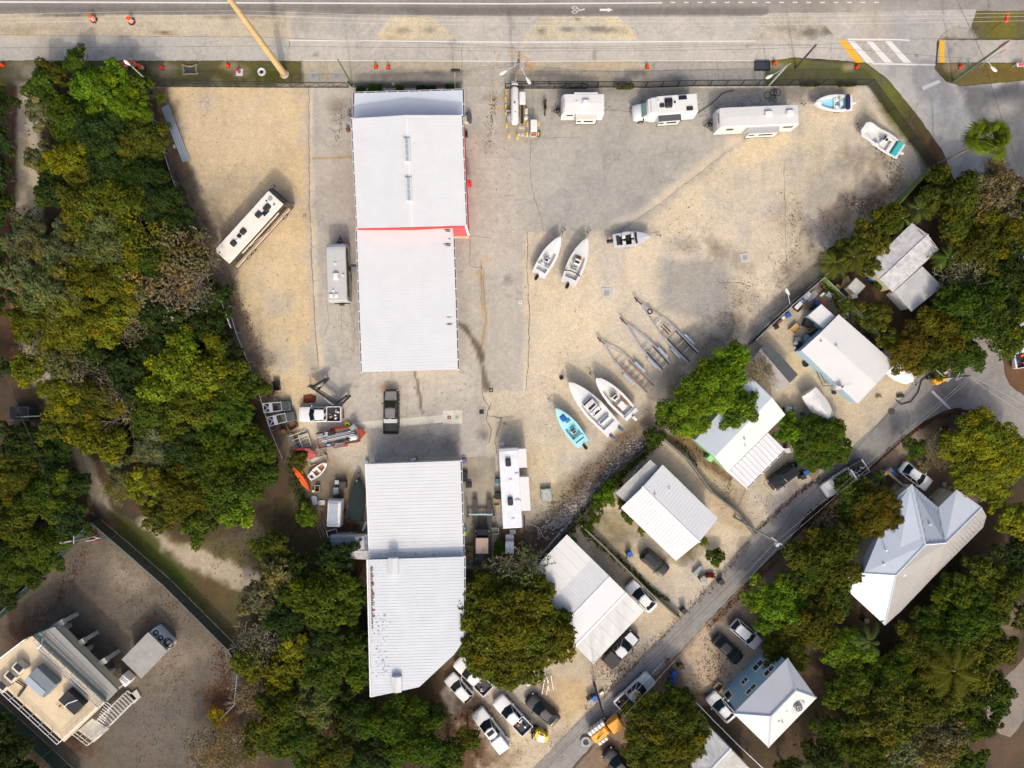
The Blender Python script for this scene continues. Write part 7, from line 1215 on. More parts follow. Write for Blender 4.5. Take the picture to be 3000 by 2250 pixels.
t=thing('hydrant','red hydrant on a square white slab on the left verge','hydrant',place2(702,212));mb=MB();mb.cbox((0,0,.05),(.9,.9,.1),.02);mb.build('slab',WPL,t);mb=MB();mb.tube((0,0,.1),(0,0,.8),.16,n=10);mb.tube((-.3,0,.5),(.3,0,.5),.09,n=8);mb.ball((0,0,.8),(.17,.17,.12));mb.build('hydrant_body',mat('dull_red',(.45,.04,.05),.6,var=.1),t)
t=thing('drain_inlet','dark drain inlet framed by brown sediment logs on the left verge','drain',place2(558,206));mb=MB();mb.box((0,0,.04),(1.3,.6,.08));mb.build('grate',mat('drain_dark',(.04,.05,.07),.5,var=.1),t);LOG=mat('straw_log',(.20,.17,.11),.9,var=.3)
for pts in([(-1.0,.7),(-.3,.45),(.3,.45),(.9,.75)],[(-.9,-.65),(-.3,-.5),(.3,-.5),(1.0,-.5)],[(-1.0,.7),(-.8,0),(-.9,-.65)],[(.9,.75),(.75,0),(1.0,-.5)]):mb=MB();mb.path([(x,y,.12) for x,y in pts],.12);mb.build('sediment_log',LOG,t)
t=thing('tree_ring','octagonal concrete ring round a dark hole on the left verge','concrete ring',place2(767,211));mb=MB();mb.ring((0,0,.06),.42,.16,n=8);mb.build('ring',WPL,t);mb=MB();mb.tube((0,0,0),(0,0,.05),.3,n=8);mb.build('hole_cover',mat('dark_lid',(.05,.04,.04),.8,var=.1),t)
def lid(u,v,s,m,label,rz=0,rnd=False,m2=None):
 t=thing('manhole',label,'manhole',place2(u,v),rz);mb=MB()
 (mb.tube((0,0,.015),(0,0,.055),s/2,n=16) if rnd else mb.box((0,0,.035),(s,s,.04)));mb.build('frame',m,t);mb=MB();mb.box((0,0,.062),(s*.5,s*.5,.015));mb.build('grate',m2 or GRYPL,t)
lid(1777,859,1.35,CONCM,'square concrete inspection slab below the two white boats');lid(2183,755,1.2,CONCM,'square inspection slab in the eastern sand, tilted',.2);lid(1411,1206,1.2,mat('drain_frame',(.33,.31,.27),.8),'square storm drain in the cracked concrete',0,m2=DSTEEL);lid(1524,886,.45,WPL,'tiny white valve cover on the concrete pad');lid(1439,1143,.5,DSTEEL,'small dark grate near the puddled drain',.2);lid(1480,1241,.4,mat('rusty_lid',(.3,.2,.13),.8),'small round rusty cover in the sand',0,True);lid(2685,163,.45,mat('grey_lid',(.2,.2,.2),.7),'round iron cover in the side street',0,True);lid(1890,1943,.95,mat('grey_lid',(.2,.2,.2),.7),'round manhole in the lower lane',0,True,mat('grey_lid',(.2,.2,.2),.7));lid(2611,1205,.9,mat('brown_lid',(.10,.09,.08),.7),'round manhole at the top of the lane',0,True,mat('brown_lid',(.1,.09,.08),.7));lid(893,632,.45,mat('rusty_lid',(.3,.2,.13),.8),'small dark square box on the sand beside the concrete');lid(1152,246,.35,CONCM,'small square lamp footing above the workshop canopy');lid(1316,1223,.45,RUST,'rusty square opening in the pale drain slab');lid(1339,1222,.7,mat('pale_lid',(.5,.48,.43),.8),'pale access lid in the drain slab');lid(919,224,1.1,mat('mid_grey_lid',(.38,.37,.36),.8),'left grey utility lid on the driveway at the gate');lid(988,224,1.1,mat('mid_grey_lid',(.38,.37,.36),.8),'right grey utility lid on the driveway at the gate')  # the two gate lids share one plain mid grey
def wheelie(u,v,label,m,lidm=None,rz=0,name='wheelie_bin',cat='bin'):
 t=thing(name,label,cat,place2(u,v),rz);mb=MB();mb.loft([[(x*s,y*s,z_) for x,y in((-.3,-.3),(.3,-.3),(.3,.3),(-.3,.3))] for s,z_ in((.8,.08),(1,.95))]);mb.build('bin_body',m,t);mb=MB();mb.cbox((0,0,1.0),(.68,.66,.1),.05);mb.build('lid',lidm or m,t);mb=MB();mb.tube((-.36,-.28,.12),(-.36,.28,.12),.1,n=8);mb.build('wheel',TYRE,t)
for u,v,l,m,rz in((1842,1618,'blue lidded bin alone on the sand beside the square house',BLUE,.5),(2353,1382,'blue bin between the black sedan and the pallet',BLUE,.4),(2345,1394,'black bin touching the blue bin by the pallet',BLKPL,.4),(2596,1377,'grey bin at the corner of the wooden garden fence',GRYPL,.5),(2606,1385,'blue bin at the corner of the wooden garden fence',BLUE,.5),(2628,1404,'black bin behind the blue one by the garden fence',BLKPL,.2),(1972,1966,'upper blue bin under the tree on the lower lane',BLUE,.6),(1966,1990,'lower blue bin under the tree on the lower lane',BLUE,.1),(1992,1945,'brown bin nearest the lower lane tree',mat('brown_plastic',(.10,.07,.05),.7,var=.1),.3),(1742,2036,'blue bin at the foot of the lower lane pole',BLUE,.2),(1729,2046,'grey bin at the foot of the lower lane pole',GRYPL,.4),(2108,1699,'black open bin on the edge of the lane beside the square house drive',BLKPL,.6),(2000,1783,'dark bin knocked against the wall end by the lane',BLKPL,.7),(2334,1358,'dark bin behind the black sedan',BLKPL,.3),(2055,1690,'grey barrel near the flower bed',GRYPL,.7),(2490,1734,'dark round garden bin beside the fire pit',BLKPL,.2),(2528,1811,'dark garden bin below the big house',BLKPL,.1),(2300,1317,'small white bin at the corner of the patio cover',WPL,.2),(2303,1199,'white bin at the top corner of the green walled house',WPL,.1)):wheelie(u,v,l,m,None,rz)
t=thing('pallet','weathered timber pallet leaning by the black and blue bins','pallet',place2(2380,1385),R(-35));[MB().box((x,0,.12),(.12,1.3,.04)).build('slat',WOOD,t) for x in(-.6,-.3,0,.3,.6)];[MB().box((0,y,.05),(1.3,.1,.08)).build('bearer',WOOD,t) for y in(-.55,0,.55)]
t=thing('fire_pit','square fire pit with dark green rim full of leaves','fire pit',place2(2453,1749),R(-30));mb=MB();[mb.cbox((x,y,.2),(a,c_,.4),.08) for x,y,a,c_ in((0,.9,2.0,.2),(0,-.9,2.0,.2),(.9,0,.2,1.7),(-.9,0,.2,1.7))];mb.build('rim',mat('dark_green_rim',(.02,.06,.03),.7,var=.1),t);mb=MB();mb.box((0,0,.1),(1.65,1.65,.1));mb.build('leaf_fill',mat('leaf_fill',(.10,.045,.025),.9,var=.4,scale=8),t)
def ladder(u,v,rz,label):
 t=thing('ladder',label,'ladder',place2(u,v),rz);mb=MB();[mb.box((.05,y,.5),(1.9,.1,.1)) for y in(-.28,.28)];mb.build('rail',TRIM,t);[MB().tube((x,-.28,.5),(x,.28,.5),.04).build('rung',YL,t) for x in(-.7,-.4,-.1,.2,.5,.8)]
ladder(1597,2010,R(80),'left folding ladder below the big round tree');ladder(1611,1998,R(100),'right folding ladder below the big round tree');ladder(1862,1385,R(60),'aluminium ladder leaning behind the deck roof')
# scaffold crates by the west fence
for i,(u,v,a) in enumerate(((805,1191,6),(818,1226,14))):
 t=thing('lift_platform',f'{"upper" if i == 0 else "lower"} aluminium framed scissor platform on a black base by the west fence','lift platform',place2(u+12,v),R(a));mb=MB();mb.cbox((.8,-.0,.35),(1.9,1.3,.6),.1);mb.build('base',ROOFD,t);mb=MB();z_=2.0
 for y in(-.6,.6):mb.tube((-1.3,y,z_),(1.0,y*.9,z_),.06);mb.tube((-1.3,y,z_),(-.2,-y,z_),.05)
 for x in(-1.3,-.3,1.0):mb.tube((x,-.6,z_),(x,.6,z_),.05);[mb.tube((x,y,z_),(x*.6+.3,y*.9,.6),.04) for y in(-.55,.55)]
 mb.build('cage',GALV,t);mb=MB();mb.box((-.35,0,z_+.02),(.45,1.15,.06));mb.build('platform',GALV,t)
# generic junk builder
def junk(kind,u,v,label,cat,m,s=(.6,.4,.3),rz=0,z0=0,m2=None,group=None):
 x,y,h=s;t=thing(cat.replace(' ','_'),label,cat,place2(u,v),rz,group);mb=MB()
 if kind=='box':mb.cbox((0,0,z0+h/2),(x,y,h),.05);mb.build('box_body',m,t);mb=MB();mb.box((0,0,z0+h+.02),(x*.85,y*.85,.03));mb.build('lid',m2 or m,t)
 if kind=='tray':
  mb.box((0,0,z0+.05),(x,y,.05));mb.build('tray_floor',m2 or m,t);mb=MB();[mb.box(c_,d) for c_,d in(((0,y/2,z0+h/2),(x+.06,.06,h)),((0,-y/2,z0+h/2),(x+.06,.06,h)),((x/2,0,z0+h/2),(.06,y-.06,h)),((-x/2,0,z0+h/2),(.06,y-.06,h)))];mb.build('tray_side',m,t)
 if kind=='tyre':mb.ring((0,0,.15),x*.36,x*.16,n=16);mb.build('tyre',m,t);mb=MB();mb.tube((0,0,.05),(0,0,.15),x*.22,n=10);mb.build('hub',m2 or DSTEEL,t)
 if kind=='bars':[MB().tube((-x/2+random.uniform(-.1,.1),q*y-y/2,z0+.1+.05*i),(x/2,q*y-y/2+random.uniform(-.1,.1),z0+.12+.05*i),.04).build('bar',m if i%2 else(m2 or m),t) for i,q in enumerate((0,.3,.6,1))]
 if kind=='seat':mb.cbox((0,0,.35),(x,y,.2),.05);mb.build('seat',m,t);mb=MB();mb.cbox((-x*.45,0,.6),(.12,y,.5),.04);mb.build('backrest',m2 or m,t);[MB().tube((a*x*.4,b_*y*.4,0),(a*x*.4,b_*y*.4,.3),.03).build('leg',DSTEEL,t) for a in(-1,1) for b_ in(-1,1)]
 if kind=='round':mb.tube((0,0,z0),(0,0,z0+h),x/2,y/2,n=14);mb.build('drum',m,t);mb=MB();mb.ring((0,0,z0+h),y/2*.92,.03,n=14);mb.build('rim',m2 or m,t)
 if kind=='sheet':mb.add([(-x/2,-y/2,.06),(x*.42,-y/2,.08),(x/2,y*.3,.06),(x*.1,y/2,.1),(-x/2,y*.4,.06)],[(0,1,2,3,4)]);mb.add([(-x/2,-y/2,.03),(x*.42,-y/2,.05),(x/2,y*.3,.03),(x*.1,y/2,.07),(-x/2,y*.4,.03)],[(4,3,2,1,0)]);mb.build('sheet',m,t)
 return t
BRW=mat('brown_rust',(.16,.08,.05),.9,var=.3);CARD=mat('cardboard',(.42,.27,.14),.9,var=.15);FW=mat('fresh_timber',(.58,.40,.20),.8,var=.2)
GW='clutter in the west corner of the yard';GE='clutter along the wall of the blue walled house yard'
for a in[('sheet',908,1168,'flat rust brown steel plate above the white pickup','steel plate',mat('flat_rust',(.14,.035,.015),.9,var=.15),(1.7,1.1,.1)),('tray',858,1246,'rusty brown open crate by the fence','crate',BRW,(1.1,1.0,.5),.6),('tyre',831,1248,'black tyre against the west fence','tyre',TYRE,(.7,.7,.2)),('box',832,1262,'rusty red drum shaped box below the black tyre','rusty box',RUST,(.6,.5,.5),.4),
 ('tray',1004,1214,'small rusty hitch tray behind the white pickup','hitch carrier',RUST,(.35,.95,.3),0),('tray',813,1130,'dark wire cage by the west fence','wire cage',DSTEEL,(.75,1.2,.6),.1),('bars',785,1130,'thin black bars leaning on the west fence','metal bars',DSTEEL,(1.3,.2,.1),-.6),('box',882,1314,'pale grey lidded box above the red hull','plastic box',GRYPL,(.55,.3,.3),0),
 ('tray',896,1290,'curved white framed dinghy hood with dark seat back','boat hood',WPL,(1.2,1.6,.5),.3,0,WOOD),('bars',880,1285,'thin bent white tubes beside the fence','bent tubes',WPL,(2.2,1.6,.1),.4),('bars',862,1300,'long grey poles lying by the fence','poles',GALV,(2.8,.6,.1),-1.1),('tray',934,1348,'long wooden crate with pale lid above the dinghy','crate',FW,(2.3,.8,.4),.28,0,CONCM),
 ('box',1008,1418,'dark slatted wooden crate','crate',mat('dark_slats',(.06,.05,.05),.8,var=.2),(.9,.95,.8),0),('box',990,1411,'rust coloured machine next to the dark slatted crate','machine',BRW,(.6,.6,.6),0,0,GALV),('box',988,1436,'slate grey upright box below the dark crate','cabinet',GRYPL,(.7,1.0,.8),0),('tray',932,1430,'open chest with timber edge near the kayak tip','chest',WOOD,(.6,.8,.5),0,0,DSTEEL),('sheet',922,1465,'white rectangular board lying by the bush','board',WPL,(.7,1.2,.1),.25),('box',943,1472,'cream cushion lying next to the white board','cushion',mat('cream_vinyl',(.62,.60,.48),.7,var=.08),(.9,.65,.15),.05),
 ('box',920,1438,'small white cube box below the kayak','plastic box',WPL,(.35,.3,.3),.2),('tray',975,1560,'black upturned cart at the shed corner','cart',GALV,(1.3,.8,.4),.3,0,BLKPL),('bars',945,1550,'grey weathered timber pile by the shed','timber pile',mat('grey_wood',(.25,.23,.2),.9,var=.3),(2.2,.9,.1),-1.2),('round',1029,1562,'left white bucket on the shed edge','bucket',WPL,(.4,.5,.6)),('round',1042,1563,'right white bucket on the shed edge','bucket',WPL,(.4,.5,.6)),('round',1055,1556,'dark barrel beside the white buckets','barrel',BRW,(.6,.6,.8)),
 ('box',1072,1538,'pale board leaning at the shop wall','board',WPL,(.3,1.4,.9),-.4),('bars',882,1376,'yellow paddle float beside the orange kayak','paddles',YELLOW,(1.2,.3,.1),-1.2),('tray',876,1362,'thin white cross frame above the kayak','frame',WPL,(.6,.25,.1),-.8)]:
 junk(a[0],a[1],a[2],a[3],a[4],a[5],a[6],a[7] if len(a)>7 else 0,a[8] if len(a)>8 else 0,a[9] if len(a)>9 else None,GW)
GS='clutter beside the white shop walls'
for a in[('round',1360,1350,'purple blue hose reel at the shop corner','hose reel',mat('violet_plastic',(.22,.16,.36),.6,var=.3),(.7,.6,.5)),('seat',1363,1386,'uppermost black chair beside the shop wall','chair',BLKPL,(.7,.6,.4)),('seat',1361,1402,'second black chair beside the shop wall','chair',BLKPL,(.75,.7,.4),.4),('seat',1375,1420,'black chair standing on the concrete slab','chair',BLKPL,(.7,.65,.4)),('box',1457,1407,'black box with teal lid beside the trailer home','box',BLKPL,(.5,.7,.7),0,0,mat('teal_lid',(.05,.2,.25),.6,var=0)),('box',1459,1450,'black generator beside the trailer home','generator',BLKPL,(.8,.9,.7),.1),('tray',1455,1469,'grey timber step at the trailer home door','step',WOOD,(.8,.9,.3),0),('box',1363,1560,'yellow green bin by the shop wall','bin',mat('lime_plastic',(.55,.58,.12),.6,var=.08),(.4,.6,.5)),('box',1360,1547,'teal tub above the yellow green bin','tub',TEALP,(.5,.4,.4)),('tray',1375,1607,'upper timber crate between the shop and the lift','crate',WOOD,(.85,.75,.6),0),('tray',1375,1627,'lower timber crate between the shop and the lift','crate',FW,(.85,.65,.6),.1),('box',1380,1643,'pale green box below the two timber crates','box',mat('pale_teal',(.2,.35,.35),.6,var=.1),(.7,.4,.3),.1),('tray',1450,1553,'cream wooden cabinet with green edges by the lift post','cabinet',mat('cream_green',(.45,.48,.36),.7,var=.1),(.95,.75,.7),0),('tray',1502,1557,'white oval tub behind the trailer home','tub',WPL,(.7,.45,.3)),('box',1600,1448,'tarp covered square pile on the sand','tarp pile',mat('grey_green_tarp',(.24,.27,.24),.7,var=.35,scale=3),(1.4,1.7,.6),.1,0,mat('faded_tarp',(.36,.40,.36),.7,var=.35,scale=3)),('bars',1620,1590,'bundle of long white pipes behind the mobile home','pipe bundle',WPL,(4.6,.6,.1),.9),('bars',1655,1552,'dark grey pipes beside the white pipe bundle','pipe bundle',GALV,(3.0,.4,.1),.9),('bars',1102,1345,'silver pipes standing at the shop front corner','pipes',GALV,(.9,.5,.1),1.5),('box',1212,1345,'brown garden machine at the shop front','machine',BRW,(.9,.5,.5),.4,0,WPL),('box',1076,1352,'small blue white box at the shop front corner','box',mat('pale_blue_plastic',(.25,.4,.6),.5),(.4,.4,.4)),('box',1376,350,'dark rubber mat cabinet beside the red wall','cabinet',ROOFD,(.55,1.1,.9)),('box',1366,352,'beige step box joined to the dark cabinet','step box',BG,(.7,1.0,.5)),('seat',1364,396,'red and black machine at the red wall','machine',BLKPL,(.6,.8,.5),0,0,RED),('box',1021,383,'small brown vending box west of the workshop','box',BRW,(.45,.4,.6),.2),('box',1027,359,'bluish ventilation unit on the west workshop wall','ventilation unit',GRYPL,(.5,.8,1.2)),('tyre',1644,1107,'small dark tyre above the big white boat','tyre',TYRE,(.5,.5,.2)),('tray',1578,393,'brown metal tray beside the white cabinet','tray',mat('brown_tray',(.12,.09,.06),.7,var=.1),(.4,.75,.2)),('tray',2232,194,'dark framed tray at the left end of the east grass verge','sediment tray',BLKPL,(1.9,1.2,.25),0,0,mat('drain_dark',(.04,.05,.07),.5)),('box',512,430,'small pale pink box beside the metal channels','box',mat('pale_pink',(.55,.45,.42),.7,var=.1),(.25,.4,.25))]:
 junk(a[0],a[1],a[2],a[3],a[4],a[5],a[6],a[7] if len(a)>7 else 0,a[8] if len(a)>8 else 0,a[9] if len(a)>9 else None,GS)
for a in[('box',2408,862,'white board and boxes near the top of the wall','boxes',WPL,(.8,.3,.3),.7),('sheet',2376,870,'left pale grey sail shaped panel','panel',ROOFT,(1.2,.7,.1),.6),('sheet',2385,860,'right pale grey sail shaped panel','panel',ROOFT,(.8,.7,.1),.6),('box',2356,870,'grey appliance against the wall','appliance',GRYPL,(.7,.6,.8),.8),('seat',2363,862,'white folding chair by the grey appliance','chair',WPL,(.6,.6,.4),.8),('box',2350,880,'white paper stack on a blue box','box',WPL,(.5,.45,.5),.7,0,BLUE),('box',2335,896,'black open trunk with white papers','trunk',BLKPL,(1.3,.6,.5),.8,0,WPL),('tyre',2348,895,'brown hoop beside the open trunk','hoop',CARD,(.6,.6,.2)),('box',2340,905,'black suitcase below the open trunk','suitcase',BLKPL,(.9,.45,.3),.8),('box',2308,923,'bright blue cushion by the wall','cushion',BLUE,(.7,.6,.2),.5),('box',2292,932,'white basket left of the blue cushion','basket',WPL,(.5,.4,.3),.6),('box',2282,942,'brown boxes left of the white basket','boxes',BRW,(.8,.4,.4),.7),('seat',2266,950,'black outdoor chair, upper of two at the wall end','chair',BLKPL,(.6,.6,.4),.7),('seat',2272,957,'black outdoor chair, lower of two at the wall end','chair',BLKPL,(.6,.6,.4),.5),
 ('box',2427,864,'pale blue folded table near the green fence','table',mat('pale_blue_grey',(.35,.43,.46),.6,var=.15),(.8,.6,.5),-.5),('tray',2326,964,'shallow box of fresh timber on the sand','box',FW,(1.2,.9,.5),.75,0,mat('yellow_timber',(.75,.55,.25),.8,var=.1)),('box',2363,948,'large black covered grill beside the lean to','grill',BLKPL,(1.2,.95,.9),-.3),('tray',2379,962,'row of wooden slats below the black grill','bench',FW,(1.6,.4,.4),.5,0,mat('green_seat',(.10,.16,.13),.7)),('round',2360,992,'grey round tub with dark centre','tub',GRYPL,(1.0,1.2,.5),0,0,DSTEEL),('box',2378,976,'black motor and bags beside the blue wall','bags',BLKPL,(1.5,.5,.5),.5),('box',2333,994,'pale grey table left of the round tub','table',GRYPL,(.7,.6,.6),.2),('round',2328,1006,'white topped bucket left of the bin bags','bucket',WPL,(.45,.45,.5)),('round',2328,1017,'lower white bucket beside the bin bags','bucket',WPL,(.4,.4,.4)),('box',2338,1013,'dark bin bags at the corner of the blue wall','bin bags',BLKPL,(1.0,.7,.5),.6),('tyre',2359,1066,'coil of black hose on the sand beside the blue wall','hose coil',TYRE,(.85,.85,.15)),('box',2392,889,'bright blue tarp at the lean to corner','tarp',BLUE,(.8,.5,.3),-.5),('box',2402,888,'small red kayak tip at the lean to corner','kayak tip',RED,(.5,.4,.3),.3),('box',2380,903,'dark rack of tools beside the blue tarp','rack',DSTEEL,(.9,.5,.5),.8),('round',2476,924,'white satellite dish at the top corner of the house','satellite dish',WPL,(.3,.85,.2)),('box',2495,900,'white flat box beyond the green fence','box',WPL,(.55,.5,.4),-.6),
 ('box',2470,858,'black lounge seat on the timber deck','seat',BLKPL,(1.2,.8,.5),-.7),('tyre',2475,855,'black round table on the timber deck','table',BLKPL,(.8,.8,.4)),('tray',2455,845,'slatted timber steps beside the deck','steps',FW,(1.0,.6,.3),-.7),('box',2497,869,'white covered grill at the deck corner','grill',WPL,(.8,.6,.6),.2),('box',2546,818,'bright blue bin under the tin roof edge','bin',BLUE,(.8,.5,.7),-.6),('box',2557,826,'dark box beside the bright blue bin','box',BLKPL,(.7,.6,.6),-.6),('round',2440,1150,'black plant pot behind the covered boat','pot',BLKPL,(.4,.5,.5))]:
 junk(a[0],a[1],a[2],a[3],a[4],a[5],a[6],a[7] if len(a)>7 else 0,a[8] if len(a)>8 else 0,a[9] if len(a)>9 else None,GE)
GD='clutter along the lane and drives'
for a in[('box',2325,1197,'grey outboard motor stand by the covered boat','motor stand',GRYPL,(.5,.7,.6),.6),('round',2348,1212,'upper teal barrel by the covered boat','barrel',mat('dark_teal',(.05,.12,.12),.7,var=.1),(.5,.5,.7)),('round',2355,1225,'lower teal barrel by the covered boat','barrel',mat('dark_teal',(.05,.12,.12),.7,var=.1),(.5,.5,.7)),('box',2574,1165,'low bench on the sand below the blue walled house','bench',WOOD,(.8,.25,.4),-.1),('box',2636,1160,'dark motor lying at the lane edge','motor',BLKPL,(.9,.4,.3),.1),('box',2757,1445,'grey chairs folded behind the big house','chairs',GALV,(.9,.4,.5),.5),('box',2770,1430,'timber lounge behind the big house','lounge',WOOD,(1.2,.5,.4),.4),('seat',2762,1418,'small concrete garden seat by the round tree','garden seat',CONCM,(.5,.6,.3)),('box',2042,1668,'long grey barrel bench beside the flower bed','bench',GRYPL,(1.5,.5,.5),.8),('box',1762,2028,'stack of cardboard by the lower lane pole','cardboard',CARD,(.7,.4,.3),.6,0,WPL),('box',1955,1935,'dark brown planter box at the lane side','planter',BRW,(.6,.6,.5),.2),('tray',2103,2010,'timber window box beside the blue house wall','timber box',FW,(.9,1.0,.5),-.7,0,DSTEEL),('box',2820,1212,'red and green toy on the brown verge','toy',RED,(.5,.3,.3),-.4,0,TEALP),('box',1505,2000,'grey flat trailer tail under the big round tree','trailer tail',ROOFG,(1.6,1.0,.4),-.7),('round',1548,2003,'small white bucket at the round tree edge','bucket',WPL,(.4,.4,.4)),('tyre',1716,2170,'coil of grey hose on the lower lane edge','hose coil',GRYPL,(1.5,1.5,.1)),('box',1814,2056,'orange red cone on the tailgate side of the lower work truck','traffic cone',ORANGE,(.35,.35,.5),0),('box',2506,1396,'red stop paddle beside the upper work truck','paddle',RED,(.35,.35,.5),0),('box',80,1210,'dark hut with an orange glow of cargo at the left edge','hut',ROOFD,(2.6,1.8,1.6),0,0,BLKPL),('bars',440,1815,'rusty beam lying in the compound','beam',RUST,(2.4,.1,.1),.75),('bars',245,1870,'thin rusty rail beside the utility building','rail',RUST,(3.8,.1,.1),-.72)]:
 junk(a[0],a[1],a[2],a[3],a[4],a[5],a[6],a[7] if len(a)>7 else 0,a[8] if len(a)>8 else 0,a[9] if len(a)>9 else None,GD)
t=thing('drain_hose','long black pipe run beside the shop and a pale curling cable','cable',place2(1550,1540));o=Vector(t.location);MB().path([P(1536,1510,.1)-o,P(1536,1560,.1)-o,P(1537,1610,.1)-o,P(1538,1618,.1)-o],.07).build('drain_pipe',mat('brown_pipe',(.10,.05,.03),.8),t);MB().path([P(u,v,.1)-o for u,v in((1539,1522),(1550,1535),(1566,1540),(1580,1547),(1588,1565),(1595,1576),(1613,1580))],.05).build('curled_cable',mat('pale_cable',(.5,.45,.38),.7),t)
t=thing('cable_run','black cable looping from the long trailer to the lamp pole','cable',place2(2120,300));o=Vector(t.location);MB().path([P(u,v,.2)-o for u,v in((2033,338),(2060,322),(2083,305),(2100,290),(2115,275),(2135,268),(2150,266))],.05).build('cable',WIRE,t)
t=thing('hose_run','black hose looping over the lane junction verge','hose',place2(2660,1160));o=Vector(t.location);MB().path([P(u,v,.15)-o for u,v in((2735,1090),(2700,1115),(2690,1150),(2668,1178),(2640,1185),(2625,1172))],.06).build('hose',TYRE,t)
# rocks along the bank
rr=random.Random(9);RK=mat('limestone_rubble',(.33,.30,.27),.9,var=.35,scale=4)
mb=MB()
for k in range(900):
 t_=rr.random();cx,cy=(1935+(1600-1935)*t_,1262+(1560-1262)*t_+30*math.sin(t_*3));u,v=cx+rr.gauss(-14,15),cy+rr.gauss(-6,13);s=rr.uniform(.05,.2);q=P(u,v,0);mb.ball((q.x,q.y,s*.3),(s,s*rr.uniform(.6,1),s*.6),5,4)
o=mb.build('rubble',RK);o['kind']='stuff'
# ================================================================ TREES AND PLANTS
def leafmat(name,rough=.6,tint=(1,1,1),trans=.36):
 m=bpy.data.materials.new(name);m.use_nodes=True;n=m.node_tree;b=n.nodes['Principled BSDF'];out=n.nodes['Material Output'];ln=n.links.new
 at=n.nodes.new('ShaderNodeAttribute');at.attribute_name='leaf';oi=n.nodes.new('ShaderNodeObjectInfo');vm=n.nodes.new('ShaderNodeVectorMath');vm.operation='MULTIPLY'
 ln(at.outputs['Color'],vm.inputs[0]);ln(oi.outputs['Color'],vm.inputs[1]);ln(vm.outputs[0],b.inputs['Base Color']);b.inputs['Roughness'].default_value=rough;b.inputs['Specular IOR Level'].default_value=.1
 tr=n.nodes.new('ShaderNodeBsdfTranslucent');ln(vm.outputs[0],tr.inputs[0]);mx=n.nodes.new('ShaderNodeMixShader');mx.inputs[0].default_value=trans;ln(b.outputs[0],mx.inputs[1]);ln(tr.outputs[0],mx.inputs[2]);ln(mx.outputs[0],out.inputs[0]);return m
LEAF=leafmat('foliage',.8);BARK=mat('grey_bark',(.13,.11,.085),.9,var=.25,scale=4);BARKL=mat('pale_twigs',(.34,.28,.22),.9,var=.2,scale=5)
def leaf_mesh(name,cen,nor,size,col,aspect=1.6):
 n=len(cen);r1=rng.normal(size=(n,3));t1=np.cross(nor,r1);t1/=np.linalg.norm(t1,axis=1)[:,None]+1e-9;t2=np.cross(nor,t1);s=size[:,None]
 q=np.stack([cen-t1*s*aspect*.5,cen+t2*s*.5+nor*s*.12,cen+t1*s*aspect*.5,cen-t2*s*.5+nor*s*.12],1).reshape(-1,3)
 me=bpy.data.meshes.new(name);me.vertices.add(4*n);me.vertices.foreach_set('co',q.ravel());me.loops.add(4*n);me.loops.foreach_set('vertex_index',np.arange(4*n));me.polygons.add(n);me.polygons.foreach_set('loop_start',np.arange(n)*4);me.polygons.foreach_set('loop_total',np.full(n,4))
 a=me.color_attributes.new('leaf','FLOAT_COLOR','POINT');c4=np.concatenate([np.repeat(col,4,0),np.ones((4*n,1))],1);a.data.foreach_set('color',c4.astype(np.float32).ravel());me.materials.append(LEAF);me.update();me.validate();return me
def unit_(v):return v/(np.linalg.norm(v,axis=1)[:,None]+1e-9)
def crown(name,Rr,hh,dens,seed,leaf=.26,sparse=0.0,clump=.30,flat=.8,yellow=.10,irr=1.0):
 """leaf cards set on the outside of many overlapping leaf clumps; origin at crown centre"""
 g=np.random.default_rng(seed);cs=[];rs=[];base=Rr*clump
 nb=int((9+16*(Rr/4)**1.3)*(.27/clump)**1.7)
 for i in range(nb*8):
  if len(cs)>=nb:break
  a=g.random()*2*math.pi;rr_=math.sqrt(g.random());ph=1-.28*irr+irr*(.17*math.sin(3*a+seed)+.16*math.sin(5*a+2*seed)+.1*g.normal())
  x,y=math.cos(a)*rr_*Rr*ph*.9,math.sin(a)*rr_*Rr*ph*.9;z=hh*(math.sqrt(max(0,1-(rr_*.93)**2))*(.55+.45*g.random()))*flat
  rad=base*g.uniform(.65,1.25)*(1 if rr_<.7 else.8)
  if all((x-c[0])**2+(y-c[1])**2>(.52*(rad+r0))**2 for c,r0 in zip(cs,rs)):cs.append((x,y,z));rs.append(rad)
 C_,N_,S_,K_=[],[],[],[]
 for c,rad in zip(cs,rs):
  k=int(dens*rad*rad);d=unit_(g.normal(size=(k,3)));d[:,2]=np.where(d[:,2]<-.35,-d[:,2],d[:,2]);lump=1+.22*np.sin(d[:,0]*5+seed)*np.sin(d[:,1]*6+c[0])+.13*g.normal(size=k)
  p=np.array(c)+d*(rad*lump)[:,None]*np.array([1,1,.8]);nn=unit_(d*.9+np.array([0,0,.5])+g.normal(size=(k,3))*.5)
  tone=g.uniform(.72,1.3);hue=g.random();base_c=np.array([1,1,1.])*tone
  if hue<yellow:base_c=base_c*np.array([1.5,1.2,.6])
  elif hue<yellow+.25:base_c=base_c*np.array([1.18,1.06,.85])
  elif hue>.85:base_c=base_c*np.array([.86,1.0,.9])
  col=base_c*(g.uniform(.7,1.35,size=(k,1)))*(.72+.42*np.clip((d[:,2:3]+.3),0,1))**0
  C_.append(p);N_.append(nn);S_.append(leaf*g.uniform(.6,1.4,size=k));K_.append(col)
 C_,N_,S_,K_=map(np.concatenate,(C_,N_,S_,K_))
 if sparse:m=g.random(len(C_))>sparse;C_,N_,S_,K_=C_[m],N_[m],S_[m],K_[m]
 return leaf_mesh(name,C_,N_,S_,K_)
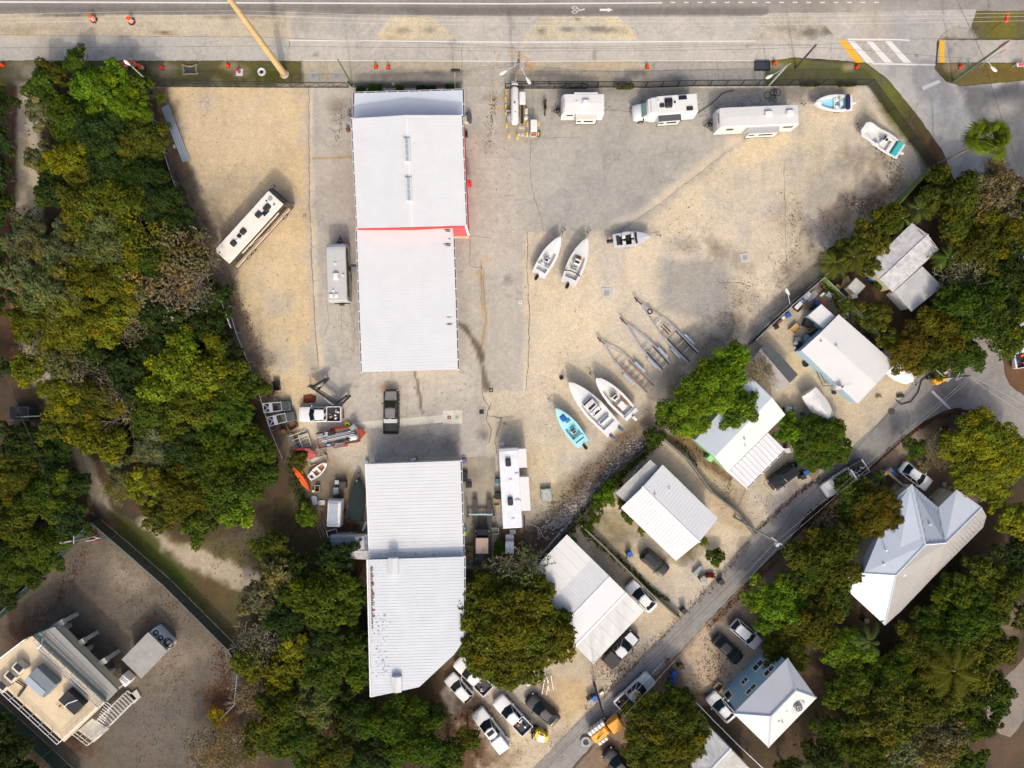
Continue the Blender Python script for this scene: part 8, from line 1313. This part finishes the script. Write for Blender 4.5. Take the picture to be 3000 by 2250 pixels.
def branches(name,Rr,hh,zc,seed,n=9,m=BARK,twig=0,r0=.16,base=0.0):
 g=random.Random(seed);mb=MB();top=Vector((g.uniform(-.3,.3),g.uniform(-.3,.3),zc*.75));mb.tube((0,0,base-.1),top,r0*1.3,r0,n=7)
 for i in range(n):
  a=2*math.pi*i/n+g.uniform(-.3,.3);L=Rr*g.uniform(.55,.95);p0=top-Vector((0,0,g.uniform(0,zc*.25)));p1=p0+Vector((math.cos(a)*L*.5,math.sin(a)*L*.5,hh*.45));p2=p0+Vector((math.cos(a+.2)*L,math.sin(a+.2)*L,hh*g.uniform(.5,.95)+.2))
  mb.tube(p0,p1,r0*.55,r0*.35,n=5);mb.tube(p1,p2,r0*.35,r0*.12,n=4)
  for j in range(twig):
   q=p1.lerp(p2,g.random()) if j%3 else p0.lerp(p1,g.uniform(.4,1));b_=a+g.uniform(-1.1,1.1);l2=L*g.uniform(.25,.6);e=q+Vector((math.cos(b_)*l2,math.sin(b_)*l2,g.uniform(.1,.9)));mb.tube(q,e,r0*.22,r0*.08,n=4)
   for k in range(4):qq=q.lerp(e,g.uniform(.3,1));c_=b_+g.uniform(-1.2,1.2);l3=l2*g.uniform(.3,.6);mb.tube(qq,qq+Vector((math.cos(c_)*l3,math.sin(c_)*l3,g.uniform(.1,.6))),.025,.012,n=3)
 return mb.v,mb.f
BR={}
def brmesh(key,*a,m=BARK,**k):
 if key not in BR:
  v,f=branches('x',*a,**k);me=bpy.data.meshes.new('trunk');me.from_pydata([tuple(p) for p in v],[],f);me.materials.append(m);me.update();BR[key]=me
 return BR[key]
VAR={'s':[crown('crown',2.4,2.0,560,i+1,.18,clump=.27) for i in range(3)],'m':[crown('crown',4.2,2.7,470,i+10,.19,clump=.22) for i in range(5)],'l':[crown('crown',6.6,3.6,400,i+20,.21,clump=.17) for i in range(3)]}
VAR['thin']=[crown('crown',4.4,2.2,170,i+40,.20,.62,.30,yellow=.2) for i in range(3)]
VAR['thinl']=[crown('crown',6.2,2.8,150,i+50,.20,.62,.25,yellow=.2) for i in range(2)]
VAR['fine']=[crown('crown',4.3,3.0,520,i+60,.16,clump=.24) for i in range(2)]
VAR['round']=[crown('crown',6.6,3.8,520,i+80,.20,clump=.17,irr=.35) for i in range(2)]
SZ={'round':6.6,'s':2.4,'m':4.2,'l':6.6,'thin':4.4,'thinl':6.2,'fine':4.3}
COLS={'bright':(0.106,0.184,0.010),'g':(0.058,0.094,0.009),'dk':(0.030,0.052,0.010),'ol':(0.085,0.097,0.010),'yl':(0.138,0.150,0.010),'gr':(0.112,0.129,0.044),'or':(0.112,0.099,0.010),'tan':(0.162,0.147,0.058),'yg':(0.140,0.167,0.010),'pale':(0.179,0.207,0.078),'bare':(0.168,0.149,0.078),'yel':(0.403,0.310,0.013)}
WORD={'bright':'bright green','g':'mid green','dk':'dark green','ol':'olive green','yl':'yellowing','gr':'pale grey green','or':'orange tinged','tan':'tan brown','yg':'yellow green','pale':'pale silvery','bare':'almost leafless','yel':'bright yellow'}
ANCH=[(745,660,'old motorhome'),(515,390,'metal channels'),(680,920,'white gate frame'),(180,2000,'utility building'),(425,1920,'grey generator shelter'),(270,1530,'compound fence corner'),(880,1400,'orange kayak'),(1025,1600,'mildewed shed'),(1160,2020,'lower box hatch of the shop'),(390,195,'three orange drums'),(60,500,'gravel track'),(80,1210,'dark hut'),(2640,780,'rust streaked tin roof'),(2480,1050,'blue walled house'),(2820,150,'long green pole'),(2985,1010,'truck at the right edge'),(2690,1600,'big blue grey roof'),(2260,2060,'two storey blue house'),(2450,1750,'fire pit'),(2160,1270,'green walled house'),(1960,1500,'square house'),(1700,1756,'mobile home'),(1410,1590,'ramp lift'),(1775,2130,'amber machine'),(2960,2050,'bottom right road'),(2450,1400,'upper work truck'),(2300,840,'leaf strewn sand corner')]
used=set();cnt=0
def tlabel(word,noun,u,v,R_):
 size='small' if R_<2.6 else 'large' if R_>5.2 else 'mid sized'
 for a in sorted(ANCH,key=lambda a:math.hypot(a[0]-u,a[1]-v)):
  dx,dy=u-a[0],v-a[1];d=math.hypot(dx,dy);ver='above' if dy<0 else 'below';hor='left' if dx<0 else 'right'
  dr=f'{ver} and {hor} of' if min(abs(dx),abs(dy))>.35*d else(ver if abs(dy)>abs(dx) else f'{hor} of')
  for far in('','close ' if d<120 else '',f'about {max(2, round(d / 22.5 / 2) * 2)} metres ',f'{round(d / 22.5)} metres '):
   for sz in('',size+' '):
    l=f'{sz}{word} {noun} {far}{dr} the {a[2]}'.strip()
    if l not in used:used.add(l);return l
def tree(ox,oy,ro,col,kind=None,h=None,noun='tree',name='tree',K=1.3562):
 global cnt;cnt+=1;u,v,Rr=ox*K,oy*K,ro*K/S;r=random.Random(cnt*7+1);h=h or(1.9+Rr*.72);zc=max(.3,h-Rr*.45)
 kind=kind or('s' if Rr<3.1 else 'm' if Rr<5.4 else 'l');
 if kind=='thin' and Rr>5.3:kind='thinl'
 p=P(u,v,zc+Rr*.3);s=Rr/SZ[kind]*1.08;t=thing(name,tlabel(WORD[col],noun,u,v,Rr),'bush' if noun=='bush' else 'tree',(p.x,p.y,0),r.random()*6.28)
 c=bpy.data.objects.new('crown',r.choice(VAR[kind]));COL.objects.link(c);c.parent=t;c.location=(0,0,zc);c.scale=(s,s*r.uniform(.9,1.1),s*.95);j=r.uniform(.82,1.2);b_=COLS[col];c.color=(b_[0]*j*r.uniform(.92,1.1),b_[1]*j,b_[2]*j*r.uniform(.8,1.3),1)
 if noun!='bush':
  q={'s':'s','m':'m','l':'l','round':'l','thin':'bm','thinl':'bl','fine':'m'}[kind];k=cnt%2
  me=brmesh((q,k),SZ[kind],2.2,4.0,5+k*3+len(q),n=11 if q[0]=='b' else 7,twig=7 if q[0]=='b' else 1,m=BARKL if q[0]=='b' else BARK,r0=.15)
  o=bpy.data.objects.new('trunk',me);COL.objects.link(o);o.parent=t;o.scale=(s,s,zc/4.0*(.92 if kind[:4]!='thin' else 1.12))
 return t
def bare(ox,oy,ro,col='tan',h=None):return tree(ox,oy,ro,col,'thin',h)
T="""165 135 34 g;110 165 40 ol;215 190 66 bright;95 185 42 g;90 238 38 gr;275 232 58 bright;300 190 40 g;150 255 58 g;220 290 68 dk;300 300 58 ol;85 345 38 gr;150 345 56 yg;230 370 58 dk;312 370 52 dk;345 210 13 g;112 415 46 dk;180 440 66 ol;262 440 60 ol;345 430 52 dk;385 480 42 dk;225 520 64 gr;60 520 56 gr;135 540 60 gr;40 595 48 gr;110 622 74 gr;190 612 66 ol;265 610 62 yl;60 690 52 ol;150 700 66 yl;232 692 60 yl;395 712 46 dk;452 702 48 dk;490 765 44 dk;60 800 42 yl;125 775 48 gr;262 790 48 dk;332 765 54 dk;392 800 80 yg;462 800 66 ol;522 842 48 g;132 860 52 yl;205 872 58 ol;335 892 62 g;412 882 70 ol;492 890 58 g;112 925 42 ol;182 940 48 yl;242 962 44 yl;332 962 52 gr;402 972 58 dk;472 972 66 g;552 962 46 g;562 1025 44 g;490 1050 72 g;402 1062 66 ol;318 1045 50 yl;265 1028 34 gr;342 1112 44 ol;432 1130 46 g;512 1100 44 bright;300 365 44 g;420 560 40 dk;470 640 36 dk;330 560 55 g;340 690 50 dk;205 760 44 dk;290 850 45 dk;
-8 225 42 dk;-6 300 40 dk;-8 375 42 dk;-10 450 44 dk;-14 560 38 dk;-20 800 38 dk;-18 640 44 dk;42 952 50 dk;112 992 52 dk;30 1032 54 ol;102 1072 58 g;152 1122 44 dk;30 1122 58 ol;92 1182 54 g;30 1222 52 g;12 1288 34 dk;165 1050 34 dk;-30 1180 60 dk;
20 1640 52 dk;-10 1590 48 dk;70 1690 50 dk;640 1235 46 dk;722 1205 44 dk;602 1245 50 tan;560 1295 46 tan;692 1292 74 g;622 1335 56 dk;762 1292 42 g;768 1400 48 g;702 1382 56 dk;642 1402 46 yl;602 1452 46 yl;702 1452 58 g;778 1452 44 g;602 1535 58 ol;682 1522 52 gr;642 1605 58 g;562 1592 48 ol;722 1632 58 ol;852 1562 66 g;902 1605 66 g;802 1632 56 dk;962 1632 48 g;935 1545 34 dk;760 1540 52 dk;540 1430 40 ol;
1105 1364 124 ol round 6;1560 832 66 bright;1492 892 56 bright;1582 780 42 bright;1596 880 50 bright;1530 830 50 bright;1450 900 34 g;1776 958 60 g round 3.2;1708 932 36 bright - 2.2;
2060 430 74 ol;2150 420 72 tan;2205 480 74 ol;2078 512 48 ol;2135 535 66 ol;2195 595 66 dk;1872 517 50 ol;1828 550 36 ol;1915 470 38 ol;1880 578 28 ol;2012 442 34 ol;2102 662 76 g;2165 702 68 g;2050 715 58 or;1975 742 52 or;1892 682 38 ol;1955 780 36 or;1925 735 34 ol;2082 762 52 g;2200 650 60 dk;2012 768 44 ol;
2132 980 84 yg round 5;1978 968 26 g;1905 1112 60 or round 4.2;1862 1085 56 g - 3.4;1792 1202 74 ol;1742 1252 54 g;1692 1312 58 bright;1762 1345 66 ol;1640 1290 40 bright;1702 1402 52 ol;1832 1402 52 bright;1800 1290 44 g;
1852 1472 56 g;1932 1452 54 g;1902 1542 76 ol;1982 1402 54 ol;2052 1372 66 g;2122 1332 58 g;2172 1270 54 ol;2195 1200 46 dk;2205 1120 50 yg;2002 1522 66 ol;1872 1622 56 ol;1952 1632 50 pale;2032 1602 66 tan;2102 1562 56 g;1782 1640 44 dk;2160 1400 44 ol;2105 1450 50 ol;2090 1655 44 g;1700 1660 30 dk;
1440 1590 94 ol round 5;2062 1285 48 g;2118 1238 44 ol;2005 1345 42 g;2150 1062 36 yg;1962 1482 44 g;2085 1412 44 ol;1852 1562 42 ol;1790 1580 36 g;2240 1330 50 ol;2150 1500 46 g;1812 1500 36 g;1700 1480 26 g;2060 1620 44 ol;255 1000 30 gr;600 1180 34 ol;560 1180 26 g;1008 1600 30 ol;1830 660 18 g;1466 1512 38 g"""
for row in T.replace('\n','').split(';'):
 a=row.split()
 if len(a)>3:tree(float(a[0]),float(a[1]),float(a[2]),a[3],*([a[4]] if len(a)>4 and a[4]!='-' else[None]),*([float(a[5])] if len(a)>5 else[]))
for a in[(300,520,76,'yl'),(392,545,74,'bare'),(342,622,72,'bare'),(422,640,56,'bare'),(305,705,54,'bare'),(192,802,56,'bare'),(268,872,56,'bare'),(90,730,50,'gr'),(560,1402,54,'bare'),(540,1505,46,'bare'),(500,1622,54,'bare'),(435,1615,46,'bare'),(1642,802,36,'bare'),(2035,968,40,'bare'),(2100,600,60,'tan'),(1120,1235,66,'gr'),(170,350,40,'bare'),(250,1055,34,'yl')]:bare(*a)
# low bushes
for a in[(665,1117,28,'bright'),(470,1545,24,'yel'),(1545,1205,22,'g'),(1310,1068,24,'bright'),(1292,1090,20,'g'),(1330,1040,20,'g'),(1268,1140,16,'g'),(1285,1120,14,'g'),(1360,1115,20,'g'),(1388,1145,12,'yg'),(1345,1090,12,'g'),(842,195,1,'g'),(920,1528,22,'g'),(1412,945,24,'g'),(1232,1170,16,'bright'),(1080,1190,20,'g'),(645,992,22,'ol'),(1900,610,18,'g'),(2036,935,18,'g'),(1995,1000,22,'bare'),(1520,1170,12,'yg')]:
 if a[2]>5:tree(*a,kind='s',h=max(1.0,a[2]*1.356/S*1.0),noun='bush',name='bush')
def hedge(u,v,L,Wd,h,label,col,seed):
 g=np.random.default_rng(seed);k=int(L*Wd*160);p=np.stack([g.uniform(-L/2,L/2,k),g.uniform(-Wd/2,Wd/2,k),h*(.55+.45*g.random(k))],1);p[:,2]*=1-.3*(abs(p[:,1])/Wd*2)**3
 me=leaf_mesh('foliage',p,unit_(g.normal(size=(k,3))*.6+np.array([0,0,1])),g.uniform(.1,.22,k),np.ones((k,3))*g.uniform(.7,1.3,(k,1)));t=thing('hedge',label,'hedge',place2(u,v));o=bpy.data.objects.new('foliage',me);COL.objects.link(o);o.parent=t;o.color=(*col,1)
 mb=MB();mb.cbox((0,0,h*.3),(L*.85,Wd*.7,h*.6),.1);mb.build('woody_core',mat('hedge_core',(.02,.025,.01),.9,var=.3),t)
hedge(1828,257,2.3,.75,1.0,'clipped green hedge block on the fence left of the camper van',(.085,.10,.02),1)
hedge(1060,266,1.3,.7,.7,'leftmost green shrub between fence and canopy roof',(.04,.075,.015),2);hedge(1102,262,1.9,.9,.8,'widest green shrub above the canopy roof',(.055,.12,.01),3);hedge(1172,262,1.1,.7,.7,'bright green shrub at the middle of the canopy edge',(.07,.14,.01),4);hedge(1250,261,2.6,.6,.6,'low dark shrubs towards the right of the canopy edge',(.035,.055,.015),5);hedge(1318,258,1.2,.6,.7,'rightmost green shrub beside the small lamp post',(.04,.09,.012),6)
hedge(2368,250,2.4,.5,.5,'low leafy strip left of the north east corner',(.06,.06,.02),7);hedge(2478,250,2.4,.5,.5,'low leafy strip right of the first at the corner',(.06,.06,.02),8)
# vine strips and ground plants as uncountable cover
def cover(name,pts,n,w_,col,seed,h=.5,s0=.12,s1=.26):
 g=np.random.default_rng(seed);C_=[]
 for(x0,y0),(x1,y1) in zip(pts,pts[1:]):
  k=int(n*math.hypot(x1-x0,y1-y0)/22.5);t_=g.random(k);u=x0+(x1-x0)*t_+np.clip(g.normal(size=k),-1.5,1.5)*w_*(.6+.4*np.sin(t_*20+seed));v=y0+(y1-y0)*t_+np.clip(g.normal(size=k),-1.5,1.5)*w_;z_=g.random(k)*h+.05
  C_.append(np.stack([(u-1500)/S,(1125-v)/S,z_],1))
 C_=np.concatenate(C_);k=len(C_);me=leaf_mesh(name,C_,unit_(g.normal(size=(k,3))*.6+np.array([0,0,1])),g.uniform(s0,s1,k),np.ones((k,3))*g.uniform(.6,1.4,(k,1)));o=bpy.data.objects.new(name,me);COL.objects.link(o);o.color=(*col,1);o['kind']='stuff'
cover('ground_vines',[(1650,1570),(1715,1500),(1760,1440),(1850,1360),(1930,1290)],70,8,(.075,.085,.012),1,1.0);cover('ground_vines',[(1700,1535),(1760,1600),(1830,1650),(1860,1690)],30,8,(.05,.08,.015),2);cover('ground_vines',[(1855,1670),(1900,1720),(1960,1760)],34,4,(.06,.09,.015),3,.4);cover('ground_vines',[(1975,1290),(2010,1320),(2040,1360)],16,5,(.05,.06,.02),4,.3)
cover('ground_vines',[(640,1340),(700,1340)],2,10,(.05,.07,.02),5);cover('ground_vines',[(850,1340),(880,1440),(900,1520)],60,14,(.05,.07,.015),6,.8);cover('ground_vines',[(2400,830),(2460,900),(2560,1000),(2640,1080)],50,12,(.06,.07,.012),7,1.0);cover('ground_vines',[(2420,820),(2560,690),(2660,590),(2720,520)],60,14,(.05,.06,.015),8,1.2)
cover('undergrowth',[(150,300),(300,500),(420,700),(520,900),(600,1100),(700,1300)],110,60,(.03,.035,.012),9,1.5);cover('undergrowth',[(100,700),(200,1000),(350,1250),(500,1400)],110,60,(.035,.035,.014),10,1.5);cover('undergrowth',[(2800,620),(2920,720),(2850,900),(2720,980)],110,50,(.03,.035,.012),11,1.5);cover('undergrowth',[(2400,2200),(2700,2120),(2800,1880),(2780,1640)],140,70,(.03,.035,.012),12,1.5);cover('undergrowth',[(800,1700),(900,2000),(1100,2160),(1300,2200)],120,70,(.03,.035,.012),13,1.5);cover('undergrowth',[(60,1330),(120,1450),(30,1580)],110,45,(.025,.035,.012),14,1.5)
cover('undergrowth',[(2350,1550),(2480,1500),(2400,1700),(2300,1800)],60,30,(.03,.035,.012),15,1.0)
LF=(.16,.06,.025);DB=(.07,.055,.04)
for i,(pts,n,w_,col) in enumerate([([(2470,590),(2540,610),(2590,590)],90,16,LF),([(2400,640),(2470,680),(2420,760)],60,22,LF),([(2560,420),(2640,500),(2600,580)],34,22,DB),([(2300,560),(2340,700),(2270,860),(2200,960)],20,45,DB),([(2180,830),(2140,960),(2060,1100)],26,45,DB),([(2100,560),(1960,700),(2080,740)],9,60,DB),([(1700,900),(1620,1100),(1600,1350)],4,60,DB),([(520,520),(640,740),(760,1020),(820,1200)],26,18,DB),([(560,330),(700,500),(800,760),(860,1000)],5,60,DB),([(1000,900),(1000,1050),(1150,1130),(1400,1150)],5,40,DB),([(1420,400),(1500,560),(1480,900)],4,40,DB),([(1640,300),(1900,330),(2250,300)],14,16,DB),([(2200,1590),(2100,1700),(2000,1800),(1720,2080)],26,9,LF),([(2310,1605),(2180,1730),(2070,1840)],70,7,LF),([(2380,1500),(2480,1430),(2640,1290),(2740,1222),(2850,1205),(2880,1235)],90,4,LF),([(2210,1560),(2330,1450),(2400,1400)],60,5,LF),([(1740,1960),(1800,1960),(1860,1900)],70,20,LF),([(2060,1900),(2140,1960),(2020,2000)],60,34,LF),([(1360,2080),(1400,2200)],90,22,LF),([(1380,2060),(1500,2190),(1640,2160)],16,40,DB),([(1990,1280),(2140,1420),(2120,1480)],30,16,DB),([(2200,1480),(2300,1440)],18,40,DB),([(620,2040),(670,2000),(640,1900)],110,24,LF),([(60,1830),(160,1780),(260,1600)],60,22,LF),([(320,1700),(520,1800),(500,2100),(360,2200)],30,70,DB),([(1560,1580),(1640,1480),(1740,1390),(1850,1290)],70,22,DB),([(1470,1560),(1540,1620)],60,22,LF),([(940,1480),(1040,1540),(1050,1640)],50,18,LF),([(30,600),(40,900),(80,1120)],60,10,LF),([(700,1540),(900,1520),(600,1640)],24,34,DB),([(1060,285),(1010,330),(980,420)],22,18,DB),([(1450,280),(1430,430)],30,12,DB)]):
 cover('fallen_leaves',pts,n,w_,col,40+i,.03,.05,.13)
# flowers by the lane
hedge(2058,1693,.9,.7,.6,'yellow leaved flower shrub by the lane',(.40,.36,.02),21);hedge(2078,1683,1.2,.6,.5,'dark red leaved shrub by the lane',(.22,.02,.03),22)
# palms
def palm(base,top,h,n,L,col,label,tr=.14,seed=0,droop=1.0,name='palm_tree',fan=False):
 b_,tp=P(*base),P(*top,h);t=thing(name,label,'palm',tuple(b_));o=tp-b_;mb=MB();mb.path([Vector((0,0,-.1)),o*.35+Vector((0,0,.2)),o*.7+Vector((0,0,.2)),o],tr,8);mb.build('trunk',mat('palm_bark',(.22,.18,.14),.9,var=.25),t);g=random.Random(seed)
 for k in range(n):
  if fan:
   a=g.uniform(0,6.28);el=g.uniform(-.4,1.35);pl=L*g.uniform(.3,.75);hub=Vector((math.cos(a)*math.cos(el),math.sin(a)*math.cos(el),math.sin(el)*.8))*pl;rad=hub.normalized();mb=MB();mb.tube((0,0,0),hub,.03,n=4);up=Vector((0,0,1));sd_=rad.cross(up).normalized() if abs(rad.z)<.99 else Vector((1,0,0))
   for q in np.linspace(-1.5,1.5,15):
    bl=1.5*(1-.12*abs(q))*g.uniform(.85,1.1);dr_=(rad*math.cos(q)+sd_*math.sin(q));tip=hub+dr_*bl-up*bl*.35*g.uniform(.6,1.4);w2=up.cross(dr_).normalized()*.075;md=hub+dr_*bl*.55;mb.add([hub,md+w2,tip,md-w2],[(0,1,2,3)])
   fr=mb.build('frond',LEAF,t);fr.location=o;me=fr.data;at=me.color_attributes.new('leaf','FLOAT_COLOR','POINT');tone=g.uniform(.55,1.5);at.data.foreach_set('color',[tone,tone*g.uniform(.85,1.05),tone,1]*len(me.vertices));fr.color=(*col,1);continue
  a=2*math.pi*k/n+g.uniform(-.15,.15);l=L*g.uniform(.6,1.12);el=g.uniform(-.2,1.1);a+=g.uniform(-.2,.2);pts=[]
  for i in range(9):q=i/8;pts.append(Vector((math.cos(a)*l*q,math.sin(a)*l*q,l*(math.sin(el)*q-droop*q*q*.8))))
  mb=MB();side=Vector((-math.sin(a),math.cos(a),0))
  for i in range(1,8):
   w_=(.42 if not fan else.6)*math.sin(math.pi*(i+.6)/9.2)*l*.55
   for s in(-1,1):
    for e_ in(0,.5):
     p0=pts[i].lerp(pts[min(i+1,8)],e_);fw=(pts[min(i+1,8)]-pts[i]).normalized();tip=p0+side*s*w_*g.uniform(.8,1.1)+fw*w_*.7-Vector((0,0,w_*.35));mb.add([p0-fw*.07,p0+fw*.09,tip],[(0,1,2)])
  fr=mb.build('frond',LEAF,t);fr.location=o;me=fr.data;at=me.color_attributes.new('leaf','FLOAT_COLOR','POINT');tone=g.uniform(.7,1.3);at.data.foreach_set('color',[tone,tone,tone,1]*len(me.vertices));fr.color=(*col,1)
palm((2735,485),(2892,412),8.5,44,2.9,(.10,.15,.008),'tall palm with leaning trunk and bright yellow green crown over the side street',.13,1,.9,fan=True)
palm((2800,1960),(2792,1965),6,17,4.4,(.10,.10,.008),'wide coconut palm with arching yellow fronds among the lower right trees',.14,2,.7)
palm((2770,755),(2778,755),4,18,2.4,(.06,.10,.015),'small palm right of the rust streaked tin roof',.1,3);palm((2435,775),(2448,768),5,24,2.2,(.085,.10,.012),'feathery palm left of the timber deck',.1,4);palm((2490,762),(2502,752),4.5,22,2.1,(.08,.09,.012),'feathery palm directly above the small deck shed',.1,5);palm((2680,615),(2690,612),3.5,16,1.8,(.06,.085,.015),'small palm beside the green boarded fence',.09,6);palm((2535,1880),(2545,1880),4.5,18,2.4,(.06,.09,.02),'grey green palm below the point of the big blue grey roof',.1,7);palm((2560,1385),(2580,1400),2.5,14,1.1,(.05,.09,.015),'little fan palm inside the wooden garden fence',.07,8);palm((2630,625),(2645,640),3.6,16,1.8,(.07,.09,.012),'second small palm against the green boarded fence',.09,9)
